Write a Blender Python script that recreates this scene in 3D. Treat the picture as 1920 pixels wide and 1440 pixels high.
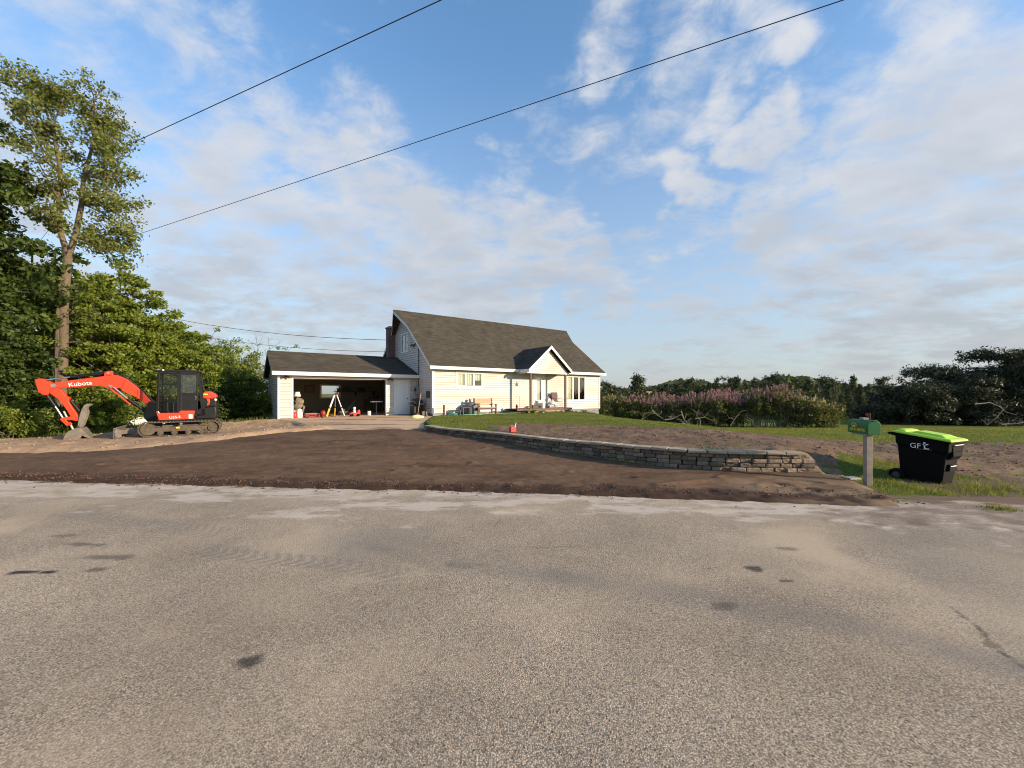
import bpy, bmesh, math, random
import numpy as np
from mathutils import Vector, Matrix

# ------------------------------------------------------------------ camera, sky, sun, exposure
for o in list(bpy.data.objects): bpy.data.objects.remove(o)
SC = bpy.context.scene
COL = SC.collection
FPX, U0, V0, EYE = 735.0, 960.0, 738.0, 1.6        # focal length and horizon of the photograph in its own pixels
cam_d = bpy.data.cameras.new('camera'); cam = bpy.data.objects.new('camera', cam_d); COL.objects.link(cam)
cam.location = (0, 0, EYE); cam.rotation_euler = (math.pi/2, 0, 0)
cam_d.sensor_fit = 'HORIZONTAL'; cam_d.sensor_width = 36.0; cam_d.lens = 36.0*FPX/1920
cam_d.shift_y = (V0-720)/1920; cam_d.clip_start = 0.05; cam_d.clip_end = 4000
SC.camera = cam

SUN_EL = math.radians(14.5)
SUN_H = Vector((0.94, -0.342)).normalized()          # horizontal direction towards the sun
SUN_DIR = Vector((SUN_H.x*math.cos(SUN_EL), SUN_H.y*math.cos(SUN_EL), math.sin(SUN_EL)))
sd = bpy.data.lights.new('sun', 'SUN'); sd.energy = 4.0; sd.angle = math.radians(0.6); sd.color = (1.0, 0.81, 0.58)
sun = bpy.data.objects.new('sun', sd); COL.objects.link(sun)
sun.rotation_euler = SUN_DIR.to_track_quat('Z', 'Y').to_euler()
sun.location = (30, -10, 30)

world = bpy.data.worlds.new('World'); SC.world = world; world.use_nodes = True
SKY_STRENGTH = 0.15
def build_world():
    nt = world.node_tree; nt.nodes.clear(); N = nt.nodes.new; L = nt.links.new
    out = N('ShaderNodeOutputWorld'); bg = N('ShaderNodeBackground'); L(bg.outputs[0], out.inputs[0])
    bg.inputs[1].default_value = SKY_STRENGTH
    sky = N('ShaderNodeTexSky'); sky.sky_type = 'NISHITA'; sky.sun_disc = False
    sky.sun_elevation = SUN_EL; sky.sun_rotation = math.atan2(SUN_H.x, SUN_H.y)
    sky.air_density = 1.0; sky.dust_density = 0.6; sky.ozone_density = 2.5; sky.altitude = 200
    tc = N('ShaderNodeTexCoord')
    def math_(op, a, b=None, c=None):
        n = N('ShaderNodeMath'); n.operation = op
        for i, x in enumerate((a, b, c)):
            if x is None: continue
            if isinstance(x, (int, float)): n.inputs[i].default_value = x
            else: L(x, n.inputs[i])
        return n.outputs[0]
    sep = N('ShaderNodeSeparateXYZ'); L(tc.outputs['Generated'], sep.inputs[0])
    x, y, z = sep.outputs
    zc = math_('ADD', math_('MAXIMUM', z, 0.0), 0.22)
    px, py = math_('DIVIDE', x, zc), math_('DIVIDE', y, zc)
    comb = N('ShaderNodeCombineXYZ'); L(px, comb.inputs[0]); L(py, comb.inputs[1])
    def noise(vec, scale, detail, rough, dist=0.0, off=(0, 0, 0), stretch=(1, 1, 1), rot=0.0):
        mp = N('ShaderNodeMapping'); L(vec, mp.inputs[0]); mp.inputs['Location'].default_value = off
        mp.inputs['Scale'].default_value = stretch; mp.inputs['Rotation'].default_value = (0, 0, rot)
        n = N('ShaderNodeTexNoise'); L(mp.outputs[0], n.inputs['Vector'])
        n.inputs['Scale'].default_value = scale; n.inputs['Detail'].default_value = detail
        n.inputs['Roughness'].default_value = rough; n.inputs['Distortion'].default_value = dist
        return n.outputs['Fac']
    big = noise(comb.outputs[0], 2.4, 9, 0.60, 0.25, (3.3, 1.7, 0), (1, 1, 1), 0.5)
    fine = noise(comb.outputs[0], 7.5, 8, 0.62, 0.4, (7.1, 2.2, 0), (1, 1.3, 1), 0.8)
    wisp = noise(comb.outputs[0], 2.0, 6, 0.55, 0.5, (1.0, 9.0, 0), (0.7, 1.9, 1), -0.95)
    wn = N('ShaderNodeTexNoise'); L(tc.outputs['Generated'], wn.inputs['Vector']); wn.inputs['Scale'].default_value = 5.5; wn.inputs['Detail'].default_value = 5
    ws = N('ShaderNodeVectorMath'); ws.operation = 'SUBTRACT'; L(wn.outputs['Color'], ws.inputs[0]); ws.inputs[1].default_value = (0.5, 0.5, 0.5)
    wm = N('ShaderNodeVectorMath'); wm.operation = 'MULTIPLY_ADD'; L(ws.outputs[0], wm.inputs[0]); wm.inputs[1].default_value = (0.30, 0.30, 0.30); L(tc.outputs['Generated'], wm.inputs[2])
    wv = N('ShaderNodeVectorMath'); wv.operation = 'NORMALIZE'; L(wm.outputs[0], wv.inputs[0]); warped = wv.outputs[0]
    # where the banks of cloud stand, as directions in the sky
    def blob(u, v, size, weight):
        size = size*1.15; d = Vector(((u-U0)/FPX, 1.0, (V0-v)/FPX)).normalized()
        dp = N('ShaderNodeVectorMath'); dp.operation = 'DOT_PRODUCT'; L(warped, dp.inputs[0]); dp.inputs[1].default_value = d
        m = N('ShaderNodeMapRange'); m.interpolation_type = 'SMOOTHSTEP'; L(dp.outputs['Value'], m.inputs[0])
        m.inputs[1].default_value = math.cos(math.radians(size)); m.inputs[2].default_value = 1.0
        m.inputs[3].default_value = 0.0; m.inputs[4].default_value = weight
        return m.outputs[0]
    bias = None
    for b in SKY_BLOBS:
        o = blob(b[0], b[1], b[2], b[3]*(0.88 if b[0] < 1150 else 0.95)); bias = o if bias is None else math_('MAXIMUM', bias, o)
    dens = math_('ADD', math_('ADD', math_('MULTIPLY', big, 0.50), math_('MULTIPLY', fine, 0.38)), math_('MULTIPLY', wisp, 0.30))
    dens = math_('ADD', dens, bias)
    mr = N('ShaderNodeMapRange'); mr.interpolation_type = 'SMOOTHSTEP'; L(dens, mr.inputs[0])
    mr.inputs[1].default_value = 0.60; mr.inputs[2].default_value = 0.84
    mask = math_('MULTIPLY', mr.outputs[0], 0.80)
    k = 1.0/SKY_STRENGTH
    puff = noise(comb.outputs[0], 3.6, 6, 0.55, 0.3, (5.0, 4.0, 0), (1, 1.25, 1), 0.4)
    shade = N('ShaderNodeMapRange'); L(math_('ADD', math_('MULTIPLY', dens, 0.5), math_('MULTIPLY', puff, 0.9)), shade.inputs[0]); shade.inputs[1].default_value = 0.66; shade.inputs[2].default_value = 0.96
    thick = math_('MULTIPLY', shade.outputs[0], math_('SUBTRACT', 1.0, math_('MINIMUM', math_('MULTIPLY', math_('MAXIMUM', z, 0.0), 1.5), 1.0)))
    cmix = N('ShaderNodeMix'); cmix.data_type = 'RGBA'; L(thick, cmix.inputs[0])
    cmix.inputs[6].default_value = (0.47*k, 0.46*k, 0.45*k, 1); cmix.inputs[7].default_value = (0.175*k, 0.20*k, 0.24*k, 1)
    # clear air: the sky texture, a little deeper in colour
    gam = N('ShaderNodeMix'); gam.data_type = 'RGBA'; gam.blend_type = 'MULTIPLY'; gam.inputs[0].default_value = 1.0
    L(sky.outputs[0], gam.inputs[6]); gam.inputs[7].default_value = SKY_TINT
    m1 = N('ShaderNodeMix'); m1.data_type = 'RGBA'; L(mask, m1.inputs[0]); L(gam.outputs[2], m1.inputs[6]); L(cmix.outputs[2], m1.inputs[7])
    # pale air low over the horizon
    hz = math_('POWER', math_('SUBTRACT', 1.0, math_('MINIMUM', math_('MULTIPLY', math_('ABSOLUTE', z), 1.55), 1.0)), 1.15)
    m2 = N('ShaderNodeMix'); m2.data_type = 'RGBA'; L(math_('MULTIPLY', hz, 0.92), m2.inputs[0]); L(m1.outputs[2], m2.inputs[6])
    m2.inputs[7].default_value = (0.262*k, 0.268*k, 0.285*k, 1)
    L(m2.outputs[2], bg.inputs[0])
SKY_TINT = (0.95, 1.10, 1.14, 1)
SKY_BLOBS = [(560, 300, 9, 0.16), (680, 340, 9, 0.20), (760, 420, 9, 0.18), (600, 480, 14, 0.20), (430, 380, 12, 0.16), (340, 300, 10, 0.10), (400, 560, 16, 0.22), (850, 540, 14, 0.24), (920, 400, 6, 0.18), (990, 460, 8, 0.22),
             (1100, 520, 6, 0.16), (970, 310, 4, 0.12), (700, 600, 14, 0.16), (640, 150, 7, 0.10), (1140, 70, 5, 0.16), (1290, 100, 6, 0.13), (1400, 90, 5, 0.22), (1370, 170, 4, 0.14), (1425, 250, 4, 0.24), (1440, 350, 6, 0.24), (1300, 360, 3, 0.20),
             (1300, 300, 3, 0.14), (1600, 290, 8, 0.24), (1690, 120, 10, 0.18), (1800, 180, 12, 0.22), (1680, 340, 8, 0.22), (1530, 460, 8, 0.18), (1700, 480, 12, 0.18), (1850, 560, 18, 0.20), (2100, 300, 25, 0.16), (1400, 640, 20, 0.10), (40, 110, 12, 0.10), (-400, 300, 30, 0.15)]
build_world()

SC.view_settings.view_transform = 'Standard'; SC.view_settings.look = 'None'
SC.view_settings.gamma = 1.0; SC.view_settings.use_curve_mapping = False
SC.view_settings.exposure = 0.95
SC.cycles.use_denoising = True; SC.cycles.filter_width = 1.05
SC.cycles.max_bounces = 6; SC.cycles.transparent_max_bounces = 12
SC.cycles.use_adaptive_sampling = True; SC.cycles.adaptive_threshold = 0.02
SC.cycles.sample_clamp_indirect = 6.0

# ------------------------------------------------------------------ helpers
rng = np.random.default_rng(7)
random.seed(7)
def sm(t): t = np.clip(t, 0, 1); return t*t*(3-2*t)
def gx(u, Y): return (u-U0)/FPX*Y                          # world x of a pixel column at depth Y
def gz(v, Y): return EYE-(v-V0)/FPX*Y                       # world z of a pixel row at depth Y

def _hash(ix, iy, s):
    h = (ix.astype(np.int64)*374761393 + iy.astype(np.int64)*668265263 + s*974634541) & 0x7fffffff
    h = ((h ^ (h >> 13))*1274126177) & 0x7fffffff
    return ((h ^ (h >> 16)) & 0xffff)/65535.0
def vnoise(x, y, s=0):
    ix, iy = np.floor(x), np.floor(y); fx, fy = x-ix, y-iy
    fx = fx*fx*(3-2*fx); fy = fy*fy*(3-2*fy)
    a, b = _hash(ix, iy, s), _hash(ix+1, iy, s); c, d = _hash(ix, iy+1, s), _hash(ix+1, iy+1, s)
    return (a*(1-fx)+b*fx)*(1-fy)+(c*(1-fx)+d*fx)*fy-0.5
def fbm(x, y, octv=4, s=0, gain=0.5):
    r = 0; a = 1.0
    for i in range(octv):
        r = r+a*vnoise(x, y, s+i*17); x = x*2.03+11.3; y = y*2.03+5.7; a *= gain
    return r

# --- materials
MATS = {}
def newmat(name):
    m = bpy.data.materials.new(name); m.use_nodes = True; nt = m.node_tree
    MATS[name] = m
    return m, nt, nt.nodes['Principled BSDF'], nt.nodes.new, nt.links.new
def rgba(c): return (c[0], c[1], c[2], 1.0)
def mat(name, c, rough=0.6, metal=0.0, var=0.12, scale=6.0, bump=0.0, bscale=40.0, spec=0.5, coat=0.0, rnd=0.0, c2=None):
    """plain procedural material: base colour broken by noise, optional fine relief and per-object variation"""
    m, nt, p, N, L = newmat(name)
    tc = N('ShaderNodeTexCoord')
    nz = N('ShaderNodeTexNoise'); nz.inputs['Scale'].default_value = scale; nz.inputs['Detail'].default_value = 5; nz.inputs['Roughness'].default_value = 0.65
    L(tc.outputs['Object'], nz.inputs['Vector'])
    mx = N('ShaderNodeMix'); mx.data_type = 'RGBA'
    L(nz.outputs['Fac'], mx.inputs[0])
    lo = c2 if c2 else tuple(max(0, x*(1-var*2)) for x in c); hi = tuple(min(1, x*(1+var*1.6)) for x in c) if not c2 else c
    mx.inputs[6].default_value = rgba(lo); mx.inputs[7].default_value = rgba(hi)
    col = mx.outputs[2]
    if rnd:
        oi = N('ShaderNodeObjectInfo'); hs = N('ShaderNodeHueSaturation')
        mr = N('ShaderNodeMapRange'); L(oi.outputs['Random'], mr.inputs[0]); mr.inputs[3].default_value = 1-rnd; mr.inputs[4].default_value = 1+rnd
        L(mr.outputs[0], hs.inputs['Value']); L(col, hs.inputs['Color']); col = hs.outputs[0]
    L(col, p.inputs['Base Color'])
    p.inputs['Roughness'].default_value = rough; p.inputs['Metallic'].default_value = metal
    p.inputs['Specular IOR Level'].default_value = spec
    if coat: p.inputs['Coat Weight'].default_value = coat; p.inputs['Coat Roughness'].default_value = 0.15
    if bump:
        n2 = N('ShaderNodeTexNoise'); n2.inputs['Scale'].default_value = bscale; n2.inputs['Detail'].default_value = 4
        L(tc.outputs['Object'], n2.inputs['Vector'])
        b = N('ShaderNodeBump'); b.inputs['Strength'].default_value = bump; b.inputs['Distance'].default_value = 0.02
        L(n2.outputs['Fac'], b.inputs['Height']); L(b.outputs[0], p.inputs['Normal'])
    return m
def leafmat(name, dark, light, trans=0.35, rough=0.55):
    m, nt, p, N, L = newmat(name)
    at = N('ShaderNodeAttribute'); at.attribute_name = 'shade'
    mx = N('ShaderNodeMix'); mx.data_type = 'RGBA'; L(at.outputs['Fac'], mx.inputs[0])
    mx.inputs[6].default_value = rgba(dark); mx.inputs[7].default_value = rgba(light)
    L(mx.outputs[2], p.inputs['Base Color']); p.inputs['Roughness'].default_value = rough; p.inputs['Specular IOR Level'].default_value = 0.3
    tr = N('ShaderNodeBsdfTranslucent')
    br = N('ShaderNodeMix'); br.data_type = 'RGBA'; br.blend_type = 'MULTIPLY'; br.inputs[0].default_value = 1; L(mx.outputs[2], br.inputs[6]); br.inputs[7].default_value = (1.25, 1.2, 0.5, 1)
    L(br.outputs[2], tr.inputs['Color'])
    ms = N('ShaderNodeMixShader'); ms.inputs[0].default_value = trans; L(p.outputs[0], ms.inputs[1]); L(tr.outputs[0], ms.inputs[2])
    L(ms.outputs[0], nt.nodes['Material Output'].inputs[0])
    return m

# --- mesh builder
class MB:
    def __init__(s, M=None): s.v = []; s.f = []; s.M = M
    def _add(s, vs, fs):
        o = len(s.v)
        if s.M is not None: vs = [tuple(s.M @ Vector(p)) for p in vs]
        s.v += [tuple(p) for p in vs]; s.f += [tuple(i+o for i in f) for f in fs]
        return s
    def box(s, x0, x1, y0, y1, z0, z1):
        vs = [(x0, y0, z0), (x1, y0, z0), (x1, y1, z0), (x0, y1, z0), (x0, y0, z1), (x1, y0, z1), (x1, y1, z1), (x0, y1, z1)]
        return s._add(vs, [(0, 3, 2, 1), (4, 5, 6, 7), (0, 1, 5, 4), (1, 2, 6, 5), (2, 3, 7, 6), (3, 0, 4, 7)])
    def quad(s, a, b, c, d): return s._add([a, b, c, d], [(0, 1, 2, 3)])
    def poly(s, pts): return s._add(pts, [tuple(range(len(pts)))])
    def prism(s, pts, axis, lo, hi):
        """closed outline pts (2D) pushed along an axis: 'x' -> (y,z), 'y' -> (x,z), 'z' -> (x,y)"""
        def P(p, t): return {'x': (t, p[0], p[1]), 'y': (p[0], t, p[1]), 'z': (p[0], p[1], t)}[axis]
        n = len(pts); ar = sum(pts[i][0]*pts[(i+1) % n][1]-pts[(i+1) % n][0]*pts[i][1] for i in range(n))
        q = list(pts) if ar > 0 else list(pts)[::-1]
        vs = [P(p, lo) for p in q]+[P(p, hi) for p in q]
        fs = [tuple(range(n))[::-1], tuple(range(n, 2*n))]+[(i, (i+1) % n, n+(i+1) % n, n+i) for i in range(n)]
        if axis == 'y': fs = [f[::-1] for f in fs]
        return s._add(vs, fs)
    def tube(s, pts, r, seg=8, cap=True, up=None):
        pts = [Vector(p) for p in pts]; n = len(pts)
        rs = list(r) if hasattr(r, '__len__') else [r]*n
        vs, fs = [], []
        u = None
        for i, p in enumerate(pts):
            d = (pts[min(i+1, n-1)]-pts[max(i-1, 0)])
            if d.length < 1e-9: d = Vector((0, 0, 1))
            d.normalize()
            if u is None:
                u = d.orthogonal().normalized() if abs(d.z) > .9 else d.cross(Vector((0, 0, 1))).normalized()
            else:
                u = (u-d*u.dot(d)); u = u.normalized() if u.length > 1e-6 else d.orthogonal().normalized()
            w = d.cross(u)
            for k in range(seg):
                a = 2*math.pi*k/seg; vs.append(p+(u*math.cos(a)+w*math.sin(a))*rs[i])
        for i in range(n-1):
            for k in range(seg):
                k2 = (k+1) % seg; fs.append((i*seg+k, i*seg+k2, (i+1)*seg+k2, (i+1)*seg+k))
        if cap: fs += [tuple(range(seg))[::-1], tuple((n-1)*seg+k for k in range(seg))]
        return s._add(vs, fs)
    def cyl(s, a, b, r, seg=16, r2=None): return s.tube([a, b], [r, r if r2 is None else r2], seg)
    def lathe(s, c, prof, seg=16):
        vs, fs = [], []; n = len(prof)
        for r, z in prof:
            for k in range(seg):
                a = 2*math.pi*k/seg; vs.append((c[0]+r*math.cos(a), c[1]+r*math.sin(a), c[2]+z))
        for i in range(n-1):
            for k in range(seg):
                k2 = (k+1) % seg; fs.append((i*seg+k, i*seg+k2, (i+1)*seg+k2, (i+1)*seg+k))
        fs += [tuple(range(seg))[::-1], tuple((n-1)*seg+k for k in range(seg))]
        return s._add(vs, fs)
    def ball(s, c, rx, ry, rz, seg=12, rings=8, jit=0.0):
        vs, fs = [(c[0], c[1], c[2]-rz)], []
        for i in range(1, rings):
            t = math.pi*i/rings
            for k in range(seg):
                a = 2*math.pi*k/seg; j = 1+random.uniform(-jit, jit)
                vs.append((c[0]+rx*j*math.sin(t)*math.cos(a), c[1]+ry*j*math.sin(t)*math.sin(a), c[2]-rz*j*math.cos(t)))
        vs.append((c[0], c[1], c[2]+rz)); T = len(vs)-1
        for k in range(seg):
            k2 = (k+1) % seg; fs.append((0, 1+k2, 1+k)); fs.append((T, T-seg+k, T-seg+k2))
            for i in range(rings-2): a0 = 1+i*seg; fs.append((a0+k, a0+k2, a0+seg+k2, a0+seg+k))
        return s._add(vs, fs)
    def mesh(s, name):
        me = bpy.data.meshes.new(name); me.from_pydata(s.v, [], s.f); me.update(); return me
    def build(s, name, m, parent=None, smooth=False, bevel=0.0, seg=2):
        o = bpy.data.objects.new(name, s.mesh(name)); COL.objects.link(o)
        if m is not None: o.data.materials.append(MATS[m] if isinstance(m, str) else m)
        if parent is not None: o.parent = parent
        if smooth: shade_smooth(o.data)
        if bevel:
            b = o.modifiers.new('bevel', 'BEVEL'); b.width = bevel; b.segments = seg; b.limit_method = 'ANGLE'; b.angle_limit = math.radians(35)
        return o
def shade_smooth(me, ang=40):
    me.polygons.foreach_set('use_smooth', np.ones(len(me.polygons), bool))
    try: me.set_sharp_from_angle(angle=math.radians(ang))
    except Exception: pass
def tag(o, label=None, cat=None, group=None, kind=None):
    if label: o['label'] = label
    if cat: o['category'] = cat
    if group: o['group'] = group
    if kind: o['kind'] = kind
    return o
def empty(name, loc=(0, 0, 0), rz=0.0, label=None, cat=None, group=None):
    o = bpy.data.objects.new(name, None); COL.objects.link(o); o.location = loc; o.rotation_euler = (0, 0, rz); o.empty_display_size = 0.2
    return tag(o, label, cat, group)
def copy_tree(o, parent=None):
    c = o.copy(); COL.objects.link(c); c.parent = parent
    for ch in o.children: copy_tree(ch, c)
    return c
def mesh_np(name, V, Fq, m=None, parent=None, attrs=None, smooth=False, nside=4):
    """mesh from arrays: V (n,3), Fq (k,nside)"""
    me = bpy.data.meshes.new(name); n, k = len(V), len(Fq)
    me.vertices.add(n); me.vertices.foreach_set('co', np.ascontiguousarray(V, dtype=np.float32).ravel())
    me.loops.add(k*nside); me.loops.foreach_set('vertex_index', np.ascontiguousarray(Fq, dtype=np.int32).ravel())
    me.polygons.add(k); me.polygons.foreach_set('loop_start', np.arange(0, k*nside, nside, dtype=np.int32))
    me.polygons.foreach_set('loop_total', np.full(k, nside, dtype=np.int32))
    if smooth: me.polygons.foreach_set('use_smooth', np.ones(k, bool))
    me.update(calc_edges=True)
    for an, (dom, val) in (attrs or {}).items():
        a = me.attributes.new(an, 'FLOAT', dom); a.data.foreach_set('value', np.ascontiguousarray(val, dtype=np.float32))
    o = bpy.data.objects.new(name, me); COL.objects.link(o)
    if m: me.materials.append(MATS[m])
    if parent is not None: o.parent = parent
    return o
def grid_mesh(name, xs, ys, zf, m, attrs=None, keep=None, smooth=True):
    X, Y = np.meshgrid(xs, ys); Z = zf(X, Y); nx, ny = len(xs), len(ys)
    V = np.stack([X.ravel(), Y.ravel(), Z.ravel()], 1)
    i = np.arange(nx*ny).reshape(ny, nx)
    Fq = np.stack([i[:-1, :-1].ravel(), i[:-1, 1:].ravel(), i[1:, 1:].ravel(), i[1:, :-1].ravel()], 1)
    A = {}
    if attrs: A = {k: ('POINT', f(X, Y).ravel()) for k, f in attrs.items()}
    if keep is not None:
        kv = keep(X, Y).ravel(); kf = kv[Fq].any(1); Fq = Fq[kf]
        used = np.zeros(len(V), bool); used[Fq.ravel()] = True; idx = np.cumsum(used)-1
        V = V[used]; Fq = idx[Fq]; A = {k: (d, v[used]) for k, (d, v) in A.items()}
    return mesh_np(name, V, Fq, m, attrs=A, smooth=smooth)
def polysd(x, y, P):
    """signed distance to a closed polygon, positive inside"""
    P = np.asarray(P, float); x = np.asarray(x, float); y = np.asarray(y, float)
    d2 = np.full(x.shape, 1e18); ins = np.zeros(x.shape, bool); n = len(P)
    for i in range(n):
        ax, ay = P[i]; bx, by = P[(i+1) % n]; ex, ey = bx-ax, by-ay
        t = np.clip(((x-ax)*ex+(y-ay)*ey)/(ex*ex+ey*ey+1e-12), 0, 1)
        d2 = np.minimum(d2, (x-ax-t*ex)**2+(y-ay-t*ey)**2)
        c = ((ay > y) != (by > y)) & (x < (bx-ax)*(y-ay)/((by-ay) if by != ay else 1e-12)+ax); ins ^= c
    d = np.sqrt(d2); return np.where(ins, d, -d)
def text_part(name, body, size, m, parent, M, depth=0.004):
    """flat lettering as a mesh; M places the text plane (x right, y up)"""
    cu = bpy.data.curves.new(name, 'FONT'); cu.body = body; cu.size = size; cu.align_x = 'CENTER'; cu.align_y = 'CENTER'; cu.extrude = depth/2
    t = bpy.data.objects.new(name+'_tmp', cu); COL.objects.link(t)
    dg = bpy.context.evaluated_depsgraph_get(); me = bpy.data.meshes.new_from_object(t.evaluated_get(dg))
    bpy.data.objects.remove(t); bpy.data.curves.remove(cu)
    me.transform(M); me.name = name; me.materials.clear(); me.materials.append(MATS[m])
    o = bpy.data.objects.new(name, me); COL.objects.link(o); o.parent = parent
    return o
# ------------------------------------------------------------------ materials
mat('siding', (0.53, 0.485, 0.425), 0.55, var=0.03, scale=1.5)
mat('white_trim', (0.70, 0.68, 0.63), 0.5, var=0.03)
mat('white_paint', (0.74, 0.74, 0.70), 0.45, var=0.03)
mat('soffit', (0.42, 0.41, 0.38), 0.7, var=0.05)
mat('foundation', (0.26, 0.25, 0.24), 0.9, var=0.2, scale=3, bump=0.4)
mat('concrete_block', (0.34, 0.28, 0.22), 0.9, var=0.25, scale=5, bump=0.4)
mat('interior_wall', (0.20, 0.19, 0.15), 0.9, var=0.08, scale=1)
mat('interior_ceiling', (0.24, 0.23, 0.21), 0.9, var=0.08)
mat('curtain', (0.80, 0.77, 0.64), 0.9, var=0.06, scale=4)
mat('room_dark', (0.05, 0.045, 0.04), 0.9)
mat('post_wood', (0.13, 0.08, 0.055), 0.8, var=0.25, scale=9, bump=0.3)
mat('deck_wood', (0.16, 0.075, 0.045), 0.75, var=0.25, scale=8, bump=0.2)
mat('bench_wood', (0.50, 0.30, 0.18), 0.7, var=0.2, scale=9, bump=0.2)
mat('dark_wood', (0.10, 0.065, 0.045), 0.75, var=0.2, scale=9)
mat('grey_wood', (0.30, 0.25, 0.19), 0.9, var=0.35, scale=7, bump=0.4, bscale=60)
mat('black_metal', (0.015, 0.015, 0.016), 0.45, var=0.2)
mat('black_plastic', (0.005, 0.005, 0.0052), 0.7, spec=0.10, var=0.1, bump=0.08, bscale=200)
mat('dark_grey', (0.05, 0.05, 0.05), 0.6, var=0.2)
mat('grey_metal', (0.30, 0.30, 0.30), 0.45, metal=0.6, var=0.1)
mat('chrome', (0.75, 0.75, 0.74), 0.18, metal=1.0, var=0.03)
mat('bronze', (0.07, 0.045, 0.03), 0.5, metal=0.4)
mat('red_plastic', (0.62, 0.03, 0.02), 0.4, var=0.05)
mat('dark_red', (0.22, 0.015, 0.012), 0.5, var=0.1)
mat('white_plastic', (0.75, 0.74, 0.70), 0.45, var=0.04)
mat('yellow', (0.78, 0.50, 0.04), 0.5, var=0.08)
mat('pale_yellow', (0.80, 0.72, 0.30), 0.55, var=0.06)
mat('guy_guard', (0.78, 0.76, 0.50), 0.5, var=0.06)
mat('teal_hose', (0.03, 0.26, 0.24), 0.5, var=0.1)
mat('green_hose', (0.22, 0.50, 0.32), 0.55, var=0.1)
mat('grey_cover', (0.12, 0.125, 0.13), 0.6, var=0.25, scale=8, bump=0.3, bscale=20)
mat('brown_sling', (0.13, 0.075, 0.06), 0.8, var=0.1, scale=30)
mat('fabric_plaid', (0.45, 0.46, 0.46), 0.9, var=0.6, scale=18)
mat('fabric_brown', (0.20, 0.16, 0.12), 0.9, var=0.4, scale=10)
mat('excavator_orange', (0.72, 0.040, 0.006), 0.5, var=0.10, scale=2.2, coat=0.15, bump=0.03, bscale=90)
mat('excavator_black', (0.009, 0.009, 0.0095), 0.45, var=0.35, scale=4, bump=0.04, bscale=80, spec=0.3)
mat('track_rubber', (0.085, 0.07, 0.056), 0.9, var=0.35, scale=14, bump=0.5, bscale=50)
mat('dirty_steel', (0.19, 0.16, 0.13), 0.75, metal=0.2, var=0.35, scale=7, bump=0.4, bscale=35)
mat('muddy_frame', (0.10, 0.076, 0.052), 0.9, var=0.48, scale=9, bump=0.5, bscale=40)
mat('mail_green', (0.007, 0.115, 0.028), 0.5, var=0.12, scale=6, spec=0.35)
mat('lime_lid', (0.40, 0.66, 0.02), 0.45, var=0.06, scale=5)
mat('letter_white', (0.80, 0.80, 0.80), 0.5, var=0.0)
mat('letter_yellow', (0.72, 0.55, 0.05), 0.5, var=0.0)
mat('letter_dim', (0.10, 0.10, 0.11), 0.5, var=0.0)
mat('block_stone', (0.20, 0.15, 0.105), 0.95, var=0.45, scale=9, bump=1.0, bscale=30, rnd=0.40)
mat('cap_stone', (0.36, 0.285, 0.20), 0.95, var=0.18, scale=8, bump=0.4, bscale=60, rnd=0.12)
mat('slab_stone', (0.32, 0.31, 0.28), 0.9, var=0.1, scale=8, bump=0.2)
mat('bark', (0.14, 0.105, 0.070), 0.95, var=0.4, scale=8, bump=0.9, bscale=18)
mat('bark_grey', (0.12, 0.105, 0.085), 0.95, var=0.35, scale=8, bump=0.7, bscale=18)
mat('dead_wood', (0.30, 0.25, 0.19), 0.9, var=0.25, scale=8, bump=0.4)
mat('pole_wood', (0.17, 0.12, 0.08), 0.9, var=0.25, scale=6, bump=0.5)
mat('wire', (0.012, 0.012, 0.013), 0.5, var=0.0)
mat('boat_white', (0.80, 0.80, 0.78), 0.35, var=0.04)
mat('clod', (0.14, 0.072, 0.042), 1.0, var=0.4, scale=20, bump=0.5)
mat('clod_tan', (0.34, 0.23, 0.14), 1.0, var=0.3, scale=20, bump=0.5)
mat('far_wood', (0.045, 0.062, 0.035), 0.95, var=0.5, scale=0.5)
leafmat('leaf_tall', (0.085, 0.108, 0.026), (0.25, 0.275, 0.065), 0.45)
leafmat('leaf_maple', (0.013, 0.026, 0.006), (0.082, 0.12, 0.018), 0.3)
leafmat('leaf_under', (0.072, 0.109, 0.014), (0.246, 0.29, 0.041), 0.4)
leafmat('leaf_shrub', (0.08, 0.123, 0.02), (0.275, 0.334, 0.065), 0.4)
leafmat('leaf_lilac', (0.049, 0.067, 0.019), (0.174, 0.181, 0.049), 0.35)
leafmat('leaf_pine', (0.029, 0.041, 0.019), (0.116, 0.133, 0.052), 0.15)
leafmat('leaf_far', (0.043, 0.061, 0.032), (0.109, 0.128, 0.052), 0.2)
leafmat('leaf_darkpine', (0.016, 0.021, 0.012), (0.085, 0.09, 0.042), 0.12)
leafmat('blossom', (0.25, 0.10, 0.16), (0.54, 0.33, 0.41), 0.3)
leafmat('blossom_pale', (0.40, 0.30, 0.26), (0.62, 0.50, 0.38), 0.35)
leafmat('grass_blade', (0.072, 0.092, 0.017), (0.245, 0.265, 0.055), 0.4)
leafmat('leaf_inner', (0.01, 0.014, 0.006), (0.03, 0.036, 0.012), 0.1)

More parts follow.
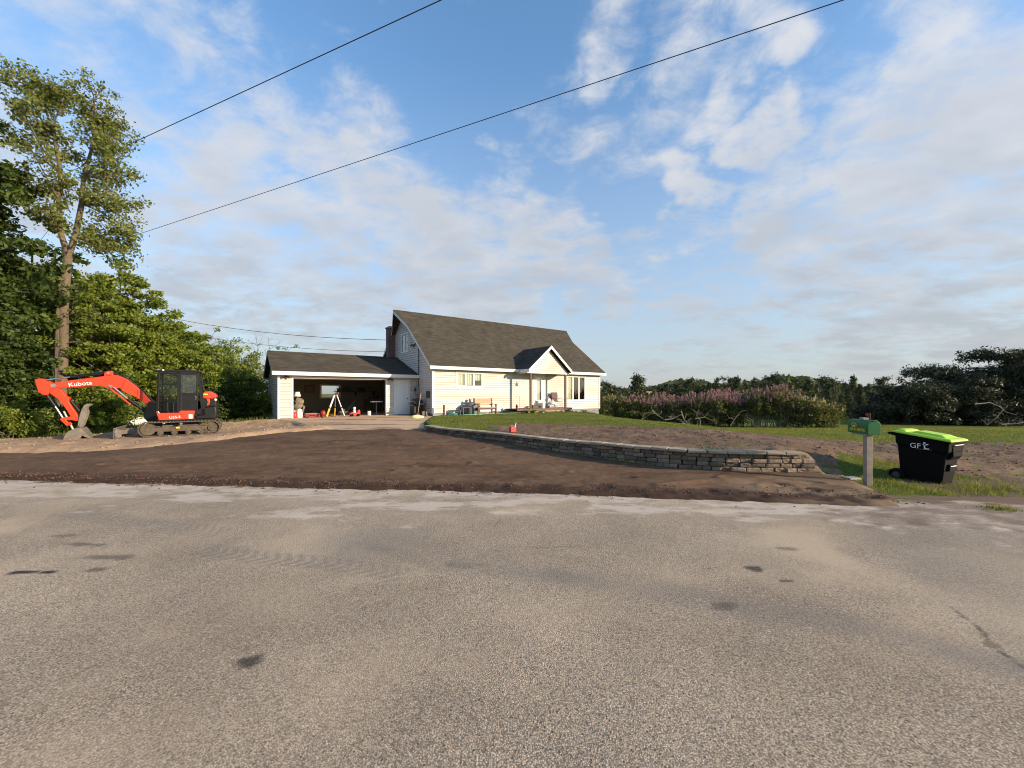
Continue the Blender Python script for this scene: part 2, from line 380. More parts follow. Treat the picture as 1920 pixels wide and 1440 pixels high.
def glass_mat():
    m, nt, p, N, L = newmat('glass')
    gl = N('ShaderNodeBsdfGlossy'); gl.inputs['Roughness'].default_value = 0.02; gl.inputs['Color'].default_value = (0.9, 0.9, 0.9, 1)
    tr = N('ShaderNodeBsdfTransparent'); tr.inputs[0].default_value = (0.72, 0.78, 0.75, 1)
    fr = N('ShaderNodeFresnel'); fr.inputs[0].default_value = 1.5
    ad = N('ShaderNodeMath'); ad.operation = 'ADD'; L(fr.outputs[0], ad.inputs[0]); ad.inputs[1].default_value = 0.10; ad.name = 'sheen'
    ms = N('ShaderNodeMixShader'); L(ad.outputs[0], ms.inputs[0]); L(tr.outputs[0], ms.inputs[1]); L(gl.outputs[0], ms.inputs[2])
    L(ms.outputs[0], nt.nodes['Material Output'].inputs[0])
glass_mat()
gl_ = MATS['glass'].copy(); gl_.name = 'cab_glass'; MATS['cab_glass'] = gl_
for n_ in gl_.node_tree.nodes:
    if n_.type == 'BSDF_TRANSPARENT': n_.inputs[0].default_value = (0.62, 0.66, 0.64, 1)
    if n_.name == 'sheen': n_.inputs[1].default_value = 0.0

def shingle_mat():
    m, nt, p, N, L = newmat('shingle')
    tc = N('ShaderNodeTexCoord')
    # tabs: hashed colour per tab from a brick pattern in roof coordinates (x along the eave, z up the slope)
    sp = N('ShaderNodeSeparateXYZ'); L(tc.outputs['Object'], sp.inputs[0])
    cb = N('ShaderNodeCombineXYZ'); L(sp.outputs[0], cb.inputs[0]); L(sp.outputs[2], cb.inputs[1])
    br = N('ShaderNodeTexBrick'); L(cb.outputs[0], br.inputs['Vector']); br.inputs['Scale'].default_value = 1.0
    br.inputs['Brick Width'].default_value = 0.33; br.inputs['Row Height'].default_value = 0.0862; br.inputs['Mortar Size'].default_value = 0.004
    br.inputs['Color1'].default_value = (0.058, 0.049, 0.034, 1); br.inputs['Color2'].default_value = (0.088, 0.075, 0.054, 1); br.inputs['Mortar'].default_value = (0.05, 0.045, 0.04, 1)
    nz = N('ShaderNodeTexNoise'); nz.inputs['Scale'].default_value = 1.3; nz.inputs['Detail'].default_value = 6; L(tc.outputs['Object'], nz.inputs['Vector'])
    mx = N('ShaderNodeMix'); mx.data_type = 'RGBA'; mx.blend_type = 'OVERLAY'; mx.inputs[0].default_value = 0.35; L(br.outputs[0], mx.inputs[6]); L(nz.outputs['Fac'], mx.inputs[7])
    hs = N('ShaderNodeHueSaturation'); hs.inputs['Saturation'].default_value = 0.95; L(mx.outputs[2], hs.inputs['Color']); L(hs.outputs[0], p.inputs['Base Color'])
    p.inputs['Roughness'].default_value = 0.95; p.inputs['Specular IOR Level'].default_value = 0.2
    n2 = N('ShaderNodeTexNoise'); n2.inputs['Scale'].default_value = 120; L(tc.outputs['Object'], n2.inputs['Vector'])
    b = N('ShaderNodeBump'); b.inputs['Strength'].default_value = 0.5; b.inputs['Distance'].default_value = 0.01; L(n2.outputs['Fac'], b.inputs['Height']); L(b.outputs[0], p.inputs['Normal'])
shingle_mat()

def brick_mat():
    m, nt, p, N, L = newmat('brick')
    tc = N('ShaderNodeTexCoord'); sp = N('ShaderNodeSeparateXYZ'); L(tc.outputs['Object'], sp.inputs[0])
    ad = N('ShaderNodeMath'); ad.operation = 'ADD'; L(sp.outputs[0], ad.inputs[0]); L(sp.outputs[1], ad.inputs[1])
    cb = N('ShaderNodeCombineXYZ'); L(ad.outputs[0], cb.inputs[0]); L(sp.outputs[2], cb.inputs[1])
    br = N('ShaderNodeTexBrick'); L(cb.outputs[0], br.inputs['Vector']); br.inputs['Scale'].default_value = 1.0
    br.inputs['Brick Width'].default_value = 0.21; br.inputs['Row Height'].default_value = 0.072; br.inputs['Mortar Size'].default_value = 0.007
    br.inputs['Color1'].default_value = (0.16, 0.065, 0.045, 1); br.inputs['Color2'].default_value = (0.08, 0.04, 0.03, 1); br.inputs['Mortar'].default_value = (0.22, 0.20, 0.18, 1)
    L(br.outputs[0], p.inputs['Base Color']); p.inputs['Roughness'].default_value = 0.9
brick_mat()

def ground_mat(name, stops, nscale, fscale, bump, bdist, rough=1.0, extra=None, bscale=30):
    """earth and turf: large patches and fine speckle through one ramp, relief from two noises"""
    m, nt, p, N, L = newmat(name)
    tc = N('ShaderNodeTexCoord')
    def nz(s, d=6, r=0.65):
        n = N('ShaderNodeTexNoise'); n.inputs['Scale'].default_value = s; n.inputs['Detail'].default_value = d; n.inputs['Roughness'].default_value = r; L(tc.outputs['Object'], n.inputs['Vector']); return n.outputs['Fac']
    a, b = nz(nscale), nz(fscale, 5, 0.7)
    mx = N('ShaderNodeMix'); mx.inputs[0].default_value = 0.5; L(a, mx.inputs[2]); L(b, mx.inputs[3])
    rp = N('ShaderNodeValToRGB'); cr = rp.color_ramp
    while len(cr.elements) < len(stops): cr.elements.new(0.5)
    for e, (t, c) in zip(cr.elements, stops): e.position = t; e.color = rgba(c)
    L(mx.outputs[0], rp.inputs[0]); col = rp.outputs[0]
    if extra: col = extra(nt, tc, col)
    L(col, p.inputs['Base Color']); p.inputs['Roughness'].default_value = rough; p.inputs['Specular IOR Level'].default_value = 0.15
    bm = N('ShaderNodeBump'); bm.inputs['Strength'].default_value = bump; bm.inputs['Distance'].default_value = bdist
    L(nz(bscale, 6, 0.7), bm.inputs['Height']); L(bm.outputs[0], p.inputs['Normal'])
    return m
ground_mat('turf', [(0.30, (0.040, 0.060, 0.011)), (0.45, (0.090, 0.115, 0.019)), (0.58, (0.155, 0.18, 0.030)), (0.75, (0.21, 0.21, 0.05))], 0.45, 22, 0.8, 0.05, bscale=40)
def attr_mix(nt, col, name, c, amount=1.0):
    N, L = nt.nodes.new, nt.links.new
    at = N('ShaderNodeAttribute'); at.attribute_name = name
    ml = N('ShaderNodeMath'); ml.operation = 'MULTIPLY'; L(at.outputs['Fac'], ml.inputs[0]); ml.inputs[1].default_value = amount; ml.use_clamp = True
    mx = N('ShaderNodeMix'); mx.data_type = 'RGBA'; L(ml.outputs[0], mx.inputs[0]); L(col, mx.inputs[6]); mx.inputs[7].default_value = rgba(c)
    return mx.outputs[2]
ground_mat('soil', [(0.30, (0.075, 0.041, 0.022)), (0.45, (0.128, 0.073, 0.042)), (0.58, (0.175, 0.105, 0.062)), (0.75, (0.24, 0.155, 0.095))], 0.7, 9, 0.35, 0.02,
           extra=lambda nt, tc, c: attr_mix(nt, attr_mix(nt, c, 'damp', (0.035, 0.018, 0.012)), 'sand', (0.30, 0.20, 0.12)), bscale=35)
ground_mat('bed_soil', [(0.28, (0.080, 0.048, 0.030)), (0.45, (0.160, 0.100, 0.063)), (0.60, (0.24, 0.158, 0.103)), (0.8, (0.33, 0.235, 0.16))], 0.9, 16, 0.7, 0.03, bscale=28)
ground_mat('tan_dirt', [(0.28, (0.24, 0.14, 0.080)), (0.45, (0.38, 0.24, 0.14)), (0.60, (0.48, 0.325, 0.20)), (0.8, (0.58, 0.43, 0.29))], 0.8, 12, 0.5, 0.03, bscale=30)
ground_mat('apron_concrete', [(0.25, (0.38, 0.225, 0.125)), (0.45, (0.55, 0.365, 0.215)), (0.60, (0.61, 0.42, 0.265)), (0.8, (0.66, 0.50, 0.35))], 0.6, 14, 0.15, 0.01,
           extra=lambda nt, tc, c: attr_mix(nt, c, 'damp', (0.10, 0.055, 0.035)))

def road_mat():
    m, nt, p, N, L = newmat('asphalt')
    tc = N('ShaderNodeTexCoord')
    def nz(s, d=5, r=0.6):
        n = N('ShaderNodeTexNoise'); n.inputs['Scale'].default_value = s; n.inputs['Detail'].default_value = d; n.inputs['Roughness'].default_value = r; L(tc.outputs['Object'], n.inputs['Vector']); return n
    def vor(s, feat='F1'):
        v = N('ShaderNodeTexVoronoi'); v.feature = feat; v.inputs['Scale'].default_value = s; v.inputs['Randomness'].default_value = 1.0; L(tc.outputs['Object'], v.inputs['Vector']); return v
    # broad patches
    rp = N('ShaderNodeValToRGB'); cr = rp.color_ramp
    for e, (t, c) in zip(cr.elements, ((0.34, (0.375, 0.285, 0.195)), (0.66, (0.58, 0.445, 0.305)))): e.position = t; e.color = rgba(c)
    L(nz(0.55, 6, 0.6).outputs['Fac'], rp.inputs[0])
    # stones of the chip seal, one tone each
    v = vor(125); sp = N('ShaderNodeSeparateColor'); L(v.outputs['Color'], sp.inputs[0])
    tone = N('ShaderNodeMapRange'); L(sp.outputs[0], tone.inputs[0]); tone.inputs[3].default_value = 0.58; tone.inputs[4].default_value = 1.32
    mul = N('ShaderNodeMix'); mul.data_type = 'RGBA'; mul.blend_type = 'MULTIPLY'; mul.inputs[0].default_value = 1; L(rp.outputs[0], mul.inputs[6])
    tcb = N('ShaderNodeCombineColor'); [L(tone.outputs[0], tcb.inputs[i]) for i in range(3)]; L(tcb.outputs[0], mul.inputs[7])
    # binder between the stones
    gap = N('ShaderNodeMapRange'); L(v.outputs['Distance'], gap.inputs[0]); gap.inputs[1].default_value = 0.42; gap.inputs[2].default_value = 0.75; gap.inputs[3].default_value = 0; gap.inputs[4].default_value = 0.75
    mg = N('ShaderNodeMix'); mg.data_type = 'RGBA'; L(gap.outputs[0], mg.inputs[0]); L(mul.outputs[2], mg.inputs[6]); mg.inputs[7].default_value = (0.155, 0.120, 0.086, 1)
    # a few pale chips
    pale = N('ShaderNodeMath'); pale.operation = 'GREATER_THAN'; L(sp.outputs[1], pale.inputs[0]); pale.inputs[1].default_value = 0.992
    mp = N('ShaderNodeMix'); mp.data_type = 'RGBA'; L(pale.outputs[0], mp.inputs[0]); L(mg.outputs[2], mp.inputs[6]); mp.inputs[7].default_value = (0.62, 0.55, 0.42, 1)
    c = mp.outputs[2]
    # larger dark pits and pale stones standing in the surface
    v2 = vor(58); s2 = N('ShaderNodeSeparateColor'); L(v2.outputs['Color'], s2.inputs[0])
    for lo, hi, colr, ch in ((0.0, 0.16, (0.075, 0.062, 0.050, 1), 0), (0.94, 1.0, (0.62, 0.53, 0.42, 1), 0)):
        g1 = N('ShaderNodeMath'); g1.operation = 'COMPARE'; L(s2.outputs[ch], g1.inputs[0]); g1.inputs[1].default_value = (lo+hi)/2; g1.inputs[2].default_value = (hi-lo)/2
        g2 = N('ShaderNodeMapRange'); L(v2.outputs['Distance'], g2.inputs[0]); g2.inputs[1].default_value = 0.22; g2.inputs[2].default_value = 0.42; g2.inputs[3].default_value = 0.85; g2.inputs[4].default_value = 0.0
        g3 = N('ShaderNodeMath'); g3.operation = 'MULTIPLY'; L(g1.outputs[0], g3.inputs[0]); L(g2.outputs[0], g3.inputs[1])
        gm = N('ShaderNodeMix'); gm.data_type = 'RGBA'; L(g3.outputs[0], gm.inputs[0]); L(c, gm.inputs[6]); gm.inputs[7].default_value = colr; c = gm.outputs[2]
    # hairline cracks and old patching
    cv = N('ShaderNodeTexVoronoi'); cv.feature = 'DISTANCE_TO_EDGE'; cv.inputs['Scale'].default_value = 0.55
    wob = N('ShaderNodeMix'); wob.data_type = 'VECTOR'; wob.inputs[0].default_value = 0.25; L(tc.outputs['Object'], wob.inputs[4]); L(nz(1.7, 6, 0.7).outputs['Color'], wob.inputs[5]); L(wob.outputs[1], cv.inputs['Vector'])
    ck = N('ShaderNodeMapRange'); L(cv.outputs['Distance'], ck.inputs[0]); ck.inputs[1].default_value = 0.0; ck.inputs[2].default_value = 0.006; ck.inputs[3].default_value = 0.55; ck.inputs[4].default_value = 0.0
    gate = N('ShaderNodeMapRange'); L(nz(0.35, 3, 0.5).outputs['Fac'], gate.inputs[0]); gate.inputs[1].default_value = 0.50; gate.inputs[2].default_value = 0.62
    cm = N('ShaderNodeMath'); cm.operation = 'MULTIPLY'; L(ck.outputs[0], cm.inputs[0]); L(gate.outputs[0], cm.inputs[1])
    mc = N('ShaderNodeMix'); mc.data_type = 'RGBA'; L(cm.outputs[0], mc.inputs[0]); L(c, mc.inputs[6]); mc.inputs[7].default_value = (0.06, 0.052, 0.044, 1); c = mc.outputs[2]
    c = attr_mix(nt, c, 'sand', (0.58, 0.43, 0.28), 0.7); c = attr_mix(nt, c, 'worn', (0.20, 0.175, 0.145), 0.68)
    c = attr_mix(nt, c, 'dust', (0.62, 0.50, 0.39), 0.85); c = attr_mix(nt, c, 'mud', (0.15, 0.085, 0.055), 0.9); c = attr_mix(nt, c, 'oil', (0.022, 0.019, 0.018), 0.95)
    L(c, p.inputs['Base Color']); p.inputs['Roughness'].default_value = 0.92; p.inputs['Specular IOR Level'].default_value = 0.25
    b1 = N('ShaderNodeBump'); b1.inputs['Strength'].default_value = 0.55; b1.inputs['Distance'].default_value = 0.006; b1.invert = True
    L(v.outputs['Distance'], b1.inputs['Height'])
    b2 = N('ShaderNodeBump'); b2.inputs['Strength'].default_value = 0.4; b2.inputs['Distance'].default_value = 0.01; L(nz(28, 5, 0.7).outputs['Fac'], b2.inputs['Height']); L(b1.outputs[0], b2.inputs['Normal'])
    L(b2.outputs[0], p.inputs['Normal'])
road_mat()

# ------------------------------------------------------------------ lie of the land
TH = math.radians(35.0)
AX = np.array([math.cos(TH), math.sin(TH)]); NX = np.array([math.sin(TH), -math.cos(TH)])
HO = np.array([-11.614, 20.82])                      # left jamb of the garage door
def hw(a, b): p = HO+AX*a+NX*b; return (float(p[0]), float(p[1]))

def spline(P, n=12):
    P = [np.array(p, float) for p in P]; P = [2*P[0]-P[1]]+P+[2*P[-1]-P[-2]]; out = []
    for i in range(1, len(P)-2):
        for k in range(n):
            t = k/n; a, b, c, d = P[i-1], P[i], P[i+1], P[i+2]
            out.append(0.5*((2*b)+(-a+c)*t+(2*a-5*b+4*c-d)*t*t+(-a+3*b-3*c+d)*t**3))
    out.append(P[-2]); return np.array(out)
WALL = spline([(-3.05, 14.35), (-2.3, 13.3), (-1.38, 12.5), (-0.08, 11.35), (1.06, 10.12), (2.0, 9.38), (2.8, 8.72), (3.8, 8.13), (4.66, 7.93), (5.25, 7.86), (5.72, 7.84)])
CAP_Z = 0.45
def road_edge(x): return np.where(x < 5.3, 6.46-0.098*x-0.0005*x*x*np.sign(-x), 5.93-0.06*(x-5.3))
LAWN = [tuple(p) for p in WALL]+[(6.05, 7.2), (5.75, 6.5), (5.5, 5.8), (7.4, 5.5), (30, 3.0), (900, -60), (900, 1800), (-4, 1800), (-4.0, 40), hw(7.0, 2.3), (-3.9, 17.5), (-3.45, 15.6)]
BED = [tuple(p) for p in WALL[40:]+np.array([0.10, 0.14])]+[(6.12, 7.62), (6.5, 7.5), (6.75, 8.0), (7.3, 8.75), (8.5, 8.45), (9.6, 7.6), (12, 6.9), (24, 6.4), (26, 10.6), (15, 11.7), (10.7, 12.2), (6, 13.0), (2.8, 14.7), (0.4, 15.2), (-0.9, 14.0), (-0.8, 12.9)]
DARK_BACK = [(-3.25, 14.6), (-5.27, 14.9), (-6.6, 14.45), (-7.7, 13.9), (-8.46, 12.95), (-9.1, 12.1), (-10.2, 11.4), (-11.3, 10.95), (-12.5, 10.75), (-13.8, 10.6), (-20, 10.2)]
DRIVE = [(-20, 8.45), (-9.6, 7.32), (-4, 6.78), (0, 6.40), (3.0, 5.98), (4.6, 5.68), (5.5, 5.62), (5.95, 6.3), (6.15, 7.2), (6.0, 7.75)]+[tuple(p) for p in WALL[::-1]+np.array([0.05, 0.07])]+DARK_BACK
TAN = [(-22, 10.0)]+DARK_BACK[::-1][1:-3]+[(-7.0, 14.7), (-8.0, 16.6), (-10.0, 18.9), (-11.6, 20.6), (-13.0, 20.0), (-14.5, 18.1), (-16.2, 16.2), (-17.6, 14.2), (-18.2, 12.9), (-22, 12.3)]
APRON = [hw(-0.75, -7.3), hw(6.86, -7.3), hw(6.86, 2.5), (-4.05, 20.0), (-3.7, 17), (-3.2, 14.4), (-5.27, 14.5), (-6.6, 14.1), (-7.8, 13.7), (-8.6, 16.4), (-10.4, 18.8), hw(-0.75, 0.2)]

def z_drive(x, y):
    wx = sm((x+12.5)/5.5)
    z = wx*(0.27*sm((y-6.8)/7.2))+(1-wx)*0.25*sm((y-16.8)/3.6)
    return z+0.03*sm((x-1.5)/3)*sm((y-6.3)/1.0)
def z_lawn(x, y):
    e = y-road_edge(x)
    B = 0.42-0.33*sm((x-5.5)/5.5)
    r = np.maximum(sm((e-1.9)/1.5), sm((6.4-x)/0.45)*sm((e-1.86)/0.25))
    z = r*B-0.05*(1-r)*sm(e/0.5)-0.07*(1-r)*sm((x-6.8)/0.8)
    z = z-0.08*sm((y-13)/6)*sm((4-x)/4)                    # in front of the house
    z = z-0.65*sm((y-14)/13)*sm((x-2.5)/8)
    far = np.clip(y-30, 0, None)
    return z-4.5*sm(far/50)*sm((x-0)/15+far/200)
def is_lawn(x, y): return polysd(x, y, LAWN)
def z_ground(x, y):
    s = is_lawn(x, y)
    zl = z_lawn(x, y); zd = z_drive(x, y)-0.06
    house = sm((polysd(x, y, [hw(-1.2, .3), hw(7, .3), hw(7, 2.6), hw(21.2, 2.6), hw(21.2, -8), hw(-1.2, -8)])+0.6)/0.6)
    left = sm((-13.2-x)/2)*sm((y-12)/2)
    z = np.where(s > 0, zl, zd+0.0)
    z = np.where((s <= 0) & (y > 16), zd*(1-left)+left*(-0.02), z)
    z = np.where((s <= 0) & (y < road_edge(x)+0.2), -0.12, z)
    z = np.where((s > 0) & (y < road_edge(x)), np.minimum(z, -0.06), z)
    z = z*(1-house)+house*np.minimum(z, 0.20)
    return z
def z_surf(x, y):
    """height of whatever surface is on top at one spot"""
    x = np.asarray(float(x)); y = np.asarray(float(y))
    if polysd(x, y, APRON) > 0.1: return 0.29
    if is_lawn(x, y) > 0: return float(z_lawn(x, y))
    return float(z_drive(x, y))

def axis(lo, hi, step, flo, fhi, grow=1.35):
    a = list(np.arange(lo, hi+1e-6, step)); s = step; x = hi
    while x < fhi: s = min(s*grow, 120); x += s; a.append(x)
    s = step; x = lo
    while x > flo: s = min(s*grow, 120); x -= s; a.insert(0, x)
    return np.array(a)
gr = grid_mesh('ground', axis(-18, 20, 0.16, -1500, 1500), axis(5.0, 26, 0.16, -300, 2500), lambda x, y: z_ground(x, y)+0.02*fbm(x*0.8, y*0.8, 3, 3)*(is_lawn(x, y) > 0.1), 'turf')
tag(gr, kind='structure')

# the road, with its stains, dust and tracks as attributes of the surface
def spots(x, y, lst, s=5):
    r = np.zeros_like(x)
    for cx, cy, rx, ry, k in lst:
        n = fbm(x*9, y*9, 3, s)*0.9
        d = np.sqrt(((x-cx)/rx)**2+((y-cy)/ry)**2)+n
        r = np.maximum(r, k*sm((1.25-d)/0.5))
    return r
def px(u, v): Y = FPX*EYE/(v-V0); return gx(u, Y), Y
OIL = [(*px(42, 1073), .12, .035, 1.0), (*px(92, 1073), .07, .025, 1.0), (*px(66, 1072), .03, .015, 1), (*px(182, 1068), .11, .05, .6), (*px(208, 1045), .24, .06, .55), (*px(155, 1021), .22, .05, .5),
       (*px(122, 1005), .2, .05, .4), (*px(472, 1240), .085, .055, .85), (*px(1416, 1065), .10, .06, .85), (*px(1474, 1089), .05, .02, .9), (*px(1358, 1137), .10, .06, .5), (*px(1475, 1029), .12, .05, .5),
       (*px(1860, 1210), .05, .05, .5), (*px(870, 1060), .2, .05, .2), (*px(1330, 1065), .05, .02, .4)]
def polyline_d(x, y, P):
    d2 = np.full(x.shape, 1e9)
    for (ax, ay), (bx, by) in zip(P[:-1], P[1:]):
        ex, ey = bx-ax, by-ay; t = np.clip(((x-ax)*ex+(y-ay)*ey)/(ex*ex+ey*ey), 0, 1)
        d2 = np.minimum(d2, (x-ax-t*ex)**2+(y-ay-t*ey)**2)
    return np.sqrt(d2)
CRACK = [px(1560, 985), px(1650, 1035), px(1700, 1085), px(1790, 1140), px(1838, 1185), px(1868, 1222), px(1920, 1255), px(2050, 1330)]
def a_oil(x, y):
    r = spots(x, y, OIL)
    d = polyline_d(x+0.05*fbm(x*6, y*6, 3, 9), y+0.05*fbm(x*6, y*6, 3, 4), CRACK[3:])
    return np.maximum(r, 0.5*sm((0.018-d)/0.014)*(0.4+1.2*(fbm(x*5, y*5, 2, 2)+.5)))
def tread(x, y, P, w, pitch):
    """ribbed print of a tyre along a polyline"""
    r = np.zeros_like(x); s0 = 0
    for (ax, ay), (bx, by) in zip(P[:-1], P[1:]):
        L = math.hypot(bx-ax, by-ay); ex, ey = (bx-ax)/L, (by-ay)/L
        t = (x-ax)*ex+(y-ay)*ey; n = -(x-ax)*ey+(y-ay)*ex
        ins = sm((w-np.abs(n))/(0.3*w))*(t > 0)*(t < L)
        r = np.maximum(r, ins*sm(0.5+1.4*np.sin((t+s0+np.abs(n)*0.9)/pitch*2*math.pi))); s0 += L
    return r
def a_worn(x, y):
    P = [px(700, 1030), px(1000, 1075), px(1300, 1120), px(1600, 1175), px(1950, 1265)]
    d = polyline_d(x, y+0.12*fbm(x*1.2, y*1.2, 3, 21), P)
    r = 0.75*sm((0.26-d)/0.24)*(0.5+0.9*(fbm(x*2.2, y*2.2, 4, 8)+0.4))
    old = polysd(x+0.1*fbm(x*2, y*2, 3, 6), y+0.1*fbm(x*2, y*2, 3, 7), CRACK+[(40, 0.5), (40, 5.6), (5.4, 5.6)])
    r = np.maximum(r, 0.55*sm((old+0.05)/0.25)*(0.75+0.5*fbm(x*1.5, y*1.5, 3, 31)))
    r = np.maximum(r, 0.85*tread(x, y, [px(380, 1030), px(480, 1045), px(620, 1055), px(760, 1078)], 0.16, 0.13))
    r = np.maximum(r, 0.7*tread(x, y, [px(120, 960), px(300, 985), px(420, 1000)], 0.2, 0.12))
    return np.clip(np.maximum(r, 0.6*sm(fbm(x*0.7, y*0.7, 4, 55)*1.6-0.2)), 0, 1)
def a_dust(x, y):
    e = road_edge(x)-y
    n = fbm(x*1.4, y*3.2, 6, 13, 0.62)
    band = sm((1.25+1.5*n-e)/0.6)*sm((x+14)/3+0.5)*sm((7.0-x)/1.2)
    return np.clip(band*(0.45+1.6*fbm(x*3.2, y*6, 6, 14, 0.65)+0.3), 0, 1)*sm((e+0.3)/0.2)
def a_sand(x, y):
    e = road_edge(x)-y
    return np.clip(sm(fbm(x*0.6, y*0.9, 4, 71)*1.7+0.15)*sm((4.6-e)/2.4)*1.0+0.5*sm(fbm(x*0.9+4, y*0.9, 3, 81)*2-0.2), 0, 1)
def a_mud(x, y):
    e = road_edge(x)-y
    n = fbm(x*4, y*6, 4, 41)
    near = sm((0.16+0.35*n-e)/0.14)
    corner = polysd(x, y, [(4.4, 5.7), (5.3, 6.3), (7.6, 5.6), (9.5, 5.2), (9.5, 4.95), (6.0, 4.7), (4.2, 5.1)])
    return np.clip(np.maximum(near, 0.7*sm((corner+0.25+0.6*n)/0.4)*(0.6+n)), 0, 1)
rd = grid_mesh('road', axis(-8.5, 8.0, 0.03, -600, 600, 1.5), axis(1.1, 7.6, 0.03, -200, 9.5, 1.5),
               lambda x, y: np.where(y > road_edge(x)+0.35, -0.10, 0.0)+0.006*fbm(x*1.3, y*1.3, 2, 2)-0.01*sm((y-5)/2),
               'asphalt', {'oil': a_oil, 'worn': a_worn, 'dust': a_dust, 'sand': a_sand, 'mud': a_mud})
tag(rd, kind='structure')

# graded earth of the driveway
GROOVES = [[(2.6, 6.75), (3.6, 6.95), (4.5, 6.75), (4.95, 6.35)], [(3.9, 7.25), (4.8, 7.2), (5.35, 6.9)], [(4.3, 6.55), (5.0, 6.6), (5.6, 6.4)], [(1.2, 7.9), (2.6, 7.55), (3.9, 7.45)],
           [(-2, 8.4), (0.5, 7.6), (2.2, 7.3)], [(-7, 9.6), (-4, 9.0), (-1, 8.7)], [(-9, 8.6), (-5.5, 8.0), (-2.5, 7.9)], [(-5, 11.2), (-2.5, 10.6), (-0.8, 10.4)], [(-12, 9.6), (-9.5, 9.1), (-7.5, 9.0)]]
def z_soil(x, y):
    s = polysd(x, y, DRIVE)+0.10*fbm(x*2.2, y*2.2, 4, 61)
    z = z_drive(x, y)
    wrk = 0.024*fbm(x*0.9, y*3.6, 4, 5)+0.014*fbm(x*5, y*9, 3, 6)
    e = y-road_edge(x); lip = sm((0.75-e)/0.5)
    wrk = wrk+lip*(0.014+0.032*fbm(x*5, y*5, 4, 44, 0.6))
    for i, P in enumerate(GROOVES):
        d = polyline_d(x+0.1*fbm(x*2, y*2, 2, 90+i), y+0.1*fbm(x*2, y*2, 2, 70+i), P)
        wrk = wrk-0.035*sm((0.07-d)/0.06)+0.022*sm((0.10-np.abs(d-0.13))/0.10)
    for P in ([(-1.5, 6.9), (-2.6, 9.5), (-4.6, 13.8)], [(0.3, 6.9), (-0.9, 9.4), (-3.0, 13.6)], [(-9.5, 8.2), (-6.5, 10.0), (-4.9, 12.5)], [(-8.0, 8.0), (-5.0, 9.6), (-3.6, 12.0)]):
        wrk = wrk-0.013*tread(x+0.1*fbm(x, y, 2, 3), y, P, 0.20, 0.14)*sm((y-7.3)/0.6)
    return z+wrk+np.clip(s*0.45, -0.14, 0.012)
def s_damp(x, y):
    e = y-road_edge(x); r = 0.75*sm((0.55-e+0.4*fbm(x*3, y*3, 3, 12))/0.35)
    r = np.maximum(r, 0.5*sm(fbm(x*0.8, y*2.6, 4, 15)*1.8-0.1))
    return np.clip(r, 0, 1)
def s_sand(x, y):
    return np.clip(0.65*sm((6.9-polyline_d(x, y, [(4.6, 6.5), (5.8, 6.2)])*6)/4)*sm(fbm(x*2, y*3, 3, 16)*2+0.45)+0.5*sm((x+7)*0+(-0.6-polysd(x, y, [(-30, 0), (30, 0), (30, 13.6), (-7, 13.2), (-9, 11.6), (-11, 10.5), (-30, 10.0)]))*-1/0.9)*0, 0, 1)
dv = grid_mesh('driveway_soil', np.arange(-20, 6.4, 0.06), np.arange(5.3, 15.2, 0.06), z_soil, 'soil', {'damp': s_damp, 'sand': s_sand}, keep=lambda x, y: polysd(x, y, DRIVE) > -0.35)
tag(dv, kind='structure')
def z_bed(x, y):
    s = polysd(x, y, BED)+0.25*fbm(x*1.6, y*1.6, 4, 62)
    rake = 0.012*np.sin((x*0.35+y)*2*math.pi/0.28+3*fbm(x, y, 2, 8))
    return z_lawn(x, y)+0.045*fbm(x*2.2, y*3.5, 4, 7, 0.65)+0.026*fbm(x*11, y*11, 3, 17)+rake+np.clip(s*0.3, -0.12, 0.02)
bd = grid_mesh('planting_bed_soil', np.arange(-1.8, 24, 0.07), np.arange(6.0, 15.8, 0.07), z_bed, 'bed_soil', keep=lambda x, y: (polysd(x, y, BED) > -0.3) & (is_lawn(x, y) > 0.07))
tag(bd, kind='structure')
def z_tan(x, y):
    s = polysd(x, y, TAN)+0.35*fbm(x*1.2, y*1.2, 4, 63)
    mound = 0.10*sm((0.9-np.abs(polyline_d(x, y, [(-7.6, 14.6), (-9.4, 12.9), (-11.4, 11.8), (-13.6, 11.5), (-18, 11.2)])-0.3))/0.9)
    exc = sm((polysd(x, y, [(-18.5, 11.5), (-14, 12.6), (-10.2, 15.4), (-11.8, 18), (-17, 15.5)])+0.3)/0.6)
    return z_drive(x, y)+0.025+(1-exc)*mound+(1-0.85*exc)*(0.06*fbm(x*1.7, y*1.7, 4, 9, 0.6)+0.03*fbm(x*7, y*7, 3, 19))+np.clip(s*0.3, -0.16, 0.0)-exc*0.03
tn = grid_mesh('tan_dirt', np.arange(-22, -6.5, 0.08), np.arange(9.6, 21.4, 0.08), z_tan, 'tan_dirt', keep=lambda x, y: polysd(x, y, TAN) > -0.5)
tag(tn, kind='structure')
ap_st = [(*hw(2.3, 3.0), 1.6, .22, 1.0), (*hw(4.3, 2.2), .8, .15, .8), (*hw(0.8, 4.6), 1.4, .3, .6), (*hw(4.6, 5.0), 1.3, .25, .55), (*hw(1.6, 6.2), 2.2, .3, .6)]
ap = grid_mesh('concrete_apron', np.arange(-17, -2.5, 0.1), np.arange(13.2, 31.5, 0.1), lambda x, y: 0.285+0.004*fbm(x, y, 2, 1)+np.clip(polysd(x, y, APRON)*0.5, -0.25, 0.0), 'apron_concrete',
               {'damp': lambda x, y: np.clip(spots(x, y, ap_st, 77)+0.8*sm((0.5-polysd(x, y, [(-30, 0), (30, 0), (30, 60), (-30, 60)])*0-np.abs(polysd(x, y, DRIVE)+0.15))/0.4)*sm(fbm(x*2, y*2, 3, 5)*2+.3), 0, 1)}, keep=lambda x, y: polysd(x, y, APRON) > -0.3)
tag(ap, kind='structure')

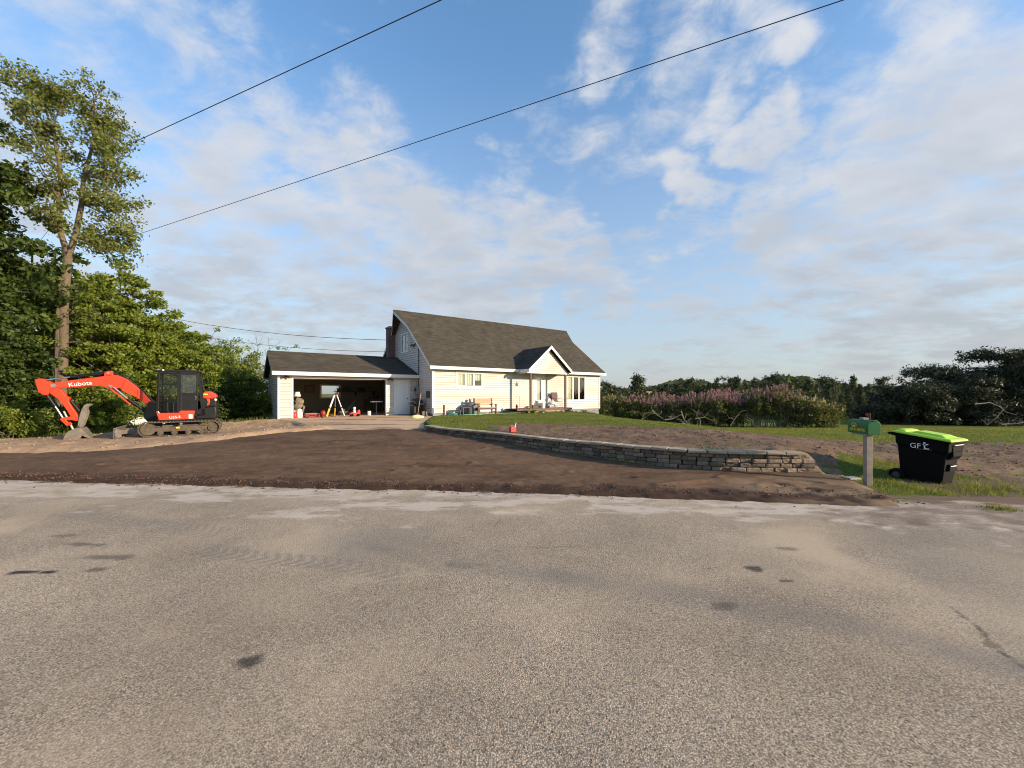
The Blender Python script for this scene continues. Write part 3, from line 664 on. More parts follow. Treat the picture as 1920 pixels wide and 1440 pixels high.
# loose clods along the rough edges (nobody could count them)
def clods(name, n, sampler, zf, smin, smax, m):
    V, Fq = [], []
    base = np.array([(1, 0, 0), (-1, 0, 0), (0, 1, 0), (0, -1, 0), (0, 0, 1), (0, 0, -1)], float)
    tri = np.array([(0, 2, 4), (2, 1, 4), (1, 3, 4), (3, 0, 4), (2, 0, 5), (1, 2, 5), (3, 1, 5), (0, 3, 5)])
    P = sampler(n); n = len(P); S = smin+(smax-smin)*rng.random(n)**3
    Z = zf(P[:, 0], P[:, 1])
    B = base[None]*(0.6+0.8*rng.random((n, 6, 1)))*S[:, None, None]*np.array([1, 1, 0.7])
    a = rng.random(n)*6.28; c, s = np.cos(a), np.sin(a)
    X = B[:, :, 0]*c[:, None]-B[:, :, 1]*s[:, None]; Y = B[:, :, 0]*s[:, None]+B[:, :, 1]*c[:, None]
    V = np.stack([X+P[:, :1], Y+P[:, 1:2], B[:, :, 2]+(Z+S*0.25)[:, None]], 2).reshape(-1, 3)
    Fq = (tri[None]+(np.arange(n)*6)[:, None, None]).reshape(-1, 3)
    return tag(mesh_np(name, V, Fq, m, nside=3), kind='stuff')
def samp_edge(n):
    x = rng.uniform(-14, 6.0, n); y = road_edge(x)+rng.normal(0.12, 0.22, n); return np.stack([x, y], 1)
o = clods('soil_clods', 5000, samp_edge, lambda x, y: np.where(y > road_edge(x)-0.02, z_soil(x, y), 0.0), 0.003, 0.021, 'clod')
tag(o, 'dark crumbs of soil along the road edge of the driveway', 'soil', kind='stuff')
def samp_bed(n):
    p = np.stack([rng.uniform(-1, 20, n), rng.uniform(6.5, 15, n)], 1); return p[polysd(p[:, 0], p[:, 1], BED) > 0.05]
o = clods('bed_clods', 12000, samp_bed, z_bed, 0.004, 0.032, 'clod'); o.data.materials[0] = MATS['bed_soil']
tag(o, 'loose lumps of tilled brown soil on the bed behind the retaining wall', 'soil', kind='stuff')
def samp_tan(n):
    p = np.stack([rng.uniform(-20, -7, n), rng.uniform(10, 20, n)], 1); return p[polysd(p[:, 0], p[:, 1], TAN) > 0.05]
o = clods('dirt_clods', 2200, samp_tan, z_tan, 0.005, 0.045, 'clod_tan')
tag(o, 'loose lumps of tan dirt around the excavator', 'dirt', kind='stuff')

# ------------------------------------------------------------------ retaining wall: every block and cap a piece of its own
def build_wall():
    root = empty('retaining_wall', (WALL[-1][0], WALL[-1][1], 0), 0, 'curved low retaining wall of tumbled brown blocks with pale caps', 'retaining wall')
    ox, oy = WALL[-1]
    seg = np.hypot(*(np.diff(WALL, axis=0).T)); S = np.concatenate([[0], np.cumsum(seg)]); L = S[-1]
    def at(s):
        x = np.interp(s, S, WALL[:, 0]); y = np.interp(s, S, WALL[:, 1]); e = 0.1
        dx = np.interp(s+e, S, WALL[:, 0])-np.interp(s-e, S, WALL[:, 0]); dy = np.interp(s+e, S, WALL[:, 1])-np.interp(s-e, S, WALL[:, 1])
        return x, y, math.atan2(dy, dx)
    def stone(w, d, h, j, seed, bev=0.012):
        """tumbled block: bevelled box with its corners knocked about, front (-y) split rough"""
        r = random.Random(seed); bm = bmesh.new(); bmesh.ops.create_cube(bm, size=1.0)
        bmesh.ops.scale(bm, vec=(w, d, h), verts=bm.verts)
        bmesh.ops.bevel(bm, geom=list(bm.edges), offset=bev, segments=2 if bev > .02 else 1, affect='EDGES')
        for v in bm.verts: v.co += Vector((r.uniform(-j, j), r.uniform(-j*1.6, j*1.6) if v.co.y < 0 else 0, r.uniform(-j, j)*0.5))
        me = bpy.data.meshes.new('block'); bm.to_mesh(me); bm.free(); return me
    blocks = [stone(w, 0.20, 0.087, 0.009, i, 0.018) for i, w in enumerate((0.15, 0.19, 0.23, 0.24, 0.26, 0.18, 0.22, 0.27))]
    widths = (0.15, 0.19, 0.23, 0.24, 0.26, 0.18, 0.22, 0.27)
    caps = [stone(0.345, 0.30, 0.058, 0.004, 50+i) for i in range(4)]
    for me in blocks: me.materials.append(MATS['block_stone'])
    for me in caps: me.materials.append(MATS['cap_stone'])
    r = random.Random(3)
    for row in range(5):
        zc = CAP_Z-0.06-0.044-0.088*row
        s = (0.0, 0.17, 0.05, 0.22, 0.11)[row]; send = L+(-0.05, 0.05, 0.08, 0.10, 0.0)[row]
        while s < send:
            k = r.randrange(8); w = widths[k]
            x, y, a = at(min(s+w/2, L)); ex = max(0, s+w/2-L); x += ex*math.cos(a); y += ex*math.sin(a)
            if zc+0.042 > float(z_drive(np.array(x), np.array(y)))+0.005:
                o = bpy.data.objects.new('block', blocks[k]); COL.objects.link(o); o.parent = root
                off = r.uniform(-0.030, 0.022)+0.014*row
                o.location = (x-ox+off*math.sin(a), y-oy-off*math.cos(a), zc+r.uniform(-0.004, 0.004)); o.rotation_euler = (0, 0, a+r.uniform(-0.06, 0.06))
            s += w+0.006
    s = 0.0
    while s < L-0.05:
        x, y, a = at(s+0.17)
        o = bpy.data.objects.new('cap_stone', r.choice(caps)); COL.objects.link(o); o.parent = root
        o.location = (x-ox+0.02*math.sin(a), y-oy-0.02*math.cos(a), CAP_Z-0.029+r.uniform(-0.003, 0.004)); o.rotation_euler = (r.uniform(-.012, .012), r.uniform(-.012, .012), a+r.uniform(-0.03, 0.03))
        s += 0.353
    bk = MB()   # gravel and earth packed behind the blocks
    P = [at(t) for t in np.linspace(0.05, L-0.12, 60)]
    for (x, y, a), (x2, y2, a2) in zip(P[:-1], P[1:]):
        q = lambda X, Y, A, d: (X-ox-d*math.sin(A), Y-oy+d*math.cos(A))
        i0, i1, j0, j1 = q(x, y, a, 0.06), q(x, y, a, 0.34), q(x2, y2, a2, 0.06), q(x2, y2, a2, 0.34)
        zt = CAP_Z-0.062
        bk.quad((*i0, zt), (*j0, zt), (*j1, zt), (*i1, zt)); bk.quad((*i0, -0.1), (*j0, -0.1), (*j0, zt), (*i0, zt))
    bk.build('backfill', 'bed_soil', root)
build_wall()
# ------------------------------------------------------------------ house and garage (local axes: x along the front, y into the house, z up)
HM = Matrix.Translation((-6.86, 2.4, 0))
house = empty('house', (*hw(6.86, 2.4), 0), TH, 'cream sided house with brown shingled prow gable roof and small porch', 'house')
garage = empty('garage', (*hw(0, 0), 0), TH, 'attached cream sided garage with wide open door beside the house', 'garage')

def siding(mb, to3, bounds, z0, z1, openings=(), course=0.14, lap=0.030):
    z = z0
    while z < z1-1e-6:
        zt = min(z+course, z1)
        lip = 0.030                                          # the butt of each course slopes back under it
        cuts = sorted({z, zt, min(z+lip, zt)}|{q for o in openings for q in o[2:4] if z < q < zt})
        def off(q): t = q-z; return lap*t/lip if t < lip else lap*(1-(t-lip)/(course-lip))
        for a, b in zip(cuts[:-1], cuts[1:]):
            da, db = off(a), off(b)
            mid = (a+b)/2
            (la, ra), (lb, rb) = bounds(a), bounds(b)
            if ra-la < 0.01: continue
            ops = sorted((o[0], o[1]) for o in openings if o[2] <= mid <= o[3])
            edges = [(la, lb)]
            for h0, h1 in ops: edges += [(h0, h0), (h1, h1)]
            edges.append((ra, rb))
            for (sa, sb), (ta, tb) in zip(edges[0::2], edges[1::2]):
                if ta-sa < 0.005: continue
                mb.quad(to3(sa, da, a), to3(ta, da, a), to3(tb, db, b), to3(sb, db, b))
        z = zt
def window(parent, to3, h0, h1, z0, z1, panes, M=None, curtain=(), sash=0.05, trim=0.07, deep=0.10, rail=False):
    """a window set in an opening: casing and sashes, one pane each, the room behind"""
    w = MB(M)
    def bx(a, b, c, d, o0, o1):
        P = [to3(a, o0, c), to3(b, o0, c), to3(b, o1, c), to3(a, o1, c), to3(a, o0, d), to3(b, o0, d), to3(b, o1, d), to3(a, o1, d)]
        w._add(P, [(0, 1, 2, 3), (4, 7, 6, 5), (0, 4, 5, 1), (1, 5, 6, 2), (2, 6, 7, 3), (3, 7, 4, 0)])
    for a, b, c, d in ((h0-trim, h1+trim, z1, z1+trim), (h0-trim, h1+trim, z0-trim, z0), (h0-trim, h0, z0, z1), (h1, h1+trim, z0, z1)): bx(a, b, c, d, -deep, 0.038)
    root = w.build('window', 'white_trim', parent)
    n = panes; pw = (h1-h0)/n
    for i in range(n):
        a, b = h0+pw*i, h0+pw*(i+1)
        w = MB(M); s = sash
        for r in ((a+.002, a+s, z0, z1), (b-s, b-.002, z0, z1), (a+s, b-s, z0, z0+s), (a+s, b-s, z1-s, z1)): bx(*r, -0.05, 0.0)
        if rail: m_ = (z0+z1)/2; bx(a+s, b-s, m_-0.02, m_+0.02, -0.05, 0.0)
        w.build('sash', 'white_paint', root)
        w = MB(M); w.quad(to3(a+s, -0.025, z0+s), to3(b-s, -0.025, z0+s), to3(b-s, -0.025, z1-s), to3(a+s, -0.025, z1-s)); w.build('pane', 'glass', root)
        if i in curtain:
            w = MB(M); k = 14; frac = curtain[i] if isinstance(curtain, dict) else 1.0
            for j in range(k):
                p0, p1 = a+(b-a)*j/k, a+(b-a)*(j+1)/k; e0, e1 = 0.10+0.018*math.sin(j*2.1), 0.10+0.018*math.sin((j+1)*2.1)
                zb = z1-(z1-z0)*frac
                w.quad(to3(p0, -e0, zb), to3(p1, -e1, zb), to3(p1, -e1, z1), to3(p0, -e0, z1))
            w.build('curtain', 'curtain', root)
    w = MB(M)   # dark room behind
    for q in ((0, 0.6), ):
        a, b, c, d, e = h0-trim, h1+trim, z0-trim, z1+trim, -0.8
        w.quad(to3(a, e, c), to3(b, e, c), to3(b, e, d), to3(a, e, d))
        for (p, q_) in (((a, c), (b, c)), ((b, c), (b, d)), ((b, d), (a, d)), ((a, d), (a, c))):
            w.quad(to3(p[0], -deep, p[1]), to3(q_[0], -deep, q_[1]), to3(q_[0], e, q_[1]), to3(p[0], e, p[1]))
    w.build('room', 'room_dark', root)
    return root
def shingles(mb, e0, e1, xlo, xhi, rows, thick=0.012):
    """stepped courses from eave point e0 to ridge point e1 (y,z); xlo/xhi give the rake at a fraction up the slope"""
    (y0, z0), (y1, z1) = e0, e1; L = math.hypot(y1-y0, z1-z0); ny, nz = -(z1-z0)/L*np.sign(y1-y0), abs(y1-y0)/L
    for i in range(rows):
        t0, t1 = i/rows, (i+1)/rows
        A = (y0+(y1-y0)*t0, z0+(z1-z0)*t0); B = (y0+(y1-y0)*t1, z0+(z1-z0)*t1)
        Au = (A[0]+ny*thick, A[1]+nz*thick); n = 1 if xhi(0)-xlo(0) < 1 else 1
        p = [(xlo(t0), *Au), (xhi(t0), *Au), (xhi(t1), *B), (xlo(t1), *B)]
        q = [(xlo(t0), *A), (xhi(t0), *A), (xhi(t0), *Au), (xlo(t0), *Au)]
        if y1 < y0: p = p[::-1]; q = q[::-1]
        mb.quad(*p); mb.quad(*q)

X0, X1, YF, YB = 6.86, 20.90, -2.4, 7.35
SL = 4.0/5.275                                          # main roof: eave (-2.8, 3.2), ridge (2.475, 7.2)
EV, RG = (-2.8, 3.2), (2.475, 7.2); EVB = (7.75, 3.2)
front = lambda h, d, z: (h, YF-d, z)
gab_l = lambda h, d, z: (X0-d, -h, z)                    # h runs towards the viewer
gab_r = lambda h, d, z: (X1+d, h, z)
back_ = lambda h, d, z: (-h, YB+d, z)
WIN1 = (8.44, 10.20, 2.04, 2.88); WIN2 = (17.44, 19.28, 1.10, 2.88); DOOR = (14.36, 15.24, 0.74, 2.88)
w = MB(HM); siding(w, front, lambda z: (X0+.05, X1-.05), 0.43, 3.02, [tuple((o[0]-.05, o[1]+.05, o[2]-.05, o[3]+.05)) for o in (WIN1, WIN2, DOOR)]); w.build('front_wall', 'siding', house)
def gb(z):
    f = max(-2.4, (z+0.16-3.2)/SL-2.8); return f, 4.95-f
GW = (1.55, 2.85, 4.42, 5.62)   # gable window in y: 1.55..2.85
w = MB(HM); siding(w, gab_l, lambda z: (-gb(z)[1], -gb(z)[0]), 0.43, 7.0, [(-GW[1]-.05, -GW[0]+.05, GW[2]-.05, GW[3]+.05)]); w.build('gable_wall', 'siding', house)
w = MB(HM); siding(w, gab_r, lambda z: gb(z), 0.43, 7.0); w.build('gable_wall', 'siding', house)
w = MB(HM); siding(w, back_, lambda z: (-X1, -X0), 0.43, 3.0); w.build('rear_wall', 'siding', house)
w = MB(HM)
for a, b, c, d in ((X0+.03, X1-.03, YF+.03, YF+.23), (X0+.03, X1-.03, YB-.23, YB-.03), (X0+.03, X0+.23, YF+.23, YB-.23), (X1-.23, X1-.03, YF+.23, YB-.23)): w.box(a, b, c, d, -0.45, 0.44)
w.build('foundation', 'foundation', house)
for cx, cy in ((X0-.022, YF-.035), (X1-.09, YF-.035)):
    w = MB(HM); w.box(cx-.015, cx+.12, cy, cy+.10, 0.42, 3.02); w.build('corner_trim', 'white_trim', house)
# roof
def xl(t): return 6.56 if t < 0.70 else 6.56-(t-0.70)/0.30*0.42
def xr(t): return 21.18 if t < 0.70 else 21.18+(t-0.70)/0.30*0.75
w = MB(HM); shingles(w, EV, RG, xl, xr, 47); shingles(w, EVB, RG, xl, xr, 47)
for (a, b) in ((EV, RG), (EVB, RG)):                     # underside
    for t0, t1 in ((0, .7), (.7, 1)):
        P = lambda t: (a[0]+(b[0]-a[0])*t, a[1]+(b[1]-a[1])*t-0.11)
        q = [(xl(t0)+.03, *P(t0)), (xr(t0)-.03, *P(t0)), (xr(t1)-.03, *P(t1)), (xl(t1)+.03, *P(t1))]
        w.quad(*(q[::-1] if b[0] > a[0] else q))
roof = w.build('roof', 'shingle', house)
w = MB(HM); w.tube([(xl(1)+.02, 2.475, 7.205), (xr(1)-.02, 2.475, 7.205)], 0.055, 6); w.build('ridge_cap', 'shingle', roof)
def bar(w, a, b, t, hgt, up=0.0):
    """board on edge from a to b: t thick along x, hgt deep, hung below the line"""
    (x0, y0, z0), (x1, y1, z1) = a, b
    v = []
    for (x, y, z) in (a, b): v += [(x, y, z+up-hgt), (x+t, y, z+up-hgt), (x+t, y, z+up), (x, y, z+up)]
    w._add(v, [(3, 2, 1, 0), (4, 5, 6, 7), (0, 1, 5, 4), (1, 2, 6, 5), (2, 3, 7, 6), (3, 0, 4, 7)])
for sx, xf, dx in ((-1, xl, -0.004), (1, xr, -0.026)):
    for e in (EV, EVB):
        w = MB(HM)
        P = lambda t: (xf(t)+dx, e[0]+(RG[0]-e[0])*t, e[1]+(RG[1]-e[1])*t)
        bar(w, P(0), P(.7), 0.03, 0.19, -0.004); bar(w, P(.7), P(1), 0.03, 0.19, -0.004); w.build('rake_board', 'white_trim', house)
for y0, y1, n in ((-2.83, -2.803, 'front'), (7.753, 7.78, 'rear')):
    w = MB(HM); w.box(6.54, 21.2, y0, y1, 3.01, 3.195); w.build('fascia', 'white_trim', house)
w = MB(HM); w.box(6.60, 21.15, -2.80, -2.38, 3.015, 3.03); w.box(6.60, 21.15, 7.33, 7.75, 3.015, 3.03)
w.build('soffit', 'soffit', house)
window(house, front, *WIN1[:2], WIN1[2], WIN1[3], 3, HM, curtain={0: .95, 1: .9, 2: .55})
window(house, front, *WIN2[:2], WIN2[2], WIN2[3], 3, HM, curtain={0: 1.0})
window(house, gab_l, -GW[1], -GW[0], GW[2], GW[3], 2, HM, curtain={0: 1.0})
# front door with a tall light
w = MB(HM)
for a, b, c, d in ((DOOR[0]-.10, DOOR[0], DOOR[2], DOOR[3]), (DOOR[1], DOOR[1]+.10, DOOR[2], DOOR[3]), (DOOR[0]-.10, DOOR[1]+.10, DOOR[3], DOOR[3]+.10)): w.box(a, b, YF-.045, YF+.10, c, d)
w.build('door_frame', 'white_trim', house)
w = MB(HM)
a, b, c, d = DOOR; i0, i1, j0, j1 = a+.23, b-.23, c+.42, d-.18
for q in ((a, i0, c, d), (i1, b, c, d), (i0, i1, c, j0), (i0, i1, j1, d)): w.box(q[0]+.002, q[1]-.002, YF-.005, YF+.04, q[2]+.002, q[3]-.002)
door = w.build('front_door', 'pale_yellow', house); tag(door, 'cream front door with a tall narrow light')
door.data.materials[0] = mat('door_cream', (0.78, 0.74, 0.58), 0.4, var=0.03)
w = MB(HM); w.quad((i0, YF+.012, j0), (i1, YF+.012, j0), (i1, YF+.012, j1), (i0, YF+.012, j1)); w.build('pane', 'glass', door)
w = MB(HM); w.quad((i0, YF+.10, j0), (i1, YF+.10, j0), (i1, YF+.10, j1), (i0, YF+.10, j1)); w.build('curtain', 'curtain', door)
w = MB(HM); w.cyl((a+.09, YF-.04, 1.72), (a+.09, YF, 1.72), .03, 10); w.ball((a+.09, YF-.06, 1.72), .035, .03, .035, 10, 6); w.build('handle', 'bronze', door, smooth=True)
# porch
PX0, PXC, PX1, PYF = 12.83, 14.70, 16.57, -3.83
PE, PP = 3.19, 4.80; PS = (PP-PE)/(PXC-PX0)
porch = MB(HM)
def porch_roof():
    w = porch; rows = 17
    for side in (-1, 1):
        for i in range(rows):
            t0, t1 = i/rows, (i+1)/rows
            def pt(t, lift):
                x = PXC+side*(PXC-PX0)*(1-t); z = PE+(PP-PE)*t; yb = (z-3.2)/SL-2.8+0.06
                return (x, PYF, z+lift), (x, yb, z+lift)
            a, b = pt(t0, .014); c, d = pt(t1, 0); e, f = pt(t0, 0)
            q = [a, b, d, c]; r = [e, f, b, a]
            w.quad(*(q[::-1] if side < 0 else q)); w.quad(*(r if side < 0 else r[::-1]))
    w.quad((PX0+.03, PYF+.02, PE-.10), (PXC, PYF+.02, PP-.10), (PXC, -1.0, PP-.10), (PX0+.03, -2.7, PE-.10))
    w.quad((PXC, PYF+.02, PP-.10), (PX1-.03, PYF+.02, PE-.10), (PX1-.03, -2.7, PE-.10), (PXC, -1.0, PP-.10))
porch_roof(); proof = porch.build('porch_roof', 'shingle', house)
for side in (-1, 1):
    w = MB(HM); e = PX0 if side < 0 else PX1
    P = [(e-side*0.0, PE-.19), (e, PE-.002), (PXC, PP-.002), (PXC, PP-.21)]
    w.prism(P, 'y', PYF-.03, PYF+.002); w.build('porch_rake', 'white_trim', house)
    w = MB(HM); w.box(*sorted((e-side*.004, e+side*.025)), PYF+.004, -2.84, PE-.185, PE-.006); w.build('porch_fascia', 'white_trim', house)
w = MB(HM)
ptri = lambda h, d, z: (h, -3.57-d, z)
siding(w, ptri, lambda z: (PX0+.10+(z-3.0)/PS*0.98, PX1-.10-(z-3.0)/PS*0.98), 3.0, 4.55); w.build('porch_gable', 'siding', house)
w = MB(HM); w.box(PX0+.05, PX1-.05, -3.60, -3.50, 2.93, 3.0); w.box(PX0+.02, PX0+.12, -3.50, -2.43, 2.93, 3.0); w.box(PX1-.12, PX1-.02, -3.50, -2.43, 2.93, 3.0); w.build('porch_beam', 'white_trim', house)
w = MB(HM); w.box(PX0+.12, PX1-.12, -3.50, -2.43, 2.985, 3.0); w.build('porch_ceiling', 'soffit', house)
for x in (13.18, 16.23):
    w = MB(HM); w.box(x-.06, x+.06, -3.59, -3.47, 0.62, 2.93); w.build('porch_post', 'post_wood', house, bevel=.006)
for i in range(9):
    w = MB(HM); y = -3.68+i*.142; w.box(12.0, 16.72, y, y+.135, 0.585, 0.62); w.build('deck_board', 'deck_wood', house)
w = MB(HM); w.box(12.0, 16.72, -3.70, -3.682, 0.50, 0.62); w.build('deck_rim', 'deck_wood', house)
w = MB(HM)
xx = 12.9
while xx < 16.6:
    for k in range(2): w.box(xx+(.0 if k else .08), xx+.30+(.0 if k else .08), -3.66, -3.56, 0.12+k*.20, 0.31+k*.20)
    xx += .31
w.build('porch_skirt', 'concrete_block', house, bevel=.008)
w = MB(HM); w.box(12.0, 12.9, -3.5, -2.45, 0.40, 0.47); w.box(11.75, 12.0, -3.4, -2.45, 0.40, 0.44); w.box(12.05, 12.12, -3.45, -3.35, .1, .40); w.build('side_step', 'dark_wood', house)
# chimney
ch = MB(HM); ch.box(6.36, 6.84, 4.15, 4.72, 0.1, 6.28); chim = ch.build('chimney', 'brick', house)
w = MB(HM); w.box(6.31, 6.89, 4.10, 4.77, 6.282, 6.36); w.build('chimney_cap', 'foundation', chim)
w = MB(HM); w.box(6.46, 6.74, 4.28, 4.60, 6.362, 6.44); w.build('flue', 'concrete_block', chim)
# electrics on the gable
w = MB(HM); w.tube([(6.80, -.40, 1.6), (6.80, -.40, 4.55)], .025, 8); w.build('conduit', 'dark_grey', house)
w = MB(HM); w.tube([(6.80, -.18, .45), (6.80, -.18, 1.72)], .03, 8); w.tube([(6.80, -.34, .45), (6.80, -.34, 1.55)], .025, 8); w.build('conduit', 'grey_metal', house)
w = MB(HM); w.box(6.66, 6.835, -.46, -.12, 1.55, 2.05); mb_ = w.build('meter_box', 'grey_metal', house, bevel=.01)
w = MB(HM); w.cyl((6.58, -.29, 1.85), (6.655, -.29, 1.85), .09, 14); w.build('meter', 'dark_grey', mb_)
w = MB(HM); w.box(6.70, 6.835, -2.05, -1.78, 1.35, 1.75); w.build('junction_box', 'dark_grey', house, bevel=.01)
w = MB(HM)
for k in range(7):
    y = .95-k*.22; z = 4.72+.05*math.sin(k*2)
    w.tube([(6.80, y, z), (6.78, y-.1, z-.09-.03*(k % 3)), (6.80, y-.22, 4.72+.05*math.sin((k+1)*2))], .012, 5)
    w.box(6.76, 6.82, y-.03, y+.03, z-.04, z+.04)
w.tube([(6.80, -.40, 4.55), (6.79, -.3, 4.68), (6.80, .0, 4.7)], .012, 5)
w.build('service_cable', 'black_metal', house)
w = MB(HM); w.tube([(6.83, 1.05, 4.92), (6.70, 1.0, 4.98), (6.62, .86, 4.93)], .022, 6); w.build('cable_bracket', 'white_paint', house)
# star on the wall, floodlights
st = MB(HM)
pts = [(12.88+.17*math.cos(math.pi/2+i*math.pi/5)*(1 if i % 2 == 0 else .42), 2.22+.17*math.sin(math.pi/2+i*math.pi/5)*(1 if i % 2 == 0 else .42)) for i in range(10)]
st.prism(pts, 'y', YF-.055, YF-.03); o = st.build('star_ornament', 'bronze'); o.location = house.location; o.rotation_euler = (0, 0, TH)
tag(o, 'dark metal star ornament hung on the siding beside the porch', 'ornament')

# ---- garage
GX0, GX1, GYB = -0.685, 6.83, 7.3
OPN = (0.0, 4.88, 0.29, 2.42); SD = (5.47, 6.30, 0.33, 2.37)
gf = lambda h, d, z: (h, -d, z); gl = lambda h, d, z: (GX0-d, -h, z); gbk = lambda h, d, z: (-h, GYB+d, z)
w = MB(); siding(w, gf, lambda z: (GX0+.05, GX1), 0.29, 2.57, [(OPN[0]-.07, OPN[1]+.07, 0, OPN[3]+.07), (SD[0]-.06, SD[1]+.06, 0, SD[3]+.06)]); w.build('front_wall', 'siding', garage)
GEV, GRG, GEVB = (-.42, 2.76), (3.65, 4.12), (7.72, 2.76); GS = (GRG[1]-GEV[1])/(GRG[0]-GEV[0])
def ggb(z):
    f = max(0.0, (z+.13-2.76)/GS-.42); return -(7.3-f), -f
w = MB(); siding(w, gl, ggb, 0.29, 3.98); w.build('side_wall', 'siding', garage)
w = MB(); siding(w, gbk, lambda z: (-GX1, -GX0), 0.29, 2.57, [(-3.75, -2.45, 1.30, 2.20)]); w.build('rear_wall', 'siding', garage)
for cx, cy in ((GX0-.037, -.037), (GX0-.037, GYB-.07)): w = MB(); w.box(cx, cx+.10, cy, cy+.10, .27, 2.57); w.build('corner_trim', 'white_trim', garage)
gxl, gxr = (lambda t: -.99), (lambda t: 6.855)
w = MB(); shingles(w, GEV, GRG, gxl, gxr, 31); shingles(w, GEVB, GRG, gxl, gxr, 31)
for a, b in ((GEV, GRG), (GEVB, GRG)):
    q = [(-.96, a[0], a[1]-.10), (6.85, a[0], a[1]-.10), (6.85, b[0], b[1]-.10), (-.96, b[0], b[1]-.10)]; w.quad(*(q[::-1] if b[0] > a[0] else q))
groof = w.build('roof', 'shingle', garage)
w = MB(); w.tube([(-.97, 3.65, 4.125), (6.85, 3.65, 4.125)], .045, 6); w.build('ridge_cap', 'shingle', groof)
for e in (GEV, GEVB):
    w = MB(); bar(w, (-1.0, *e), (-1.0, *GRG), .03, .16, -.004); w.build('rake_board', 'soffit', garage)
w = MB(); w.box(-1.0, 6.85, -.45, -.423, 2.56, 2.755); w.build('fascia', 'white_trim', garage)
w = MB(); w.box(-1.0, 6.85, 7.723, 7.75, 2.56, 2.755); w.build('fascia', 'white_trim', garage)
w = MB(); w.box(-.97, 6.84, -.42, 0.0, 2.575, 2.59); w.box(-.97, 6.84, 7.3, 7.72, 2.575, 2.59); w.build('soffit', 'soffit', garage)
w = MB()
for q in ((OPN[0]-.09, OPN[0]-.004, .29, OPN[3]), (OPN[1]+.004, OPN[1]+.09, .29, OPN[3]), (OPN[0]-.09, OPN[1]+.09, OPN[3], OPN[3]+.09)): w.box(q[0], q[1], -.035, .14, q[2], q[3])
w.build('door_casing', 'white_trim', garage)
w = MB()
for q in ((SD[0]-.09, SD[0], SD[2]-.04, SD[3]), (SD[1], SD[1]+.09, SD[2]-.04, SD[3]), (SD[0]-.09, SD[1]+.09, SD[3], SD[3]+.09)): w.box(q[0], q[1], -.04, .10, q[2], q[3])
w.build('door_frame', 'white_trim', garage)
w = MB(); w.box(SD[0]+.004, SD[1]-.004, .0, .045, SD[2]+.004, SD[3]-.004); sdoor = w.build('side_door', mat('door_white', (0.70, 0.71, 0.68), 0.4, var=.03), garage)
for cz0, cz1 in ((.55, 1.05), (1.15, 1.65), (1.75, 2.2)):
    for cx0, cx1 in ((SD[0]+.10, SD[0]+.38), (SD[0]+.45, SD[0]+.73)):
        w = MB(); w.box(cx0, cx1, -.008, .002, cz0, cz1); w.build('panel', 'door_white', sdoor, bevel=.006)
w = MB(); w.cyl((SD[1]-.07, -.05, 1.30), (SD[1]-.07, 0, 1.30), .025, 10); w.ball((SD[1]-.07, -.06, 1.30), .035, .03, .035, 10, 6); w.build('handle', 'bronze', sdoor, smooth=True)
w = MB(); w.box(SD[0]-.1, SD[1]+.1, -.35, -.045, .24, .325); w.build('door_step', 'foundation', garage)
# inside: linings, slab is the apron
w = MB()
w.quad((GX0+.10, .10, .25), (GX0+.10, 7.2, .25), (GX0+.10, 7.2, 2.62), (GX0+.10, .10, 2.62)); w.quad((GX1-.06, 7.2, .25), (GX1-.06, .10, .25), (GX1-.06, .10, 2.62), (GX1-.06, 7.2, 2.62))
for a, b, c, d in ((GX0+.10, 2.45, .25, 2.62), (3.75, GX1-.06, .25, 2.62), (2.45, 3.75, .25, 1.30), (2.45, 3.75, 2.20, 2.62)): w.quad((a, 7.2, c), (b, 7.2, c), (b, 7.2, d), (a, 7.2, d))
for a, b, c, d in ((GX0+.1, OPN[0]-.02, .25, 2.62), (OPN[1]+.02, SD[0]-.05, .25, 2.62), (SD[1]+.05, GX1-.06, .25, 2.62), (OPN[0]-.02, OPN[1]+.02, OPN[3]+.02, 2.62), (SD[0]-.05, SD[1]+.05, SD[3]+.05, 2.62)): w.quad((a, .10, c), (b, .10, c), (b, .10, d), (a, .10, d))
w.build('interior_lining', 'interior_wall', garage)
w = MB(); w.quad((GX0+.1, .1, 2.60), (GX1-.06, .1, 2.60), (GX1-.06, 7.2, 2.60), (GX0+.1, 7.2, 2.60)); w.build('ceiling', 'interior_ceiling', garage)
w = MB()
for k in range(4): w.box(.02, 4.86, .35+k*.54, .35+k*.54+.52, 2.44, 2.48)
w.build('overhead_door', 'soffit', garage)
gin = lambda h, d, z: (h, 7.2+d, z)
w = MB()
for q in ((2.40, 2.52, 1.25, 2.25), (3.68, 3.80, 1.25, 2.25), (2.52, 3.68, 1.25, 1.33), (2.52, 3.68, 2.17, 2.25)): w.box(q[0], q[1], 7.17, 7.33, q[2], q[3])
gw = w.build('window', 'white_trim', garage)
w = MB(); w.quad((2.5, 7.27, 1.3), (3.7, 7.27, 1.3), (3.7, 7.27, 2.2), (2.5, 7.27, 2.2)); w.build('pane', 'glass', gw)
for x, nm in ((-.33, 0), (5.12, 1)):
    w = MB(); w.box(x-.05, x+.05, -.10, -.02, 2.46, 2.54); w.cyl((x-.06, -.10, 2.48), (x-.12, -.22, 2.44), .035, 10, .055); w.cyl((x+.06, -.10, 2.48), (x+.12, -.22, 2.44), .035, 10, .055); w.build('flood_light', 'bronze', garage)
w = MB(); w.box(GX0+.02, GX1, .03, .12, -.1, .30); w.box(GX0+.02, GX0+.12, .12, 7.2, -.1, .30); w.box(GX0+.02, GX1, 7.2, 7.28, -.1, .30); w.build('footing', 'foundation', garage)
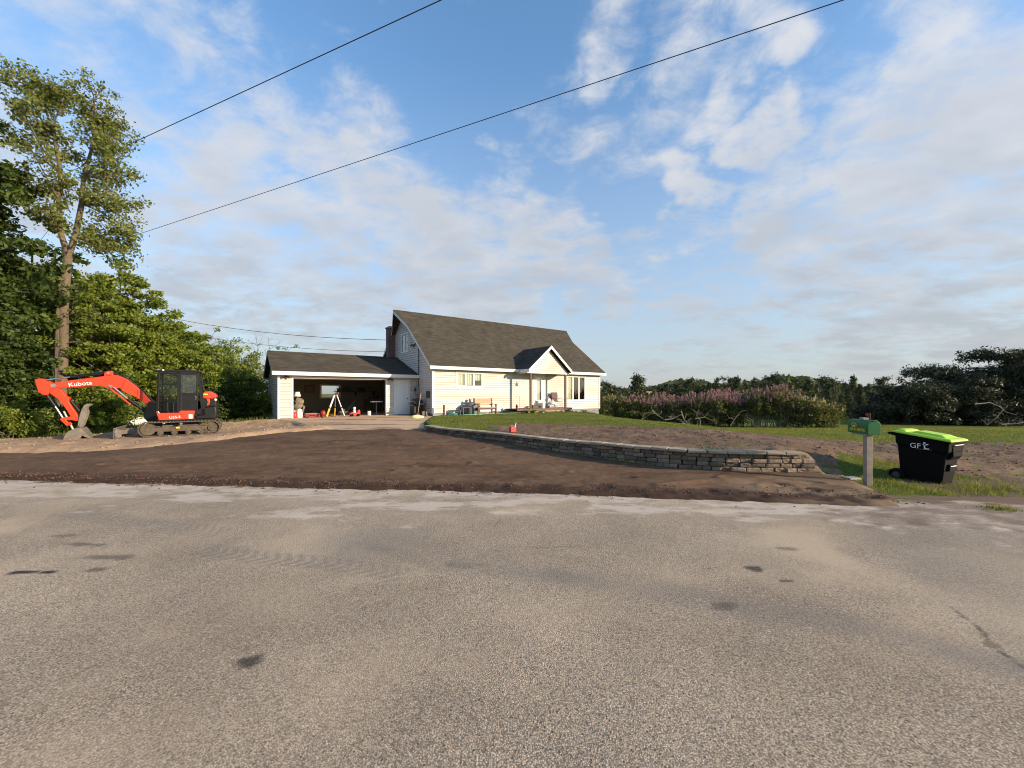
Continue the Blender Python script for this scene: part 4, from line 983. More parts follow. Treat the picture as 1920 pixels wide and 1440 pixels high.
# ------------------------------------------------------------------ excavator (local axes: x towards its rear, y away from the viewer, z up)
EXO = np.array([-12.56, 14.89])
def E(u, v, s):
    """photo pixel -> (x, z) on the machine's lengthwise plane s metres in from its near track"""
    d = np.array([(u-U0)/FPX, 1.0]); n = -NX
    t = (EXO@n+s)/(d@n); p = d*t
    return float((p-EXO)@AX), float(EYE-(v-V0)/FPX*p[1])
exc = empty('excavator', (EXO[0], EXO[1], 0.0), TH, 'orange and black compact tracked excavator with folded boom', 'excavator')
def epoly(pix, s, ox=0., oy=0., k=1.): return [E(ox+u*k, oy+v*k, s) for u, v in pix]
k1, k2 = 200/1920, 210/1920
# boom
BS = 1.05
boom_px = [(60+x*k1, 680+y*k1) for x, y in ((385, 372), (500, 345), (1310, 245), (1480, 222), (1560, 228), (1690, 288))]+[(230+x*k2, 680+y*k2) for x, y in ((70, 280), (200, 372), (330, 478), (440, 600), (520, 690), (545, 740), (520, 772), (480, 730), (370, 690), (250, 595), (0, 482))]+[(60+x*k1, 680+y*k1) for x, y in ((1610, 458), (1480, 468), (1360, 462), (1260, 418), (900, 432), (520, 458), (385, 445))]
w = MB(); w.prism([E(u, v, BS) for u, v in boom_px], 'y', BS-.11, BS+.11); boom = w.build('boom', 'excavator_orange', exc, bevel=.015)
def e3(x, y, s, o=(60, 680), k=k1): a = E(o[0]+x*k, o[1]+y*k, s); return (a[0], s, a[1])
w = MB(); w.prism([E(60+x*k1, 680+y*k1, BS) for x, y in ((1310, 240), (1325, 175), (1390, 150), (1455, 155), (1470, 225))], 'y', BS-.13, BS+.13); w.build('cylinder_bracket', 'excavator_orange', boom, bevel=.01)
for q, hw2, rr in ((e3(1430, 425, BS), .16, .05), (e3(520, 740, BS, (230, 680), k2), .17, .075), (e3(415, 415, BS), .15, .06), (e3(1390, 190, BS), .15, .035)):
    w = MB(); w.cyl((q[0], BS-hw2, q[2]), (q[0], BS+hw2, q[2]), rr, 14); w.build('pivot_pin', 'grey_metal', boom)
# seams of the boom's welded sections
for a, b in ((e3(1680, 300, BS-.113), e3(1612, 455, BS-.113)), (e3(1905, 485, BS-.113), e3(1895, 605, BS-.113))):
    w = MB(); w.tube([a, b], .008, 5); w.build('weld_seam', 'dark_red', boom)
# lettering on the boom
a, b = Vector(e3(735, 395, BS-.116)), Vector(e3(1000, 368, BS-.116)); d = (b-a).normalized(); up = Vector((-d.z, 0, d.x)); nrm = d.cross(up)
Mt = Matrix(((d.x, up.x, nrm.x, (a.x+b.x)/2), (d.y, up.y, nrm.y, BS-.117), (d.z, up.z, nrm.z, (a.z+b.z)/2), (0, 0, 0, 1)))
text_part('lettering', 'Kubota', 0.20, 'letter_white', boom, Mt)
# arm cylinder on top of the boom
w = MB(); w.tube([e3(690, 258, BS), e3(1320, 195, BS)], .055, 12); w.build('arm_cylinder', 'excavator_black', exc, smooth=True)
w = MB(); w.tube([e3(200, 315, BS), e3(690, 258, BS)], .03, 10); w.build('cylinder_rod', 'chrome', exc, smooth=True)
w = MB(); w.tube([e3(760, 225, BS-.06), e3(1000, 200, BS-.07), e3(1300, 170, BS-.06), e3(1480, 195, BS-.06), e3(1700, 270, BS-.06), e3(1900, 420, BS-.06), e3(2100, 600, BS-.06), e3(2280, 800, BS-.02)], .018, 6); w.tube([e3(760, 232, BS+.06), e3(1300, 160, BS+.07), e3(1500, 185, BS+.06), e3(1900, 410, BS+.06), e3(2280, 790, BS+.05)], .018, 6); w.build('hydraulic_hose', 'black_metal', exc)
# arm (stick) with its head
AS = 1.05
head = [(85, 312), (140, 290), (225, 290), (370, 372), (395, 450), (330, 500), (330, 572), (255, 585), (150, 530)]
w = MB(); w.prism([E(60+x*k1, 680+y*k1, AS) for x, y in head], 'y', AS-.17, AS-.12); w.prism([E(60+x*k1, 680+y*k1, AS) for x, y in head], 'y', AS+.12, AS+.17); w.build('arm_head', 'excavator_orange', exc, bevel=.01)
stick = [(308, 450), (345, 400), (400, 440), (530, 470), (575, 530), (620, 592), (690, 632), (668, 690), (760, 835), (838, 950), (832, 1045), (770, 1045), (715, 975), (640, 850), (560, 740), (470, 640), (330, 545)]
w = MB(); w.prism([E(60+x*k1, 680+y*k1, AS) for x, y in stick], 'y', AS-.10, AS+.10); arm = w.build('arm', 'excavator_orange', exc, bevel=.012)
w = MB(); w.tube([e3(270, 585, AS-.02), e3(420, 790, AS-.02)], .05, 12); w.build('bucket_cylinder', 'excavator_black', exc, smooth=True)
w = MB(); w.tube([e3(420, 790, AS-.02), e3(560, 1000, AS-.02)], .03, 10); w.build('cylinder_rod', 'chrome', exc, smooth=True)
w = MB(); w.tube([e3(700, 690, AS), e3(870, 890, AS)], .045, 10); w.build('thumb_cylinder', 'excavator_black', exc, smooth=True)
w = MB(); w.prism([E(60+x*k1, 680+y*k1, AS) for x, y in ((530, 1020), (560, 985), (740, 965), (800, 990), (790, 1035), (640, 1020), (700, 1110), (655, 1140), (560, 1050))], 'y', AS-.16, AS-.11); w.prism([E(60+x*k1, 680+y*k1, AS) for x, y in ((530, 1020), (560, 985), (740, 965), (800, 990), (790, 1035), (640, 1020), (700, 1110), (655, 1140), (560, 1050))], 'y', AS+.11, AS+.16); w.build('bucket_link', 'excavator_orange', exc, bevel=.008)
# thumb and bucket
thumb = [(840, 1120), (865, 1000), (905, 860), (955, 765), (1010, 735), (1090, 745), (1050, 775), (1000, 800), (1020, 900), (985, 1010), (940, 1120), (900, 1165)]
w = MB(); w.prism([E(60+x*k1, 680+y*k1, AS) for x, y in thumb], 'y', AS-.14, AS-.09); w.prism([E(60+x*k1, 680+y*k1, AS) for x, y in thumb], 'y', AS+.09, AS+.14); q = e3(900, 1000, AS); w.cyl((q[0], AS-.09, q[2]), (q[0], AS+.09, q[2]), .05, 10); q = e3(990, 830, AS); w.cyl((q[0], AS-.09, q[2]), (q[0], AS+.09, q[2]), .035, 10); w.build('thumb', 'dirty_steel', exc, bevel=.008)
bprof = [(620, 1400), (640, 1310), (690, 1235), (770, 1195), (850, 1160), (940, 1165), (985, 1220), (1040, 1290), (1105, 1335)]
inner = [(1080, 1352), (985, 1320), (900, 1270), (840, 1262), (780, 1290), (740, 1350), (720, 1420)]
w = MB(); pr = [E(60+x*k1, 680+y*k1, AS) for x, y in bprof+inner]
w.prism(pr, 'y', AS-.30, AS+.30)
bucket = w.build('bucket', 'dirty_steel', exc, bevel=.01)
w = MB(); sidep = [E(60+x*k1, 680+y*k1, AS) for x, y in bprof[:7]+[(900, 1400)]]; w.prism(sidep, 'y', AS-.315, AS-.295); w.prism(sidep, 'y', AS+.295, AS+.315); w.build('side_plate', 'dirty_steel', bucket)
for i in range(5):
    y = AS-.27+i*.135; a, b = e3(640, 1390, y), e3(610, 1425, y)
    w = MB(); w.prism([E(60+x*k1, 680+y2*k1, AS) for x, y2 in ((620, 1340), (660, 1360), (640, 1425), (605, 1440))], 'y', y-.035, y+.035); w.build('tooth', 'dirty_steel', bucket)
# boom cylinders
w = MB(); w.tube([e3(1720, 650, BS-.22), e3(400, 840, BS-.22, (230, 680), k2)], .055, 12); w.tube([e3(1720, 650, BS+.22), e3(400, 840, BS+.22, (230, 680), k2)], .055, 12); w.build('boom_cylinder', 'excavator_black', exc, smooth=True)
w = MB(); w.tube([e3(1470, 445, BS-.20), e3(1720, 650, BS-.22)], .032, 10); w.tube([e3(1470, 445, BS+.20), e3(1720, 650, BS+.22)], .032, 10); w.build('cylinder_rod', 'chrome', exc, smooth=True)
w = MB(); w.prism([E(60+x*k1, 680+y*k1, BS) for x, y in ((1440, 470), (1465, 462), (1820, 750), (1790, 755))], 'y', BS-.30, BS-.27); w.build('rod_guard', 'excavator_orange', exc)
# swing post between boom and body
w = MB(); w.prism([E(u, v, BS) for u, v in ((282, 752), (296, 756), (300, 790), (284, 796), (272, 784), (270, 770))], 'y', BS-.20, BS+.20); w.build('swing_post', 'excavator_black', exc, bevel=.02)
# tracks: rubber belt on frame, idler, sprocket and rollers
tl, tr = E(257, 805, 0)[0]+.28, E(414, 800, 0)[0]-.28
R_ = .27; zc = .275
def belt(r, n=14):
    pts = []
    for i in range(n+1): a = -math.pi/2+math.pi*i/n; pts.append((tr+r*math.cos(a), zc+r*math.sin(a)))
    for i in range(n+1): a = math.pi/2+math.pi*i/n; pts.append((tl+r*math.cos(a), zc+r*math.sin(a)))
    return pts
for name, y0, y1 in (('track', 0.0, .40), ('track', 1.56, 1.96)):
    tk = MB(); o_, i_ = belt(R_), belt(R_-.035); n = len(o_)
    for i in range(n):
        j = (i+1) % n
        tk.quad((o_[i][0], y0, o_[i][1]), (o_[j][0], y0, o_[j][1]), (o_[j][0], y1, o_[j][1]), (o_[i][0], y1, o_[i][1]))
        tk.quad((i_[j][0], y0, i_[j][1]), (i_[i][0], y0, i_[i][1]), (i_[i][0], y1, i_[i][1]), (i_[j][0], y1, i_[j][1]))
        for y, flip in ((y0, 1), (y1, 0)):
            q = [(o_[i][0], y, o_[i][1]), (i_[i][0], y, i_[i][1]), (i_[j][0], y, i_[j][1]), (o_[j][0], y, o_[j][1])]; tk.quad(*(q if flip else q[::-1]))
    # lugs spaced along the belt
    per = 2*(tr-tl)+2*math.pi*R_; m_ = 52
    for k in range(m_):
        s = per*k/m_
        if s < tr-tl: x, z, a = tl+s, zc-R_, -math.pi/2
        elif s < tr-tl+math.pi*R_: t = (s-(tr-tl))/R_-math.pi/2; x, z, a = tr+R_*math.cos(t), zc+R_*math.sin(t), t
        elif s < 2*(tr-tl)+math.pi*R_: x, z, a = tr-(s-(tr-tl)-math.pi*R_), zc+R_, math.pi/2
        else: t = (s-2*(tr-tl)-math.pi*R_)/R_+math.pi/2; x, z, a = tl+R_*math.cos(t), zc+R_*math.sin(t), t
        c, s_ = math.cos(a), math.sin(a); tx, tz = -s_, c; h = .022
        P = [(x-tx*.026, z-tz*.026), (x+tx*.026, z+tz*.026), (x+tx*.016+c*h, z+tz*.016+s_*h), (x-tx*.016+c*h, z-tz*.016+s_*h)]
        tk.prism(P, 'y', y0+.01+(.0 if k % 2 else .02), y1-.01-(.02 if k % 2 else .0))
    trk = tk.build(name, 'track_rubber', exc)
    w = MB(); w.prism([(tl-.02, .22), (tl-.02, .32), (tl+.35, .345), (tr-.45, .37), (tr-.1, .32), (tr-.1, .22), (tr-.4, .17), (tl+.3, .17)], 'y', y0+.07, y1-.05); w.build('track_frame', 'muddy_frame', trk, bevel=.02)
    w = MB(); w.cyl((tl, y0+.06, zc), (tl, y1-.06, zc), .215, 22); w.cyl((tl, y0+.045, zc), (tl, y0+.06, zc), .08, 14); w.build('idler_wheel', 'muddy_frame', trk)
    w = MB(); pts = [(tr+(.225 if i % 2 else .195)*math.cos(i*math.pi/14), zc+(.225 if i % 2 else .195)*math.sin(i*math.pi/14)) for i in range(28)]; w.prism(pts, 'y', y0+.09, y1-.09); w.cyl((tr, y0+.03, zc), (tr, y0+.10, zc), .13, 18); w.cyl((tr, y0+.015, zc), (tr, y0+.03, zc), .07, 12); w.build('sprocket', 'muddy_frame', trk)
    for i in range(4):
        x = tl+.34+i*(tr-tl-.66)/3; w = MB(); w.cyl((x, y0+.045, .125), (x, y1-.045, .125), .085, 14); w.cyl((x, y0+.03, .125), (x, y0+.05, .125), .035, 10); w.build('track_roller', 'muddy_frame', trk)
    w = MB(); x = (tl+tr)/2; w.cyl((x, y0+.06, .455), (x, y1-.06, .455), .045, 10); w.build('carrier_roller', 'dirty_steel', trk)
    if y0 == 0.0:
        w = MB(); x = (tl+tr)/2-.1; w.box(x-.05, x+.06, .042, .052, .28, .34); w.build('warning_sticker', 'yellow', trk)
w = MB(); w.box(tl+.35, tr-.45, .40, 1.56, .22, .42); w.cyl(((tl+tr)/2, .98, .42), ((tl+tr)/2, .98, .56), .42, 24); w.build('undercarriage', 'dirty_steel', exc)
# dozer blade
bx0 = tl-.85
w = MB(); prof = [(bx0, .0), (bx0-.06, .12), (bx0-.05, .28), (bx0+.02, .40), (bx0+.06, .39), (bx0, .27), (bx0-.005, .12), (bx0+.06, .0)]; w.prism(prof, 'y', .0, 1.96); w.prism([(bx0-.05, .01), (bx0-.04, .38), (bx0+.16, .30), (bx0+.16, .05)], 'y', .0, .03); w.prism([(bx0-.05, .01), (bx0-.04, .38), (bx0+.16, .30), (bx0+.16, .05)], 'y', 1.93, 1.96); w.build('dozer_blade', 'dirty_steel', exc, bevel=.006)
w = MB()
for y in (.50, 1.34): w.prism([(bx0+.02, .10), (bx0+.02, .26), (tl+.45, .40), (tl+.45, .26)], 'y', y, y+.12)
w.build('blade_arm', 'dirty_steel', exc, bevel=.01)
# body
z0b = .58
P = lambda u, v, s=.06: E(u, v, s)
xa, xb, xc = P(293, 780)[0], P(366, 780)[0], P(405, 775)[0]
w = MB(); w.box(xa+.02, xc-.05, .10, 1.86, z0b-.02, .74); w.build('turntable_deck', 'excavator_black', exc)
w = MB(); w.prism([P(292.5, 771), P(297, 771), P(299, 774.5), P(335, 774), P(338, 770), P(365, 770), P(363, 785.5), P(298, 788)], 'y', .045, .12); sk = w.build('side_panel', 'excavator_orange', exc, bevel=.012)
w = MB(); a, b = P(336, 772), P(349, 786); w.tube([(a[0], .04, a[1]), (b[0], .04, b[1])], .007, 5); w.build('panel_seam', 'dark_red', sk)
w = MB(); a, b = P(354, 777), P(361, 784.5); w.box(a[0], b[0], .036, .044, b[1], a[1]); w.build('sticker', 'letter_white', sk)
a, b = P(316, 783.5, .04), P(340, 781.5, .04); dx = Vector((b[0]-a[0], 0, b[1]-a[1])); d = dx.normalized(); up = Vector((-d.z, 0, d.x)); nrm = d.cross(up)
Mt = Matrix(((d.x, up.x, nrm.x, (a[0]+b[0])/2), (0, 0, nrm.y, .040), (d.z, up.z, nrm.z, (a[1]+b[1])/2), (0, 0, 0, 1)))
text_part('lettering', 'U55-5', 0.13, 'letter_white', sk, Mt)
w = MB(); cw = [P(366, 770), P(375, 765), P(405, 761), P(407, 772), P(404, 785), P(366, 786)]; w.prism(cw, 'y', .06, 1.88); w.build('counterweight', 'excavator_black', exc, bevel=.05, seg=3)
w = MB(); hood = [P(381, 764), P(380, 744), P(403, 746), P(405.5, 752), P(405, 761.5)]; w.prism(hood, 'y', .10, 1.84); w.build('engine_cover', 'excavator_black', exc, bevel=.03, seg=3)
w = MB(); w.prism([P(380, 746.5), P(380, 738), P(384, 734.5), P(392, 733.5), P(399, 737), P(405, 741), P(405, 745.5), P(398, 747.5)], 'y', .08, 1.86); hd = w.build('rear_hood', 'excavator_orange', exc, bevel=.03, seg=3)
w = MB(); a = P(387, 739, .07); w.box(a[0]-.09, a[0]+.04, .066, .078, a[1]-.03, a[1]+.02); w.build('sticker', 'yellow', hd)
w = MB(); w.prism([P(386.5, 747), P(392, 747.5), P(394, 752), P(392, 759), P(387.5, 761), P(389.5, 754)], 'y', .065, .10); w.build('hood_trim', 'excavator_orange', exc, bevel=.01)
w = MB(); a = P(404, 749.5, .1); w.ball((a[0], .12, a[1]), .05, .05, .05, 10, 6); w.build('rear_lamp', 'white_plastic', exc, smooth=True)
w = MB(); w.box(xa+.02, P(380, 750)[0], 1.12, 1.86, .74, 1.30); w.build('side_hood', 'excavator_black', exc, bevel=.04, seg=3)
# cab: posts, roof, door and glass
CY0, CY1 = .06, 1.06
fl, ml, dl, rl = P(297.5, 700)[0], P(334.5, 700)[0], P(371, 700)[0], P(382, 700)[0]
zt, zb, zd = P(330, 697)[1], .76, P(330, 768)[1]
xf_b = P(296, 768)[0]
w = MB()
for y in (CY0, CY1-.07):
    w.tube([(fl, y+.035, zt), (xf_b-.02, y+.035, zb)], .038, 6); w.box(ml-.04, ml+.04, y, y+.07, zb, zt); w.prism([(dl-.02, zt), (dl+.06, zt), (rl+.04, zb+.3), (rl+.04, zb), (rl-.06, zb)], 'y', y, y+.07)
    w.box(xf_b, rl, y, y+.06, zb-.03, zb+.05); w.box(fl, dl, y, y+.07, zt-.07, zt+.0)
w.box(fl-.02, fl+.05, CY0, CY1, zt-.08, zt); w.box(xf_b-.03, xf_b+.03, CY0, CY1, zb-.02, zb+.06)
w.build('cab_frame', 'excavator_black', exc)
w = MB(); w.prism([(fl-.14, zt), (fl-.10, zt+.05), (ml, zt+.085), (dl+.05, zt+.07), (dl+.12, zt), (fl-.1, zt-.02)], 'y', CY0-.02, CY1+.02); w.build('cab_roof', 'excavator_black', exc, bevel=.02)
w = MB(); a = P(308, 694, .05); w.cyl((a[0], CY0-.03, a[1]), (a[0]-.05, CY0-.03, a[1]), .03, 10); w.build('work_lamp', 'white_plastic', exc)
w = MB(); w.box(ml+.04, dl-.02, CY0+.005, CY0+.03, zb+.05, P(350, 738)[1]-.02)
for q in ((ml+.04, ml+.09, zb+.05, zt-.07), (dl-.05, dl+.0, zb+.05, zt-.07), (ml+.09, dl-.05, zt-.12, zt-.07), (ml+.09, dl-.05, P(350, 738)[1]-.03, P(350, 738)[1]+.03)): w.box(q[0], q[1], CY0-.006, CY0+.036, q[2], q[3])
cd = w.build('cab_door', 'excavator_black', exc, bevel=.006)
w = MB(); w.quad((ml+.09, CY0+.015, P(350, 738)[1]+.03), (dl-.05, CY0+.015, P(350, 738)[1]+.03), (dl-.05, CY0+.015, zt-.12), (ml+.09, CY0+.015, zt-.12)); w.build('pane', 'glass', cd)
w = MB(); a = P(368, 744, .05); w.tube([(a[0]-.05, CY0-.02, a[1]+.03), (a[0], CY0-.04, a[1]), (a[0]-.02, CY0-.02, a[1]-.10)], .014, 6); w.build('handle', 'grey_metal', cd)
for q in (((fl+.05, CY0+.03, zt-.08), (ml-.04, CY0+.03, zt-.08), (ml-.04, CY0+.03, zb+.05), (xf_b+.03, CY0+.03, zb+.05)),
          ((fl+.05, CY1-.03, zt-.08), (dl, CY1-.03, zt-.08), (rl-.06, CY1-.03, zb+.05), (xf_b+.03, CY1-.03, zb+.05)),
          ((fl, CY0+.07, zt-.08), (fl, CY1-.07, zt-.08), (xf_b, CY1-.07, zb+.06), (xf_b, CY0+.07, zb+.06)),
          ((dl+.05, CY0+.07, zt-.03), (dl+.05, CY1-.07, zt-.03), (rl+.02, CY1-.07, zb+.4), (rl+.02, CY0+.07, zb+.4))):
    w = MB(); w.quad(*q); w.build('cab_glass', 'cab_glass', exc)
sx = (ml+dl)/2-.12
w = MB(); w.box(sx-.28, sx+.22, .32, .82, zb+.10, zb+.32); w.prism([(sx+.12, zb+.28), (sx+.26, zb+.28), (sx+.36, zb+.95), (sx+.26, zb+.97)], 'y', .34, .80); w.build('seat', 'dark_grey', exc, bevel=.05, seg=3)
w = MB()
for y in (.26, .86): w.box(sx-.34, sx+.05, y-.06, y+.06, zb+.1, zb+.52); w.tube([(sx-.30, y, zb+.5), (sx-.36, y, zb+.74)], .02, 6)
w.tube([(xf_b+.25, .45, zb), (xf_b+.22, .45, zb+.5)], .018, 6); w.tube([(xf_b+.25, .65, zb), (xf_b+.22, .65, zb+.5)], .018, 6)
w.build('control_console', 'dark_grey', exc, bevel=.01)

# ------------------------------------------------------------------ mailbox
mbx = empty('mailbox', (6.37, 7.02, float(z_lawn(np.array(6.37), np.array(7.02)))), math.radians(-8), 'green roadside mailbox with yellow lettering on a grey wooden post', 'mailbox')
w = MB(); w.box(-.048, .048, -.048, .048, -.25, .93); w.build('post', 'grey_wood', mbx, bevel=.006)
w = MB(); w.box(-.08, .08, -.10, .28, .905, .930); w.build('support_board', 'grey_wood', mbx)
hw_, zlo, zs, L0, L1 = .095, .932, 1.085, -.14, .36
def arch(r, z0, zs_, n=10): return [(-r, z0), (r, z0)]+[(r*math.cos(a), zs_+r*math.sin(a)) for a in [math.pi*i/n for i in range(n+1)]]
w = MB(); w.prism(arch(hw_, zlo, zs), 'y', L0+.002, L1); w.build('box', 'mail_green', mbx, bevel=.004)
w = MB(); w.prism(arch(hw_+.006, zlo-.006, zs), 'y', L0-.016, L0); dr = w.build('door', 'mail_green', mbx, bevel=.005)
w = MB(); w.tube([(-.02, L0-.018, 1.165), (0, L0-.045, 1.175), (.02, L0-.018, 1.165)], .007, 6); w.build('latch', 'grey_metal', dr)
w = MB(); w.tube([(.10, .10, 1.02), (.107, .10, 1.28)], .009, 6); w.box(.101, .108, .085, .20, 1.235, 1.295); w.build('flag', 'dark_red', mbx)
w = MB(); w.box(-.03, .06, .06, .16, 1.181, 1.215); w.build('number_plate', 'grey_metal', mbx)
Ms = Matrix(((0, 0, -1, -hw_-.003), (-1, 0, 0, .11), (0, 1, 0, .995), (0, 0, 0, 1)))
text_part('lettering', 'JOHN DEERE', 0.066, 'letter_yellow', mbx, Ms, .003)
w = MB(Matrix(((0, 0, -1, -hw_-.0035), (-1, 0, 0, .19), (0, 1, 0, 1.075), (0, 0, 0, 1))))
ring = [(.065*math.cos(a), .042*math.sin(a)) for a in [2*math.pi*i/20 for i in range(20)]]
for i in range(20):
    a, b = ring[i], ring[(i+1) % 20]; w.quad((a[0], a[1], 0), (b[0], b[1], 0), (b[0]*.84, b[1]*.78, 0), (a[0]*.84, a[1]*.78, 0))
w.poly([(-.035, -.008, 0), (.010, .000, 0), (.026, .022, 0), (.034, .018, 0), (.022, -.006, 0), (.040, -.018, 0), (.010, -.014, 0), (-.020, -.016, 0), (-.042, -.024, 0)])
w.build('emblem', 'letter_yellow', mbx)

# ------------------------------------------------------------------ wheeled bin
BX, BY = 8.03, 7.20; al = math.radians(-22.5)
ax_r = Vector((math.sin(al), math.cos(al), 0)); ax_w = Vector((math.cos(al), -math.sin(al), 0))
bz = float(z_lawn(np.array(BX), np.array(BY)))-.03
bn = empty('wheeled_bin', (BX, BY, bz), math.radians(22.5), 'black wheeled refuse bin with lime green lid', 'bin')
# local: x across the front (0..0.6), y backwards (0..0.8), z up; taper towards the ground
W_, D_ = .60, .78
def shell(z, inset): return [(inset, inset*1.3), (W_-inset, inset*1.3), (W_-inset, D_-inset*.5), (inset, D_-inset*.5)]
def loft(w, rings):
    vs, fs = [], []
    for r in rings: vs += r
    n = 4
    for i in range(len(rings)-1):
        for k in range(n): k2 = (k+1) % n; fs.append((i*n+k, i*n+k2, (i+1)*n+k2, (i+1)*n+k))
    fs += [tuple(range(n))[::-1], tuple((len(rings)-1)*n+k for k in range(n))]
    w._add(vs, fs)
top = lambda y: .875+.115*y/D_
def ring(inset, zf, z=None): return [(x, y, zf(y) if z is None else z) for x, y in shell(0, inset)]
w = MB(); loft(w, [ring(.105, None, 0.0), ring(.075, lambda y: .28+.1*y), ring(.045, lambda y: top(y)-.27), ring(.012, lambda y: top(y)-.22), ring(.0, lambda y: top(y)-.02)]); body = w.build('body', 'black_plastic', bn, bevel=.018, seg=3)
w = MB(); loft(w, [[(x, y, top(y)-.05) for x, y in ((-.018, -.02), (W_+.018, -.02), (W_+.018, D_+.0), (-.018, D_+.0))], [(x, y, top(y)-.02) for x, y in ((-.022, -.025), (W_+.022, -.025), (W_+.022, D_+.0), (-.022, D_+.0))]]); w.build('rim', 'black_plastic', body, bevel=.005)
w = MB(); lid_z = lambda y: top(y)
loft(w, [[(x, y, top(y)-.018) for x, y in ((-.03, -.04), (W_+.03, -.04), (W_+.03, D_+.03), (-.03, D_+.03))], [(x, y, top(y)+.012) for x, y in ((-.03, -.04), (W_+.03, -.04), (W_+.03, D_+.03), (-.03, D_+.03))],
         [(x, y, top(y)+.030) for x, y in ((.015, .0), (W_-.015, .0), (W_-.015, D_-.02), (.015, D_-.02))]])
lid = w.build('lid', 'lime_lid', bn, bevel=.014, seg=3)
w = MB(); loft(w, [[(x, y, top(y)+.028) for x, y in ((.055, .05), (W_-.055, .05), (W_-.055, D_-.22), (.055, D_-.22))], [(x, y, top(y)+.068) for x, y in ((.13, .14), (W_-.13, .14), (W_-.13, D_-.28), (.13, D_-.28))]]); w.build('lid_crown', 'lime_lid', lid, bevel=.014, seg=3)
w = MB(); loft(w, [[(x, y, top(y)+.026) for x, y in ((.04, D_-.16), (W_-.04, D_-.16), (W_-.04, D_+.0), (.04, D_+.0))], [(x, y, top(y)+.055) for x, y in ((.07, D_-.13), (W_-.07, D_-.13), (W_-.07, D_-.03), (.07, D_-.03))]]); w.build('lid_hinge', 'lime_lid', lid, bevel=.01)
w = MB(); w.tube([(.03, D_+.11, top(D_)-.045), (W_-.03, D_+.11, top(D_)-.045)], .020, 10)
for x in (.05, W_/2, W_-.05): w.prism([(D_-.02, top(D_)-.10), (D_-.02, top(D_)+.0), (D_+.12, top(D_)-.03), (D_+.11, top(D_)-.062)], 'x', x-.02, x+.02)
w.build('handle', 'black_plastic', bn)
for x in (-.02, W_-.09):
    w = MB(); c = (x, D_-.03, .125); 
    w.tube([(x, c[1], c[2]), (x+.012, c[1], c[2]), (x+.10, c[1], c[2]), (x+.11, c[1], c[2])], [.10, .125, .125, .10], 24); wh = w.build('wheel', 'black_plastic', bn)
    w = MB(); w.cyl((x-.006, c[1], c[2]), (x+.002, c[1], c[2]), .06, 16); w.cyl((x-.014, c[1], c[2]), (x-.006, c[1], c[2]), .022, 12); w.build('hub', 'dark_grey', wh)
w = MB(); w.cyl((0.09, D_-.03, .125), (W_-.09, D_-.03, .125), .014, 8); w.build('axle', 'grey_metal', bn)
# recesses and grab bars on the front
w = MB()
w.box(.15, .45, -.002, .03, .67, .765); w.prism([(-.012, .665), (-.012, .585), (.035, .52), (.035, .665)], 'x', .13, .47); w.build('front_recess', 'black_plastic', body)
w = MB(); w.tube([(.14, -.022, .79), (.46, -.022, .79)], .011, 8); w.tube([(.20, .052, .385), (.40, .052, .385)], .012, 8); w.build('grab_bar', 'grey_metal', bn)
w = MB(); w.box(.17, .43, .048, .075, .30, .42); w.build('front_recess', 'black_plastic', body)
# lettering on the side that faces the mailbox
def side_M(y, z, x=.005):
    return Matrix(((0, -.06, -1, x), (-1, 0, 0, y), (0, 1, -.03, z), (0, 0, 0, 1)))
text_part('lettering', 'GF', 0.135, 'letter_white', bn, side_M(.47, .733), .003)
w = MB(side_M(.318, .733)); w.box(-.028, -.008, -.048, .030, -.002, .002); w.box(-.008, .045, -.048, -.030, -.002, .002)
w.poly([(-.020, .030, .001), (-.038, .052, .001), (-.050, .048, .001), (-.042, .034, .001)]); w.poly([(-.015, .030, .001), (.020, .058, .001), (.042, .052, .001), (.022, .034, .001)])
w.cyl((-.019, .070, -.002), (-.019, .070, .002), .017, 12); w.build('lettering', 'letter_white', bn)
w = MB(side_M(.36, .677, .022)); w.box(-.11, .12, -.006, .006, -.001, .002); w.build('lettering', 'letter_dim', bn)
# slab in the grass by the post
zz = float(z_lawn(np.array(6.55), np.array(7.65)))
w = MB(); w.box(-.13, .12, -.08, .08, -.04, .02); o = w.build('stepping_slab', 'slab_stone', bevel=.008); o.location = (6.55, 7.55, zz+.02); o.rotation_euler = (0, 0, .15)
tag(o, 'flat grey stone slab lying in the grass behind the mailbox post', 'slab')
# ------------------------------------------------------------------ things in and around the garage and house
def hthing(name, a, b, z, label, cat, rz=0.0, group=None):
    return empty(name, (*hw(a, b), z), TH+rz, label, cat, group)
GF = 0.288
# survey tripod in the doorway
t = hthing('surveying_tripod', 2.02, .35, GF, 'tall tripod with one yellow and two pale legs in the garage doorway', 'tripod')
w = MB(); w.lathe((0, 0, 1.24), [(.09, 0), (.10, .02), (.10, .05), (.05, .07), (.04, .12)], 14); w.build('head', 'dark_red', t)
for i, (fx, fy, m1, m2) in enumerate(((-.50, -.10, 'white_plastic', 'yellow'), (.46, -.12, 'white_plastic', 'white_plastic'), (.05, .55, 'grey_metal', 'yellow'))):
    A = Vector((fx*.12, fy*.12, 1.24)); B = Vector((fx, fy, .0)); Mi = A.lerp(B, .55)
    r0 = .045 if i == 0 else .026
    w = MB(); w.tube([A, Mi], [r0, r0*1.05], 6); lg = w.build('leg', m1, t)
    w = MB(); w.tube([Mi, A.lerp(B, .60)], [r0*1.25, r0*1.25], 6); w.build('clamp', 'black_metal', lg)
    w = MB(); w.tube([A.lerp(B, .60), A.lerp(B, .95)], [r0*1.15, r0*.95], 6); w.build('lower_leg', m2, lg)
    w = MB(); w.tube([A.lerp(B, .95), B], [r0*.8, .012], 6); w.build('foot', 'dark_red', lg)
